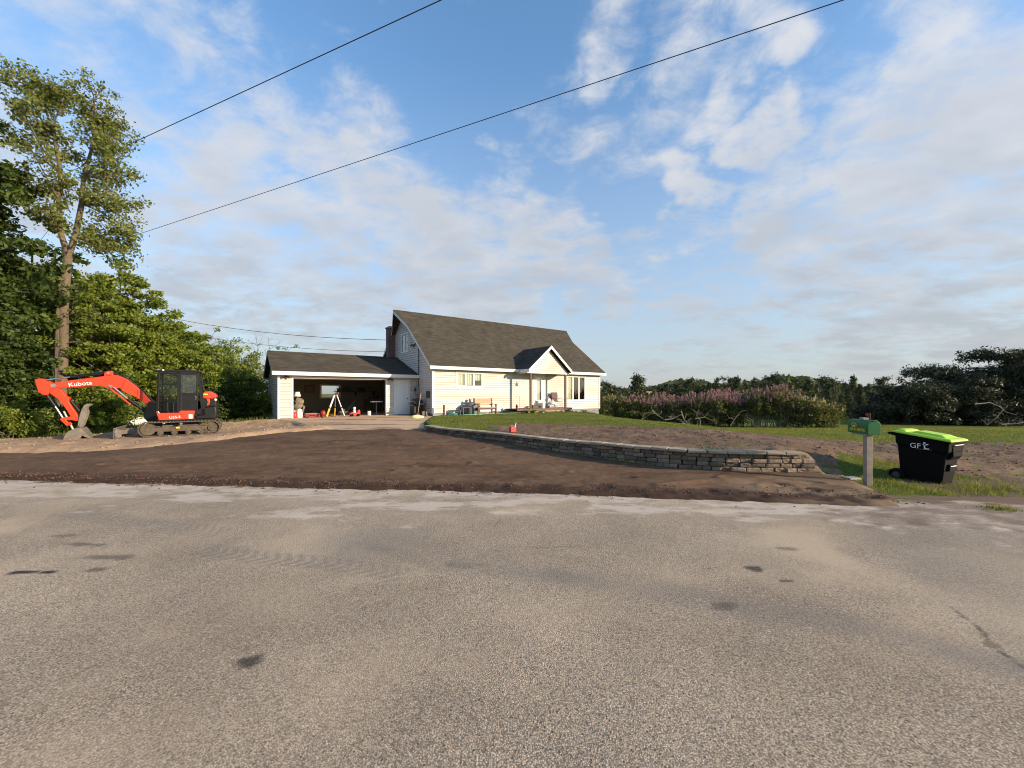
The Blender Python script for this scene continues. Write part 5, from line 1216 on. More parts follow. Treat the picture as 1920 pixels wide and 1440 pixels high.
# red jug and white sack by the left jamb
t = hthing('detergent_jug', .06, -.05, GF, 'red and white jug standing at the left garage door jamb', 'jug')
w = MB(); w.lathe((0, 0, 0), [(.09, 0), (.10, .02), (.10, .22), (.06, .30), (.03, .33), (.03, .36)], 12); w.build('jug', 'red_plastic', t, smooth=True)
w = MB(); w.cyl((0, 0, .36), (0, 0, .40), .035, 10); w.build('lid', 'white_plastic', t)
t = MB(); t.lathe((0, 0, 0), [(.13, 0), (.16, .08), (.15, .30), (.11, .46), (.05, .50)], 10); o = t.build('paper_sack', 'white_plastic', smooth=True); o.location = (*hw(.30, -.12), GF); tag(o, 'white slumped sack beside the red jug in the garage', 'sack')
# floor lamp with white shade, behind a chair heaped with clothes
t = hthing('floor_lamp', .42, -2.2, GF, 'floor lamp with pale shade behind the heaped chair in the garage', 'lamp')
w = MB(); w.lathe((0, 0, 0), [(.13, 0), (.13, .02), (.02, .04), (.012, .06), (.012, 1.2)], 12); w.build('stand', 'black_metal', t)
w = MB(); w.lathe((0, 0, 1.15), [(.20, 0), (.13, .26)], 16); w.build('lamp_shade', 'white_plastic', t, smooth=True)
t = hthing('armchair', .38, -1.5, GF, 'old armchair heaped with brown clothing inside the garage', 'chair')
w = MB(); w.box(-.30, .30, -.30, .30, .12, .42); w.box(-.30, .30, .18, .32, .42, .95); w.build('seat', 'fabric_brown', t, bevel=.04, seg=3)
for x in (-.27, .27): 
    w = MB(); w.box(x-.06, x+.06, -.28, .18, .42, .62); w.build('armrest', 'fabric_brown', t, bevel=.03)
for x in (-.24, .24):
    for y in (-.24, .24): w = MB(); w.box(x-.03, x+.03, y-.03, y+.03, 0, .12); w.build('leg', 'dark_wood', t)
w = MB(); w.ball((0, -.05, .58), .27, .24, .20, 14, 9, .16); w.ball((.08, .12, .86), .22, .14, .22, 12, 8, .18); o = w.build('clothing_heap', 'fabric_brown', smooth=True); o.location = t.location; o.rotation_euler = t.rotation_euler
tag(o, 'heap of brown clothes piled on the old armchair', 'clothes')
# long red toolbox, tray, red ball-shaped cover
t = hthing('tool_chest', .95, -.35, GF, 'low dark red tool chest on the garage floor near the jug', 'tool chest')
w = MB(); w.box(-.36, .36, -.18, .18, 0, .20); w.build('box', 'dark_red', t, bevel=.012)
w = MB(); w.box(-.35, .35, -.17, .17, .202, .235); w.build('lid', 'grey_metal', t, bevel=.008); w = MB(); w.tube([(-.15, -.19, .12), (-.13, -.22, .12), (.13, -.22, .12), (.15, -.19, .12)], .010, 6); w.build('handle', 'black_metal', t)
t = MB(); t.box(-.26, .26, -.16, .16, 0, .30); t.box(-.28, .28, -.18, .18, .30, .33); o = t.build('storage_tote', 'black_plastic', bevel=.015); o.location = (*hw(1.22, -.95), GF); o.rotation_euler = (0, 0, TH); tag(o, 'black lidded storage tote behind the red tool chest', 'tote')
t = hthing('canister_vacuum', 1.52, -.55, GF, 'round dark red canister vacuum on the garage floor', 'vacuum')
w = MB(); w.lathe((0, 0, .05), [(.13, 0), (.17, .06), (.17, .20), (.11, .30), (.04, .32)], 16); w.build('body', 'dark_red', t, smooth=True)
for i in range(3): a = i*2.1; w = MB(); w.ball((.12*math.cos(a), .12*math.sin(a), .04), .035, .035, .04, 8, 6); w.build('caster', 'black_metal', t)
w = MB(); w.tube([(.10, -.1, .25), (.25, -.2, .12), (.40, -.25, .03), (.55, -.22, .025)], .022, 7); w.build('hose', 'black_metal', t)
w = MB(); w.box(-.40, .40, -.10, .10, 0, .05); w.box(-.36, -.1, -.07, .07, .05, .10); w.cyl((.15, 0, .05), (.15, 0, .12), .05, 10); o = w.build('floor_jack', 'dark_red', bevel=.01); o.location = (*hw(1.05, .10), GF); o.rotation_euler = (0, 0, TH+.1); tag(o, 'low dark red trolley jack just inside the garage doorway', 'jack')
# red and white ride-on toy
t = hthing('toy_car', 3.12, -.05, GF, 'small red ride-on toy car with white figure in the garage doorway', 'toy')
w = MB(); w.prism([(-.26, .07), (-.28, .20), (-.18, .25), (-.12, .22), (.10, .22), (.18, .38), (.26, .38), (.28, .20), (.26, .07)], 'y', -.14, .14); w.build('body', 'red_plastic', t, bevel=.02, seg=3)
for x in (-.17, .17):
    for y in (-.16, .11): w = MB(); w.cyl((x, y, .08), (x, y+.05, .08), .08, 14); w.build('wheel', 'black_plastic', t)
w = MB(); w.lathe((-.02, 0, .22), [(.08, 0), (.09, .10), (.06, .16)], 12); w.ball((-.02, 0, .46), .085, .08, .09, 12, 8); w.build('figure', 'white_plastic', t, smooth=True)
# white sink table on a stand, round white lamp
t = hthing('utility_table', 4.62, -1.0, GF, 'small white topped utility table on a single post in the garage', 'table')
w = MB(); w.box(-.33, .33, -.20, .20, .78, .85); w.build('tabletop', 'white_plastic', t, bevel=.015); w = MB(); w.cyl((0, 0, .02), (0, 0, .78), .025, 10); w.box(-.20, .20, -.15, .15, 0, .02); w.build('stand', 'grey_metal', t)
w = MB(); w.lathe((0, 0, 0), [(.10, 0), (.11, .02), (.11, .24), (.09, .26)], 14); o = w.build('paint_bucket', 'white_plastic', smooth=True); o.location = (*hw(4.10, -.7), GF); tag(o, 'white paint bucket on the garage floor under the table', 'bucket')
# pushed back: mower, bicycle-like clutter, shelf with boxes
t = hthing('lawn_mower', 2.85, -1.9, GF, 'dark push lawn mower parked in the garage', 'lawn mower')
w = MB(); w.box(-.26, .26, -.22, .22, .10, .24); w.cyl((0, 0, .24), (0, 0, .38), .13, 14); w.build('deck', 'dark_grey', t, bevel=.02)
for x in (-.26, .26):
    for y in (-.22, .22): w = MB(); w.cyl((x, y-.02, .10), (x, y+.03, .10), .10, 14); w.build('wheel', 'black_plastic', t)
w = MB(); w.tube([(.22, -.18, .2), (.75, -.18, .95), (.78, .18, .95), (.22, .18, .2)], .014, 6); w.build('handle', 'black_metal', t)
t = hthing('wall_shelf', 4.2, -6.85, 1.72, 'long dark shelf on the garage rear wall right of the window', 'shelf')
w = MB(); w.box(-.9, 2.1, -.20, .20, 0, .04); w.build('board', 'dark_wood', t)
for x in (-.7, .6, 1.9): w = MB(); w.prism([(.20, 0), (-.15, 0), (.20, -.30)], 'x', x-.015, x+.015); w.build('bracket', 'black_metal', t)
for i, (x, ww, h) in enumerate(((-.55, .3, .22), (-.1, .25, .30), (.45, .35, .20), (1.0, .28, .26), (1.55, .4, .24))):
    w = MB(); w.box(-ww/2, ww/2, -.14, .14, 0, h); w.box(-ww/2-.008, ww/2+.008, -.148, .148, h-.05, h+.004); o = w.build('storage_box', 'dark_grey' if i % 2 else 'fabric_brown', bevel=.006); o.location = (*hw(4.2+x, -6.85), 1.762); o.rotation_euler = (0, 0, TH)
    tag(o, ('small brown box on the garage shelf nearest the window', 'tall dark box second on the garage shelf', 'wide brown box in the middle of the garage shelf', 'dark box fourth along the garage shelf', 'brown box at the right end of the garage shelf')[i], 'box', 'boxes on the garage shelf')
t = hthing('picture_frame', 1.75, -7.17, 1.68, 'dark framed picture on the garage rear wall left of the window', 'picture')
w = MB()
for q in ((-.32, .32, 0, .06), (-.32, .32, .46, .52), (-.32, -.26, .06, .46), (.26, .32, .06, .46)): w.box(q[0], q[1], -.01, .02, q[2], q[3])
w.build('frame', 'dark_wood', t); w = MB(); w.box(-.26, .26, .0, .01, .06, .46); w.build('print', 'fabric_brown', t)
t = hthing('workbench', 5.6, -5.2, GF, 'dark workbench along the right garage wall', 'workbench')
w = MB(); w.box(-.35, .35, -1.3, 1.3, .86, .92); w.build('benchtop', 'dark_wood', t)
for x in (-.3, .3):
    for y in (-1.2, 1.2): w = MB(); w.box(x-.04, x+.04, y-.04, y+.04, 0, .86); w.build('leg', 'dark_wood', t)
w = MB(); w.box(-.3, .3, -.4, .35, 0, .40); w.box(-.05, .3, -.38, .3, .40, .47); o = w.build('tool_crate', 'dark_grey', bevel=.01); o.location = (*hw(5.6, -5.2), .925); o.rotation_euler = (0, 0, TH); tag(o, 'dark crate standing on the garage workbench', 'crate')

# grill and tools at the foot of the gable
t = hthing('gas_grill', 6.38, 1.15, GF-.02, 'black gas grill with side shelves against the house gable', 'grill')
w = MB(); w.box(-.28, .28, -.36, .36, .10, .68); w.build('cabinet', 'black_metal', t, bevel=.015)
w = MB(); w.prism([(-.26, .70), (-.26, .86), (-.14, 1.02), (.10, 1.05), (.26, .92), (.26, .70)], 'y', -.34, .34); w.build('lid', 'black_metal', t, bevel=.03, seg=3)
w = MB(); w.tube([(-.33, -.25, .86), (-.33, .25, .86)], .014, 8); w.tube([(-.33, -.22, .86), (-.26, -.22, .84)], .01, 6); w.tube([(-.33, .22, .86), (-.26, .22, .84)], .01, 6); w.build('lid_handle', 'chrome', t)
for y in (-.60, .60): w = MB(); w.box(-.24, .22, y-.22, y+.22, .70, .74); w.build('side_shelf', 'grey_metal' if y > 0 else 'black_metal', t, bevel=.01)
for y in (-.2, 0, .2): w = MB(); w.cyl((-.31, y, .62), (-.275, y, .62), .03, 12); w.build('knob', 'chrome', t)
for x in (-.22, .22):
    for y in (-.3, .3): w = MB(); w.cyl((x-.02, y, .05), (x+.02, y, .05), .05, 10); w.build('caster', 'black_plastic', t)
t = hthing('push_broom', 6.25, 1.95, GF-.02, 'long handled broom leaning on the grill', 'broom')
w = MB(); w.tube([(-.12, 0, .10), (.08, 0, 1.35)], .016, 8); w.build('handle', 'bench_wood', t)
w = MB(); w.box(-.20, -.06, -.08, .08, .12, .18); w.box(-.21, -.05, -.09, .09, 0, .12); w.build('brush', 'bench_wood', t)
t = hthing('spade', 6.55, 1.98, GF-.02, 'spade standing blade down beside the broom', 'spade')
w = MB(); w.tube([(-.05, 0, .26), (.16, 0, 1.16)], .015, 8); w.build('handle', 'dark_wood', t); w = MB(); w.prism([(-.10, .30), (.10, .30), (.10, .10), (0, 0), (-.10, .10)], 'x', -.065, -.055); w.build('blade', 'grey_metal', t)
w = MB(); w.ball((0, 0, .08), .32, .17, .10, 14, 8, .18); w.ball((.26, .05, .06), .16, .12, .07, 10, 7, .2); o = w.build('yellow_bag', 'pale_yellow', smooth=True); o.location = (*hw(5.45, 3.55), GF-.012); o.rotation_euler = (0, 0, TH-.1); tag(o, 'crumpled yellow bag lying at the edge of the concrete', 'bag')
for i, a_ in enumerate((6.30, 6.52)):
    w = MB(); w.box(-.055, .055, -.14, .09, 0, .07); w.lathe((0, .03, .06), [(.058, 0), (.055, .10), (.065, .24)], 10); o = w.build('rubber_boot', 'fabric_brown', smooth=False, bevel=.02); o.location = (*hw(a_, 2.32), GF-.012); o.rotation_euler = (0, 0, TH)
    tag(o, 'tan work boot standing beside the broom', 'boot', 'pair of work boots')
# along the front wall: tap post with hose, bench, side table, covered thing
def zl_h(a, b): x, y = hw(a, b); return float(z_lawn(np.array(x), np.array(y)))
t = hthing('water_post', 7.28, 3.05, zl_h(7.28, 3.05), 'short wooden post with a white water pipe by the house corner', 'post')
w = MB(); w.box(-.045, .045, -.045, .045, -.1, .62); w.build('post', 'dark_wood', t); w = MB(); w.tube([(.07, -.02, -.05), (.07, -.02, .42), (.05, -.08, .46)], .02, 7); w.build('pipe', 'white_plastic', t)
hz = zl_h(7.8, 3.1)
def coil(name, a, b, R, n, r, m, label, tilt=0.0, flat=.018):
    w = MB(); P = [(R*(1+.10*math.sin(i*.7))*math.cos(i*.5), R*(1+.08*math.cos(i*.9))*math.sin(i*.5)*(1-.2*tilt), r+flat*(i % 12)*.5+.004*math.sin(i)) for i in range(int(n*12.6))]
    w.tube(P, r, 6); o = w.build(name, m, smooth=True); o.location = (*hw(a, b), zl_h(a, b)); o.rotation_euler = (0, 0, TH); tag(o, label, 'hose'); return o
coil('garden_hose', 7.75, 3.12, .30, 5, .016, 'teal_hose', 'teal garden hose coiled by the water post')
w = MB(); P = [hw(8.2+i*.3, 3.35+.25*math.sin(i*.55)) for i in range(16)]; w.tube([(x, y, float(z_lawn(np.array(x), np.array(y)))+.03) for x, y in P], .018, 6); o = w.build('soaker_hose', 'green_hose', smooth=True); tag(o, 'pale green hose stretched along the front of the house', 'hose')
t = hthing('bench', 9.85, 3.35, zl_h(9.85, 3.35), 'slatted wooden garden bench against the front wall', 'bench')
for x in (-.62, .62):
    for y, zt_ in ((-.24, .60), (.22, .98)):
        w = MB(); w.prism([(y-.035, 0), (y+.035, 0), (y+.035+(.06 if y > 0 else 0), zt_), (y-.035+(.06 if y > 0 else 0), zt_)], 'x', x-.035, x+.035); w.build('leg', 'dark_wood', t)
    w = MB(); w.box(x-.06, x+.06, -.32, .26, .602, .64); w.build('armrest', 'dark_wood', t)
for i in range(4): w = MB(); y = -.27+i*.125; w.box(-.60, .60, y, y+.105, .40, .432); w.build('seat_slat', 'bench_wood', t)
for i in range(3): w = MB(); z = .54+i*.145; w.box(-.575, .575, .205+i*.018, .235+i*.018, z, z+.115); w.build('back_slat', 'bench_wood', t)
w = MB(); w.box(-.60, .60, -.25, -.22, .32, .398); w.box(-.60, .60, .18, .21, .32, .398); w.build('apron_rail', 'dark_wood', t)
t = hthing('side_table', 8.55, 3.25, zl_h(8.55, 3.25), 'low dark square side table left of the bench', 'table')
w = MB(); w.box(-.28, .28, -.24, .24, .42, .46); w.build('tabletop', 'dark_wood', t)
for x in (-.24, .24):
    for y in (-.2, .2): w = MB(); w.box(x-.025, x+.025, y-.025, y+.025, 0, .42); w.build('leg', 'black_metal', t)
t = MB(); t.lathe((0, 0, 0), [(.40, 0), (.42, .10), (.40, .40), (.30, .62), (.12, .72), (.03, .74)], 18); o = t.build('covered_fire_pit', 'grey_cover', smooth=True); o.location = (*hw(9.12, 2.92), zl_h(9.12, 2.92)); tag(o, 'grey domed cover over a round fire pit beside the bench', 'fire pit')
t = hthing('milk_can', 9.22, 2.62, zl_h(9.2, 2.62)+.0, 'tall grey milk can standing behind the bench arm', 'milk can')
w = MB(); w.lathe((0, 0, 0), [(.13, 0), (.13, .62), (.07, .78), (.07, .86), (.10, .90)], 14); w.build('can', 'grey_metal', t, smooth=True); w = MB(); w.lathe((0, 0, .905), [(.10, 0), (.09, .03), (.03, .05)], 14); w.build('lid', 'grey_metal', t)
# porch things
PD = 0.622
t = hthing('white_bucket', 14.35, 3.35, PD, 'white plastic bucket on the porch deck', 'bucket')
w = MB(); w.lathe((0, 0, 0), [(.13, 0), (.155, .34), (.165, .34), (.165, .37), (.14, .37), (.125, .03)], 18); w.build('pail', 'white_plastic', t, smooth=True); w = MB(); w.tube([(.16*math.cos(a), -.03-.05*math.sin(a), .34-.20*math.sin(a)) for a in [math.pi*i/10 for i in range(11)]], .006, 5); w.build('bail', 'grey_metal', t)
w = MB(); w.box(-.24, .24, -.15, .15, 0, .20); w.box(-.25, .25, -.16, .16, .20, .215); o = w.build('cardboard_box', 'dark_wood', bevel=.006); o.location = (*hw(13.75, 3.2), PD); o.rotation_euler = (0, 0, TH); tag(o, 'dark low box on the porch left of the white bucket', 'box')
t = hthing('patio_chair', 15.95, 2.98, PD, 'brown sling patio chair on the porch', 'chair', -.1)
w = MB(); w.box(-.24, .24, -.22, .24, .40, .415); w.build('seat', 'brown_sling', t); w = MB(); w.prism([(.22, .42), (.25, .42), (.38, 1.05), (.35, 1.06)], 'x', -.23, .23); w.build('backrest', 'brown_sling', t)
for x in (-.26, .26):
    w = MB(); w.tube([(x, -.26, 0), (x, -.24, .62), (x, .24, .64), (x, .38, 1.06)], .017, 7); w.tube([(x, .30, 0), (x, .22, .45)], .017, 7); w.build('side_frame', 'bronze', t)
w = MB(); w.ball((0, 0, .26), .36, .24, .28, 16, 10, .2); w.ball((-.24, .05, .46), .20, .16, .26, 12, 8, .22); w.ball((.28, -.06, .16), .24, .20, .17, 12, 8, .22); o = w.build('blanket_heap', 'fabric_plaid', smooth=True); o.location = (*hw(15.25, 3.15), PD); o.rotation_euler = (0, 0, TH); tag(o, 'heap of grey and white blankets on the porch by the chair', 'blankets')
t = hthing('shepherd_hook', 12.35, 3.30, .44, 'thin metal shepherd hook with arched top left of the porch post', 'garden hook')
w = MB(); w.tube([(.12, 0, -.05), (.12, 0, .85), (.10, 0, 1.0), (.03, 0, 1.08), (-.05, 0, 1.08), (-.12, 0, 1.0), (-.13, 0, .9)], .010, 6); w.build('rod', 'black_metal', t)
w = MB(); w.lathe((0, 0, 0), [(.09, 0), (.09, .03), (.075, .05), (.075, .30), (.09, .32), (.03, .42), (.015, .48)], 8); o = w.build('lantern', 'dark_red'); o.location = (*hw(12.28, 3.25), .472); tag(o, 'dark rusty lantern standing on the side step of the porch', 'lantern')
w = MB()
for i in range(5): w.tube([(i*.05-.1, 0, 0), (i*.06-.13, 0, .6+.2*math.sin(i)), (i*.10-.2, .02, .95+.2*math.sin(i*2))], .008, 5)
o = w.build('wire_trellis', 'bronze'); o.location = (*hw(17.0, 2.75), zl_h(17, 2.75)); o.rotation_euler = (0, 0, TH); tag(o, 'thin bronze wire trellis under the tall front window', 'trellis')
# red fuel can behind the wall
fx, fy = 0.02, 11.75
t = empty('fuel_can', (fx, fy, float(z_bed(np.array(fx), np.array(fy)))), .5, 'red plastic fuel can with pale spout standing behind the retaining wall', 'fuel can'); t.scale = (.72, .72, .72)
w = MB(); w.prism([(-.13, 0), (.13, 0), (.13, .18), (.07, .23), (-.13, .23)], 'y', -.085, .085); w.build('can', 'red_plastic', t, bevel=.02, seg=3)
w = MB(); w.tube([(-.10, 0, .24), (-.08, 0, .285), (.04, 0, .285), (.05, 0, .23)], .014, 6); w.build('handle', 'red_plastic', t)
w = MB(); w.tube([(.09, 0, .20), (.13, 0, .28), (.16, 0, .40)], [.026, .02, .012], 8); w.build('spout', 'white_plastic', t)

# ------------------------------------------------------------------ poles and wires
PX_, PY_ = -38.0, 27.0
pole = empty('utility_pole', (PX_, PY_, -.1), .4, 'brown wooden utility pole among the trees', 'utility pole')
w = MB(); w.tube([(0, 0, -.3), (0, 0, 7), (0, 0, 15.0)], [.19, .16, .12], 12); w.build('post', 'pole_wood', pole)
w = MB(); w.box(-1.1, 1.1, -.06, .06, 13.25, 13.37); w.build('crossarm', 'pole_wood', pole)
for x in (-.95, .35, .95): w = MB(); w.lathe((x, 0, 13.37), [(.03, 0), (.05, .06), (.035, .10), (.05, .14), (.02, .20)], 8); w.build('insulator', 'grey_metal', pole)
def wire(name, A, B, sag, r, label, n=24, group='overhead wires'):
    A, B = Vector(A), Vector(B); w = MB()
    w.tube([A.lerp(B, i/n)-Vector((0, 0, sag*4*(i/n)*(1-i/n))) for i in range(n+1)], r, 5)
    return tag(w.build(name, 'wire', smooth=True), label, 'cable', group)
def ext(A, B, k): A, B = Vector(A), Vector(B); return A+(B-A)*k
A1 = (PX_, PY_, 13.4); B1 = (gx(820, 11.75), 11.75, gz(0, 11.75)); wire('power_line', A1, ext(A1, B1, 1.9), .05, .0155, 'thick upper overhead power line running past the tall tree')
A2 = (PX_, PY_, 8.6); B2 = (gx(1545, 6.87), 6.87, gz(0, 6.87)); wire('telephone_line', A2, ext(A2, B2, 1.6), .12, .009, 'thin lower overhead line crossing the sky above the roofs')
G0 = (-16.25, 14.62, .02); wire('guy_wire', (PX_, PY_, 14.4), G0, 0.0, .007, 'steel guy wire slanting down from the pole to the ground', 4)
a, b = Vector(G0), Vector((PX_, PY_, 14.4)); d = (b-a).normalized()
w = MB(); w.tube([a+d*.02, a+d*1.75], .030, 8); o = w.build('guy_guard', 'guy_guard', smooth=True); tag(o, 'pale yellow plastic guard on the foot of the guy wire', 'wire guard')
wire('service_line', (gx(300, 36), 36, gz(592, 36)), (*hw(6.6, -4.4), 5.45), .45, .018, 'upper service wire running from behind the shrubs to the chimney')
wire('service_line', (gx(330, 36), 36, gz(622, 36)), (*hw(6.6, -4.6), 4.62), .40, .014, 'lower service wire running from behind the shrubs to the house')
t = empty('clothes_post', (gx(1217, 40), 40, -.9), .1, 'pale T shaped clothesline post beyond the lilac hedge', 'post')
w = MB(); w.box(-.07, .07, -.07, .07, -.5, 2.62); w.build('post', 'bench_wood', t); w = MB(); w.box(-.30, .30, -.05, .05, 2.62, 2.72); w.build('crossbar', 'bench_wood', t)

# ------------------------------------------------------------------ white hull half hidden behind the excavator
t = empty('boat_hull', (gx(268, 20.4), 20.4, -.04), math.radians(35), 'low rounded white boat hull lying upturned behind the excavator blade', 'boat')
w = MB(); ringn = 14; secs = []
for i_ in range(13):
    f = i_/12; x = -1.5+3.0*f; hw0 = .55*math.sin(math.pi*min(1, .18+.82*f*.98+.0))**.6 if f > .5 else .55*(.35+.65*math.sin(math.pi*f)); hz0 = .30+.42*f**2
    secs.append([(x, hw0*math.cos(math.pi*k_/ringn), hz0*math.sin(math.pi*k_/ringn)) for k_ in range(ringn+1)])
vs = [p for s_ in secs for p in s_]; fs = [(a*(ringn+1)+k_, a*(ringn+1)+k_+1, (a+1)*(ringn+1)+k_+1, (a+1)*(ringn+1)+k_) for a in range(12) for k_ in range(ringn)]
w._add(vs, fs+[tuple(range(ringn+1)), tuple((12*(ringn+1)+k_ for k_ in range(ringn+1)))[::-1]]); w.build('hull', 'boat_white', t, smooth=True)
w = MB(); w.tube([(-1.5, 0, .31), (0, 0, .41), (1.5, 0, .73)], .025, 6); w.build('keel', 'boat_white', t)
for s_ in (-1, 1): w = MB(); w.tube([(-1.45, s_*.22, .03), (-.5, s_*.52, .03), (.3, s_*.54, .03), (1.3, s_*.3, .03)], .03, 6); w.build('gunwale', 'grey_wood', t)
# ------------------------------------------------------------------ plants
def leaf_arrays(C, S, aspect=0.6, up=0.6, axis=None, seed=1, spread=1.0):
    """rhombic leaves at points C with lengths S; returns vertices and quads"""
    r = np.random.default_rng(seed); n = len(C)
    nrm = r.normal(size=(n, 3))*spread; nrm[:, 2] = nrm[:, 2]*0.8+up; nrm /= np.linalg.norm(nrm, axis=1, keepdims=True)+1e-9
    t = r.normal(size=(n, 3)) if axis is None else axis+0.35*r.normal(size=(n, 3))
    t -= nrm*(t*nrm).sum(1, keepdims=True); t /= np.linalg.norm(t, axis=1, keepdims=True)+1e-9
    b = np.cross(nrm, t); S = np.asarray(S)[:, None]
    V = np.stack([C-t*S*0.5, C+b*S*aspect*0.5+t*S*0.08-nrm*S*0.06, C+t*S*0.5-nrm*S*0.10, C-b*S*aspect*0.5+t*S*0.08-nrm*S*0.06], 1).reshape(-1, 3)
    F = np.arange(n*4).reshape(-1, 4); return V, F
def leaves(name, C, S, shade, m, parent=None, **kw):
    V, F = leaf_arrays(np.asarray(C, float), S, **kw)
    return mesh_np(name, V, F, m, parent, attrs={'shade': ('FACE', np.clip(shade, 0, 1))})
class Plant:
    """grows limbs (wood) and leaf clusters; everything in metres round the plant's own foot"""
    def __init__(s, seed): s.r = random.Random(seed); s.n = np.random.default_rng(seed); s.w = MB(); s.C = []; s.S = []; s.H = []
    def limb(s, a, b, r0, r1, bend=0.15, seg=6, n=5):
        a, b = Vector(a), Vector(b); L = (b-a).length; k = Vector([s.r.uniform(-1, 1) for _ in range(3)])*L*bend
        P = [a.lerp(b, i/n)+k*math.sin(math.pi*i/n)*0.5 for i in range(n+1)]
        s.w.tube(P, [r0+(r1-r0)*i/n for i in range(n+1)], seg); return P
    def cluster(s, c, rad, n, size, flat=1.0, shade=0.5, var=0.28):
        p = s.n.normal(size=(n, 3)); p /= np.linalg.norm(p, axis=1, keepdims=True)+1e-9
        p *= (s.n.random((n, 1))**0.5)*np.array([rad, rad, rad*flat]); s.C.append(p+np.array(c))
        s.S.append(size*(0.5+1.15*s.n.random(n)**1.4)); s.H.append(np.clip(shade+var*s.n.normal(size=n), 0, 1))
    def spray(s, P, n, size, rad, shade, flat=.6, start=.35):
        """leaves strung along a limb path"""
        P = [np.array(p) for p in P]; m = len(P)-1
        t = start+(1-start)*s.n.random(n); i = np.minimum((t*m).astype(int), m-1); f = (t*m-i)[:, None]
        A = np.array(P); c = A[i]*(1-f)+A[i+1]*f+s.n.normal(size=(n, 3))*np.array([rad, rad, rad*flat])
        s.C.append(c); s.S.append(size*(0.6+0.8*s.n.random(n))); s.H.append(np.clip(shade+.25*s.n.normal(size=n), 0, 1))
    def done(s, root, wood, leaf, wname='trunk', lname='crown', **kw):
        if s.w.v: s.w.build(wname, wood, root, smooth=True)
        if s.C: leaves(lname, np.concatenate(s.C), np.concatenate(s.S), np.concatenate(s.H), leaf, root, **kw)

# tall open crowned tree behind the excavator
def tall_tree():
    X, Y = -19.5, 17.0
    root = empty('tall_tree', (X, Y, -.05), math.atan2(.754, .657), 'tall forked tree with open olive crown behind the excavator boom', 'tree')
    # local x runs across the view, z up
    p = Plant(11); vv = lambda v: v+max(0, 480-v)*.13; T = lambda u, v, d=0: Vector(((u-115)/65.8, d, (V0-vv(v))/43.2+EYE+.05))
    trunk = [T(115, 812), T(113, 740), T(117, 640), T(118, 560), T(126, 480)]
    p.w.tube([trunk[0]-Vector((0, 0, .4))]+trunk, [.23, .20, .18, .165, .155, .145], 12)
    p.w.tube([T(109, 790), T(106, 690), T(108, 590), T(115, 520)], [.12, .11, .10, .08], 8)      # second thin stem beside it
    lead1 = [T(126, 480), T(112, 430, .1), T(108, 360, .1), T(112, 300, .2), T(100, 230, .3), T(82, 160, .3), T(62, 125, .3)]
    lead2 = [T(126, 480), T(140, 430, -.1), T(152, 360, -.2), T(156, 300, -.1), T(172, 230, 0), T(178, 170, .2), T(150, 130, .2)]
    p.w.tube(lead1, [.11, .10, .085, .07, .05, .035, .012], 9); p.w.tube(lead2, [.115, .105, .095, .075, .055, .035, .012], 9)
    ends = []
    def side(base, u, v, d, r0): 
        P = p.limb(base, T(u, v, d), r0, .012, .14, 6, 7); ends.append(P)
    for base, tg in ((lead1[2], ((40, 330, .6), (60, 290, -1.2), (90, 300, 1.6))), (lead1[3], ((20, 250, .3), (45, 215, -1.3), (130, 220, 1.2))), (lead1[4], ((10, 180, .3), (120, 160, -.9), (70, 190, 1.3), (20, 130, 0))),
                     (lead1[5], ((30, 120, .5), (110, 125, 0), (90, 150, -1))), (lead1[1], ((50, 390, .5), (85, 400, -1.3))),
                     (lead2[1], ((230, 440, -.3), (282, 445, .2), (210, 470, -1.2), (190, 430, 1.5), (262, 400, -.8))), (lead2[2], ((230, 370, -.8), (270, 330, .2), (262, 375, 1.2), (205, 340, -1.5))),
                     (lead2[3], ((235, 290, .3), (265, 262, -.2), (215, 270, -1.5), (210, 250, 1.4))), (lead2[4], ((235, 205, .3), (222, 160, -.2), (200, 200, 1.3), (205, 230, -1.3))), (lead2[5], ((205, 150, .2), (175, 125, -.6), (225, 185, .8), (140, 118, .3)))):
        for (u, v, d) in tg: side(base, u, v, d, .042)
    for P in ends:
        p.spray(P, 130, .115, .22, .45, .8, .30)
        L = (Vector(P[-1])-Vector(P[0])).length
        for k in range(7):
            i = p.r.randrange(2, len(P)); b = Vector(P[i]); q = b+Vector((p.r.uniform(-.7, .7), p.r.uniform(-.7, .7), p.r.uniform(-.25, .75)))
            p.limb(b, q, .018, .006, .2, 4, 3); p.cluster(q, p.r.uniform(.22, .46), 48, .115, .9, p.r.uniform(.3, .7)); p.cluster(b.lerp(q, .5), .28, 22, .11, .9, .4)
    for P in (lead1[4:], lead2[4:]): p.spray(P, 200, .11, .28, .5)
    for k in range(14):   # fresh shoots low on the stem
        z = p.r.uniform(3.5, 7.5); b = Vector((p.r.uniform(-.1, .1), 0, z)); q = b+Vector((p.r.uniform(-.9, .9), p.r.uniform(-.6, .6), p.r.uniform(.0, .5))); p.limb(b, q, .02, .006, .2, 4, 3); p.cluster(q, .28, 30, .11, .8, .5)
    p.done(root, 'bark', 'leaf_tall', aspect=.62, up=.35)
tall_tree()

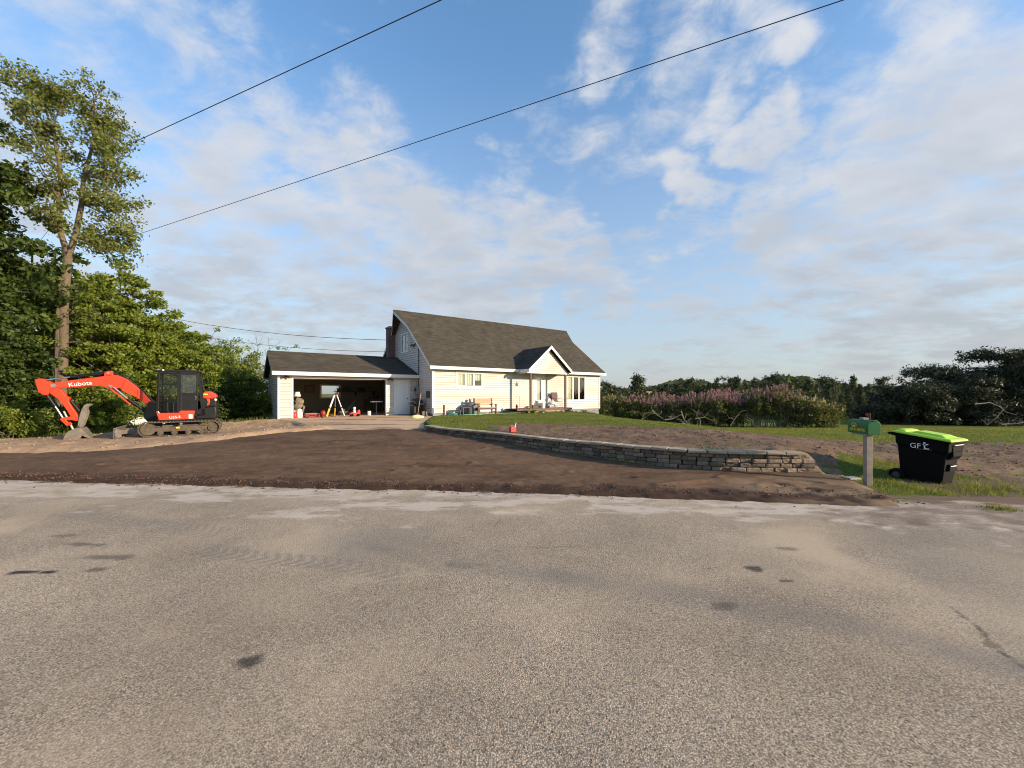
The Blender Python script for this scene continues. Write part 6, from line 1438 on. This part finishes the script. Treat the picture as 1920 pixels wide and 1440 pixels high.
def crown_tree(name, label, X, Y, top, cz, rx, rz, seed, leaf, n_cl, per, lsize, crad, flat=.8, wood='bark_grey', tr=.14, group=None, cat='tree', base=None, droop=0.0, vis=.55, lumps=.22, lift=0.0, zmin=.15):
    """leafy tree: limbs reach from the stem to clumps of leaves spread through an uneven ellipsoid crown"""
    z0 = float(z_ground(np.array(float(X)), np.array(float(Y)))) if base is None else base
    root = empty(name, (X, Y, z0-.03), seed*.7 % 6.28, label, cat, group)
    p = Plant(seed); r = p.r
    P = [(0, 0, -.3), (r.uniform(-.1, .1), r.uniform(-.1, .1), cz*.5), (r.uniform(-.2, .2), r.uniform(-.2, .2), cz), (r.uniform(-.2, .2), r.uniform(-.2, .2), top*.93)]
    p.w.tube(P, [tr, tr*.8, tr*.55, tr*.12], 9)
    ph = [r.uniform(0, 6.28) for _ in range(6)]
    for i in range(n_cl):
        a = r.uniform(0, 2*math.pi); ct = r.uniform(-1, 1); st_ = math.sqrt(1-ct*ct)
        rr = (r.random()**.33)*(1+lumps*math.sin(2*a+ph[0])*math.sin(3*ct+ph[1])+lumps*math.sin(5*a+ph[2]+4*ct))
        taper = 1-.35*max(0, ct)
        c = Vector((rx*rr*st_*math.cos(a)*taper, rx*rr*st_*math.sin(a)*taper, cz+rz*rr*ct))
        if c.z < zmin: c.z = zmin+r.random()*.6
        h = max(.15, min(top*.9, c.z-(.35+.5*r.random())*math.hypot(c.x, c.y)+lift)); k = h/top
        if r.random() < vis:
            b = Vector((0, 0, h)); m_ = b.lerp(c, .6)+Vector((0, 0, .15*(c-b).length*(1 if droop <= 0 else -droop)))
            p.w.tube([b, m_, c], [max(.008, tr*.35*(1-k)+.01), .014, .005], 5, cap=False)
        out = min(1, rr); sh = r.uniform(.25, .75)
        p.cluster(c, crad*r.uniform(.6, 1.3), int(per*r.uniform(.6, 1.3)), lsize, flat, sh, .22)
    p.done(root, wood, leaf, aspect=.6, up=.55)
    return root
# left edge: dark maple, yellow-green trees below, shrubs towards the garage
crown_tree('maple_tree', 'dense dark green maple with big leaves left of the tall tree', -21.6, 15.0, 13.2, 7.4, 2.5, 5.9, 21, 'leaf_maple', 250, 190, .17, .55, .65, tr=.22)
crown_tree('maple_tree', 'low dark green maple filling the ground left of the guy wire', -19.4, 14.7, 4.6, 2.2, 1.6, 2.3, 22, 'leaf_maple', 100, 170, .15, .48, .6, tr=.10)
crown_tree('maple_tree', 'dark green maple standing far back in the thicket', -27.5, 22.5, 11, 6.0, 4.0, 5.0, 23, 'leaf_maple', 130, 100, .30, .8, .65, tr=.22)
crown_tree('boxelder_tree', 'yellow green leafy tree right beside the tall trunk', -19.2, 19.0, 7.9, 4.4, 2.1, 3.6, 31, 'leaf_under', 230, 150, .125, .48, .45, tr=.13, droop=.4, zmin=1.5)
crown_tree('boxelder_tree', 'yellow green drooping tree above the excavator boom', -18.9, 20.8, 6.3, 3.2, 2.1, 2.9, 32, 'leaf_under', 220, 150, .125, .46, .42, tr=.12, droop=.5, zmin=1.5)
crown_tree('boxelder_tree', 'shorter yellow green tree behind the excavator cab', -18.6, 22.4, 5.2, 2.8, 1.9, 2.5, 33, 'leaf_under', 180, 150, .12, .42, .45, tr=.10, droop=.4)
crown_tree('boxelder_tree', 'broad olive green tree filling the gap behind the tall trunk', -22.6, 20.0, 7.6, 4.2, 3.0, 3.6, 34, 'leaf_under', 210, 140, .14, .60, .5, tr=.14, droop=.4)
crown_tree('boxelder_tree', 'dim green tree deep in the thicket behind the excavator', -22.0, 25.5, 6.6, 3.3, 3.2, 3.1, 35, 'leaf_under', 170, 90, .22, .62, .5, tr=.13)
for i, (u, Y, top, rx, lab, lf, n) in enumerate(((385, 25.0, 4.9, 1.6, 'light green shrub with loose top right of the excavator cab', 'leaf_shrub', 110), (425, 25.5, 4.6, 1.6, 'light green shrub midway between excavator and garage', 'leaf_shrub', 110), (470, 26.5, 4.5, 1.5, 'sparse light green shrub with bare twigs beside the garage wall', 'leaf_shrub', 70),
                                             (535, 36.5, 5.9, 2.0, 'thin leaved shrub rising behind the garage roof', 'leaf_shrub', 170), (350, 27.5, 5.6, 1.7, 'light green shrub behind the excavator counterweight', 'leaf_shrub', 110), (455, 29.5, 4.0, 1.8, 'dense green shrub behind the left garage corner', 'leaf_under', 120), (405, 29.5, 4.2, 2.0, 'dense green shrub in the back of the thicket', 'leaf_under', 120))):
    crown_tree('shrub', lab, gx(u, Y), Y, top, top*.52, rx, top*.50, 41+i, lf, int(n*1.3), 90, .10, .36, .7, tr=.05, vis=.9, cat='shrub', lumps=.32)
for i, (u, Y, top, rx, lab) in enumerate(((205, 17.6, 2.0, .9, 'low bushy undergrowth under the excavator boom'), (214, 18.8, 1.5, .6, 'low bushy undergrowth beside the white boat hull'), (150, 17.8, 2.4, 1.1, 'low bush at the foot of the tall tree'), (70, 15.6, 1.5, .9, 'low weedy bush left of the guy wire guard'), (15, 14.4, 1.5, .9, 'low weedy bush at the edge of the tan dirt'), (440, 22.6, 2.3, .9, 'low dark bush beside the left garage wall'), (345, 21.6, 2.4, 1.0, 'low bush behind the excavator tracks'), (395, 21.6, 2.2, 1.1, 'low dark bush behind the excavator counterweight'), (478, 23.4, 1.9, .8, 'small bush growing against the left garage wall'))):
    crown_tree('bush', lab, gx(u, Y), Y, top, top*.48, rx, top*.48, 61+i, ('leaf_under', 'leaf_maple')[i % 2], 70, 110, .095, .33, .6, tr=.03, vis=.9, cat='bush', lumps=.3)
# bare twigs above the shrubs by the garage
for i, (u, Y, h) in enumerate(((478, 27.2, 5.0), (500, 28.0, 4.9))):
    root = empty('bare_sapling', (gx(u, Y), Y, -.1), i, ('leafless grey sapling sticking up left of the garage ridge', 'leafless grey sapling close to the garage gable')[i], 'sapling')
    p = Plant(80+i); st_ = p.limb((0, 0, -.2), (.2, 0, h), .05, .006, .06, 6, 8)
    for k in range(26):
        j = p.r.randrange(3, 9); b = Vector(st_[j]); q = b+Vector((p.r.uniform(-.8, .8), p.r.uniform(-.8, .8), p.r.uniform(.3, 1.0)))*.9; Q = p.limb(b, q, .016, .004, .15, 4, 4)
        for m_ in range(3): bb = Vector(Q[p.r.randrange(1, 5)]); p.limb(bb, bb+Vector((p.r.uniform(-.3, .3), p.r.uniform(-.3, .3), p.r.uniform(.1, .4))), .006, .002, .1, 3, 2)
    p.spray(st_, 60, .10, .4, .6); p.done(root, 'bark_grey', 'leaf_shrub', 'branches', 'leaves')

# lilac hedge: stems, foliage and blossom
def lilac(seed, H, R, pale=False, flowers=60, bare=False):
    root = empty('lilac_bush', (0, 0, 0)); p = Plant(seed); fl = Plant(seed+500)
    for i in range(16 if not bare else 26):
        a = p.r.uniform(0, 6.28); d = R*p.r.uniform(.15, .95); h = H*p.r.uniform(.6, 1.0)
        e = Vector((d*math.cos(a), d*math.sin(a), h)); s_ = Vector((d*.45*math.cos(a), d*.45*math.sin(a), -.1))
        P = p.limb(s_, e, .022, .006, .10, 5, 6); p.spray(P, 90 if not bare else 40, .095, .17, .5, .9, .25 if not bare else .72)
    for i in range(int(44*R)):
        a = p.r.uniform(0, 6.28); d = R*math.sqrt(p.r.random()); z = H*p.r.uniform(.35 if bare else .12, .95)*(1-.25*(d/R)**2)
        p.cluster((d*math.cos(a), d*math.sin(a), z), .26, 60, .095, .8, p.r.uniform(.2, .75))
    for i in range(flowers):
        a = fl.r.uniform(0, 6.28); d = R*math.sqrt(fl.r.random()); z = H*fl.r.uniform(.78, 1.04)*(1-.22*(d/R)**2)
        c = Vector((d*math.cos(a), d*math.sin(a), z))
        for k in range(4): fl.cluster(c+Vector((0, 0, k*.045)), .065-.012*k, 9, .045, 1.2, .5, .3)
    p.w.build('stems', 'dead_wood' if bare else 'bark_grey', root, smooth=True); leaves('foliage', np.concatenate(p.C), np.concatenate(p.S), np.concatenate(p.H), 'leaf_lilac', root, aspect=.7, up=.4)
    leaves('blossom', np.concatenate(fl.C), np.concatenate(fl.S), np.concatenate(fl.H), 'blossom_pale' if pale else 'blossom', root, aspect=.9, up=.3)
    return root
protos = [lilac(101, 2.1, 1.15, flowers=60), lilac(102, 2.3, 1.2, flowers=90), lilac(103, 2.4, 1.1, flowers=80, bare=True), lilac(104, 1.9, 1.15, pale=True, flowers=40)]
LIL = [(1152, 26.5, 3, .85, 'cream flowered lilac bush at the house end of the hedge'), (1188, 26.2, 0, .85, 'first purple lilac bush of the hedge next to the cream one'), (1226, 26.0, 0, .82, 'dim low lilac bush with few flowers, third from the house'), (1262, 25.8, 1, .86, 'purple lilac bush behind the tangle of dead branches'),
       (1300, 25.5, 1, .95, 'purple lilac bush in the middle of the hedge, fifth from the house'), (1340, 25.0, 1, 1.0, 'large purple lilac bush left of the one with bare stems'), (1384, 24.8, 0, 1.0, 'purple lilac bush, seventh along the hedge from the house'), (1424, 24.4, 2, 1.0, 'lilac bush standing on many bare tan stems'), (1462, 24.2, 2, 1.08, 'tallest purple lilac bush with bare lower stems'),
       (1502, 23.6, 3, 1.05, 'pale flowered lilac bush near the far end of the hedge'), (1545, 23.2, 3, .88, 'low leafy lilac bush at the mailbox end of the hedge'), (1362, 27.2, 1, 1.05, 'purple lilac bush in the second row of the hedge'), (1240, 28.0, 1, .95, 'purple lilac bush behind the first row of the hedge')]
used = set()
for i, (u, Y, k, sc, lab) in enumerate(LIL):
    o = protos[k] if k not in used else copy_tree(protos[k]); used.add(k)
    x = gx(u, Y); o.location = (x, Y, float(z_lawn(np.array(x), np.array(Y)))-.05); o.scale = (sc, sc, sc); o.rotation_euler = (0, 0, i*1.3)
    tag(o, lab, 'lilac', 'lilac hedge')
# dead branches lying along the foot of the hedge
def dead_branch(name, u, Y, pts, r, label, m='dead_wood', n=3, seed=0, z=None):
    x = gx(u, Y); zz = float(z_lawn(np.array(x), np.array(Y))) if z is None else z
    w = MB(); rr = random.Random(seed); P = [Vector(q) for q in pts]
    r = r*.62; w.tube(P, [r*(1-.75*i/(len(P)-1)) for i in range(len(P))], 6)
    for k in range(n):
        b = P[rr.randrange(1, len(P))]; w.tube([b, b+Vector((rr.uniform(-.4, .4), rr.uniform(-.2, .2), rr.uniform(.1, .4))), b+Vector((rr.uniform(-.6, .6), rr.uniform(-.3, .3), rr.uniform(-.05, .5)))], [r*.45, r*.3, r*.12], 5)
    o = w.build(name, m, smooth=True); o.location = (x, Y, zz); return tag(o, label, 'branch', 'dead branches under the hedge')
for i, (u, Y, pts, r, lab) in enumerate(((1204, 24.7, [(-.3, 0, 0), (0, 0, .2), (.35, 0, .42)], .035, 'short pale dead branch leaning up at the house end of the hedge'), (1232, 24.6, [(-.3, 0, .9), (.1, 0, .55), (.5, 0, .3)], .045, 'pale dead branch slanting down under the third lilac'),
                                      (1262, 24.2, [(-.5, 0, .42), (0, 0, .5), (.5, 0, .75), (.8, 0, .3)], .05, 'crooked dead branch arching over the tangle'), (1280, 24.1, [(-.1, 0, 1.0), (.1, 0, .45), (.5, 0, .05)], .06, 'thick pale dead branch standing up in the tangle'), (1285, 24.0, [(-.8, 0, .05), (-.1, 0, .25), (.6, 0, .08)], .05, 'dead branch lying flat in the tangle'),
                                      (1312, 23.9, [(0, 0, 0), (.05, 0, .45), (-.2, 0, .72)], .05, 'forked grey dead stub beside the tangle'), (1322, 23.9, [(-.6, 0, .55), (0, 0, .62), (.6, 0, .35)], .035, 'thin dead branch bowed over the grey stub'), (1374, 23.5, [(-.15, 0, .1), (.1, 0, .5), (.45, 0, .95)], .035, 'straight pale dead branch leaning in the open gap'), (1412, 23.4, [(-.4, 0, .5), (0, 0, .3), (.3, 0, .05)], .04, 'dead branch slanting beside the bare stems'))):
    dead_branch('dead_branch', u, Y, pts, r, lab, seed=i)

# pines beyond the hedge
def pine(seed, H, R, lean=0.0, leaf='leaf_pine', shape=1.0, tufts=9):
    root = empty('pine_tree', (0, 0, 0)); p = Plant(seed); r = p.r
    p.w.tube([(0, 0, -.5), (lean*.3, 0, H*.5), (lean, 0, H)], [H*.018, H*.012, .01], 7)
    z = H*.10
    while z < H*.985:
        k = z/H; Rr = R*(1-k)**(.75*shape)*(.75+.4*r.random())+.12
        for j in range(r.randint(4, 6)):
            a = r.uniform(0, 6.28); L = Rr*r.uniform(.55, 1.15); b = Vector((lean*k, 0, z)); e = b+Vector((L*math.cos(a), L*math.sin(a), L*r.uniform(-.05, .35)))
            P = [b, b.lerp(e, .5)-Vector((0, 0, .05*L)), e]; p.w.tube(P, [.02+.012*H*(1-k)*.3, .014, .005], 4, cap=False)
            p.spray(P, int(30+34*L), .26, .13+.06*L, r.uniform(.2, .7), .7, .25)
        z += H*.045*r.uniform(.8, 1.2)
    p.cluster((lean, 0, H*.99), .2, 20, .2, 1.4, .6)
    p.w.build('trunk', 'bark_grey', root, smooth=True); leaves('crown', np.concatenate(p.C), np.concatenate(p.S), np.concatenate(p.H), leaf, root, aspect=.34, up=.35)
    return root
pp = [pine(201, 6.0, 1.9), pine(202, 7.0, 2.3, .2), pine(203, 5.2, 2.2, -.2, shape=.6), pine(204, 8.0, 2.2, .1), pine(205, 6.5, 2.8, .3, shape=.45)]
r_ = random.Random(5); ptop = [6.0, 7.0, 5.2, 8.0, 6.5]; usedp = set()
PINES = []
for u, v in ((1135, 716), (1150, 722), (1168, 728), (1194, 712), (1206, 726), (1222, 724), (1240, 726), (1258, 722), (1275, 726), (1292, 716), (1310, 722), (1328, 714), (1344, 708), (1362, 716), (1380, 711), (1396, 706), (1414, 712), (1432, 716), (1450, 708), (1466, 715), (1484, 713), (1500, 720), (1516, 718), (1532, 722), (1548, 716), (1566, 722), (1584, 714), (1598, 708), (1612, 720), (1628, 714), (1644, 722), (1660, 716)):
    PINES.append((u, v+r_.uniform(-9, 5), r_.uniform(44, 62)))
for u in range(1130, 1680, 22): PINES.append((u+r_.uniform(-8, 8), 735+r_.uniform(-8, 6), r_.uniform(34, 42)))
for i, (u, v, Y) in enumerate(PINES):
    k = r_.randrange(5); o = pp[k] if k not in usedp else copy_tree(pp[k]); usedp.add(k)
    x = gx(u, Y); zt_ = gz(v, Y); zb_ = float(z_lawn(np.array(x), np.array(Y)))-.2
    s_ = (zt_-zb_)/ptop[k]; o.location = (x, Y, zb_); w_ = max(s_, .6)*r_.uniform(.65, 1.0); o.scale = (w_, w_, s_); o.rotation_euler = (0, 0, r_.uniform(0, 6.28))
    tag(o, 'tall pine standing in the wood behind the low pines' if Y > 43 else 'low pine at the front of the wood just beyond the lilac hedge', 'pine', 'tall pines of the wood' if Y > 43 else 'low pines beyond the lilac hedge')
# far wooded rise: one mass
def far_wood():
    C, S, H = [], [], []
    n = 60000; u = rng.uniform(900, 2400, n); Y = rng.uniform(95, 230, n); x = (u-U0)/FPX*Y
    hill = 18*np.exp(-((u-1285)/55)**2)+24*np.exp(-((u-1480)/95)**2)+9.0+4*fbm(u/14, Y/60, 3, 4)
    z = 1.6+Y/FPX*(hill*np.sqrt(rng.random(n))-14*rng.random(n))
    return leaves('far_woodland', np.stack([x, Y, z], 1), 1.6*np.ones(n), rng.random(n)*.8+.1, 'leaf_far', None, aspect=.8, up=.4)
tag(far_wood(), 'far wooded rise seen over the pines', 'woodland', kind='stuff')

# dark spreading pines at the right edge
def spreading_pine(seed, H, pads, trunk, leaf='leaf_darkpine', fill=90, fw=2.3, fz=.72):
    """crooked trunk with flat pads of needles: pads are (x, y, z, radius)"""
    root = empty('spreading_pine', (0, 0, 0)); p = Plant(seed)
    p.w.tube(trunk, [.26-.22*i/(len(trunk)-1) for i in range(len(trunk))], 9)
    for (x, y, z, R) in pads:
        i = min(range(len(trunk)), key=lambda j: abs(trunk[j][2]-(z-.5))+.2*math.hypot(trunk[j][0]-x, trunk[j][1]-y)); b = Vector(trunk[i]); c = Vector((x, y, z))
        p.limb(b, c-Vector((0, 0, .1)), .07, .02, .12, 6, 6)
        for k in range(int(26*R*R)+6):
            a = p.r.uniform(0, 6.28); d = R*math.sqrt(p.r.random()); q = c+Vector((d*math.cos(a), d*math.sin(a), p.r.uniform(-.15, .16)-.22*(d/R)**2))
            if p.r.random() < .45: p.limb(c-Vector((0, 0, .1)), q, .02, .006, .1, 4, 3)
            q = q+Vector((0, 0, p.r.uniform(-.28, .12))); p.cluster(q+Vector((0, 0, p.r.uniform(-.15, .25))), p.r.uniform(.22, .46), 50, .17, 1.0, p.r.uniform(.2, .75))
    for k in range(fill):   # boughs between the pads
        z = H*fz*p.r.random()**.8+.15; wd = fw*(1.05-.45*z/H); q = Vector((p.r.uniform(-wd, wd), p.r.uniform(-1.1, 1.1), z)); b = Vector(trunk[min(len(trunk)-2, int(z/H*len(trunk)))])
        p.limb(b, q, .035, .008, .12, 4, 4); e = q-b; e.normalize()
        for m_ in range(3): p.cluster(q-e*.25*m_+Vector((0, 0, -.06*m_)), p.r.uniform(.22, .40), 34, .16, .7, p.r.uniform(.15, .7))
    p.w.build('trunk', 'bark_grey', root, smooth=True); leaves('crown', np.concatenate(p.C), np.concatenate(p.S), np.concatenate(p.H), leaf, root, aspect=.32, up=.35)
    return root
def padfill(seed, n, W, D, z0, z1, R):
    r = random.Random(seed); return [(r.uniform(-W, W)*(1-.35*(k/n)), r.uniform(-D, D), z0+(z1-z0)*k/n, R*r.uniform(.7, 1.2)) for k in range(n)]
RV = Matrix.Rotation(math.radians(-50), 4, 'Z')
def place(o, u, Y, label, z=None, group='dark pines at the field edge'):
    x = gx(u, Y); o.location = (x, Y, (float(z_lawn(np.array(x), np.array(Y))) if z is None else z)-.1); o.rotation_euler = (0, 0, -math.atan2(x, Y)); tag(o, label, 'pine', group)
place(spreading_pine(301, 5.5, [(-2.2, 0, 5.0, .55), (-1.5, .3, 5.15, .7), (-.6, 0, 5.05, .9), (.5, .4, 4.9, 1.0), (1.6, 0, 4.7, 1.1), (-3.9, 0, 4.0, .7), (-3.0, .2, 3.95, .8), (-2.0, -.3, 3.85, .9), (0, 0, 3.9, 1.3), (1.2, .4, 3.6, 1.2), (-1, 0, 3.2, 1.3), (.8, -.4, 2.7, 1.3), (-2.6, .3, 2.9, 1.2), (2.2, .2, 2.4, 1.2), (-.6, .3, 2.1, 1.3), (-2.6, -.2, 1.7, 1.2), (1.4, -.2, 1.3, 1.2), (-1, 0, .9, 1.1)], [(0, 0, -.3), (.1, 0, 1.2), (.4, .1, 2.6), (.2, .2, 3.8), (-.3, .1, 4.6), (-.9, 0, 5.0)]), 1905, 27.0, 'tall dark spreading pine with flat top at the field edge')
place(spreading_pine(302, 4.2, [(-2.0, 0, 3.85, .55), (-1.3, .1, 3.95, .65), (-.5, 0, 3.7, .8), (.3, .2, 3.45, 1.0), (1.2, 0, 3.3, 1.0), (-.8, .2, 2.9, 1.2), (.9, 0, 2.6, 1.3), (-1.6, .1, 2.3, 1.3), (0, -.3, 2.0, 1.4), (1.6, .2, 1.8, 1.2), (-1.2, 0, 1.4, 1.3), (.5, .2, 1.0, 1.3), (-.4, -.2, .5, 1.2), (1.6, 0, .6, 1.1)], [(0, 0, -.3), (.1, 0, 1.0), (0, .1, 2.2), (-.3, .1, 3.2), (-.9, 0, 3.8)]), 1782, 27.6, 'dark pine with a hooked wind swept top')
place(spreading_pine(303, 3.3, padfill(3, 20, 2.2, 1.0, .4, 2.9, 1.15), [(0, 0, -.3), (.1, 0, 1.0), (0, .1, 2.0), (-.1, .1, 2.8)]), 1700, 28.0, 'low broad dark pine nearest the mailbox')
place(spreading_pine(304, 3.3, padfill(4, 18, 1.9, 1.0, .4, 2.8, 1.2), [(0, 0, -.3), (.1, 0, 1.0), (0, .1, 2.0), (-.1, .1, 2.8)]), 1845, 29.5, 'low dark pine filling between the two tall ones')
place(spreading_pine(305, 5.0, padfill(5, 24, 2.3, 1.0, .5, 4.8, 1.25), [(0, 0, -.3), (.1, 0, 1.5), (0, .1, 3.0), (-.1, .1, 4.4)]), 1985, 28.5, 'dark pine at the far right end of the field edge')
place(spreading_pine(306, 3.0, padfill(6, 16, 1.9, 1.0, .3, 2.5, 1.1), [(0, 0, -.3), (.1, 0, 1.0), (-.1, .1, 2.4)]), 1750, 31.0, 'small dark pine in the second row of the field edge')
for i, (u, Y, pts, r, lab) in enumerate(((1868, 25.3, [(-1.4, 0, 1.45), (-.4, 0, 1.55), (.2, 0, 1.3), (.6, 0, .95), (1.3, 0, .75)], .045, 'bleached dead limb arching out of the dark pines'), (1872, 25.2, [(.35, 0, 1.15), (-.1, 0, .6), (-.7, 0, .1)], .035, 'bleached dead limb reaching down to the grass'), (1905, 24.6, [(-.9, 0, .18), (0, 0, .22), (1.1, 0, .4)], .045, 'fallen bleached limb lying in the grass under the pines'))):
    dead_branch('dead_limb', u, Y, pts, r, lab, seed=40+i)['group'] = 'dead limbs under the dark pines'

# grass
def blades(name, P, h0, h1, w, m, label, seed=3):
    r = np.random.default_rng(seed); n = len(P)
    h = h0+(h1-h0)*r.random(n)**1.6; a = r.random(n)*6.283; lean = .55*r.random(n)*h; c, s = np.cos(a), np.sin(a); b = r.random(n)*6.283; W = w*(.6+.8*r.random(n))
    base = P; wx, wy = np.cos(b)*W/2, np.sin(b)*W/2; z0 = P[:, 2]-.01
    V = np.stack([np.stack([P[:, 0]-wx, P[:, 1]-wy, z0], 1), np.stack([P[:, 0]+wx, P[:, 1]+wy, z0], 1), np.stack([P[:, 0]+lean*c*.5+wx*.6, P[:, 1]+lean*s*.5+wy*.6, z0+h*.62], 1), np.stack([P[:, 0]+lean*c, P[:, 1]+lean*s, z0+h], 1)], 1).reshape(-1, 3)
    F = np.arange(n*4).reshape(-1, 4)
    o = mesh_np(name, V, F, m, attrs={'shade': ('FACE', np.clip(.45+.3*r.normal(size=n)+.35*fbm(P[:, 0]*.9, P[:, 1]*.9, 3, 6), 0, 1))})
    return tag(o, label, 'grass', kind='stuff')
def samp(n, x0, x1, y0, y1, ok):
    p = np.stack([rng.uniform(x0, x1, n), rng.uniform(y0, y1, n)], 1); return p[ok(p[:, 0], p[:, 1])]
def onlawn(p): return np.column_stack([p, z_lawn(p[:, 0], p[:, 1])])
verge_ok = lambda x, y: (is_lawn(x, y) > .08) & (polysd(x, y, BED)+.3*fbm(x*1.5, y*1.5, 3, 62) < .05) & (y-road_edge(x)+.5*fbm(x*1.7, y*1.7, 3, 33) > .22)
p_ = samp(52000, 5.6, 15, 5.4, 9.3, lambda x, y: verge_ok(x, y) & (y < 9.2))
blades('verge_grass', onlawn(p_), .02, .08, .008, 'grass_blade', 'rough green grass on the verge round the mailbox and bin')
p_ = samp(2600, 6.9, 9.0, 6.0, 7.4, lambda x, y: verge_ok(x, y) & (fbm(x*2, y*2, 2, 5) > .05))
blades('tall_verge_grass', onlawn(p_), .06, .14, .008, 'grass_blade', 'taller tufts of grass round the foot of the bin', 8)
p_ = samp(230000, -4.2, 26, 11, 26, lambda x, y: (is_lawn(x, y) > .1) & (polysd(x, y, BED)+.25*fbm(x*1.6, y*1.6, 4, 62) < .05) & (polysd(x, y, [hw(6.7, 2.5), hw(21.1, 2.5), hw(21, -8), hw(6.7, -8)]) < 0))
blades('lawn_grass', onlawn(p_), .02, .06, .016, 'grass_blade', 'mown lawn in front of the house and hedge', 9)
p_ = samp(26000, -30, -9, 11.5, 24, lambda x, y: (polysd(x, y, TAN) < -.1) & (polysd(x, y, APRON) < -.1) & (polysd(x, y, DRIVE) < -.1) & (is_lawn(x, y) < 0))
blades('thicket_grass', np.column_stack([p_, z_ground(p_[:, 0], p_[:, 1])]), .06, .30, .03, 'grass_blade', 'rough grass under the trees behind the excavator', 10)
p_ = np.column_stack([rng.normal(0, .12, 260), rng.normal(0, .07, 260), np.zeros(260)]); o = blades('road_weed', p_, .02, .07, .012, 'grass_blade', 'small weed growing at the road edge below the bin', 12)
o.location = (6.75, 5.42, .0); o['category'] = 'weed'

# small plants by the porch
def arching(name, a, b, n, L, label, m='leaf_shrub', seed=0, wide=.05):
    p = Plant(seed); V, F, Hs = [], [], []
    for i in range(n):
        az = p.r.uniform(0, 6.28); l = L*p.r.uniform(.6, 1.1); up_ = p.r.uniform(.5, .95); W = wide*p.r.uniform(.6, 1.2); prev = None
        for k in range(5):
            t = k/4; x = l*t*(1-.3*t*up_); z = l*up_*t*(1.2-.9*t); w_ = W*math.sin(math.pi*(.12+.85*t))
            c, s = math.cos(az), math.sin(az); cur = [(x*c-w_*s, x*s+w_*c, z), (x*c+w_*s, x*s-w_*c, z)]
            if prev: o_ = len(V); V += prev+cur[::-1]; F.append((o_, o_+1, o_+2, o_+3)); Hs.append(p.r.random())
            prev = cur
    o = mesh_np(name, np.array(V), np.array(F), m, attrs={'shade': ('FACE', np.array(Hs))}); o.location = (*hw(a, b), zl_h(a, b)); return tag(o, label, 'plant')
arching('hosta', 12.75, 4.25, 70, .62, 'pale green arching clump of leaves in front of the porch step', seed=1)
arching('hosta', 13.45, 4.35, 45, .45, 'smaller pale green leaf clump right of the porch step', seed=2)
arching('hosta', 15.9, 4.05, 30, .30, 'small dark leaf clump at the foot of the porch skirt', 'leaf_maple', 3)
arching('hosta', 18.6, 3.0, 50, .40, 'dark leafy plant below the tall front window', 'leaf_maple', 4)
arching('weed_sprig', 10.95, 2.85, 14, .5, 'thin sprig growing against the wall right of the bench', 'leaf_lilac', 5, .03)
for i, (a, b, s_) in enumerate(((14.9, 4.1, .09), (15.35, 4.2, .12), (15.6, 4.0, .08), (16.3, 4.1, .11), (17.1, 3.7, .08), (17.7, 3.9, .10), (18.3, 3.8, .07), (13.2, 4.75, .10))):
    w = MB(); w.ball((0, 0, s_*.4), s_, s_*.8, s_*.55, 9, 6, .15); o = w.build('edging_stone', 'slab_stone'); o.location = (*hw(a, b), zl_h(a, b)); tag(o, 'rounded pale edging stone in the grass below the porch', 'stone', 'edging stones below the porch')
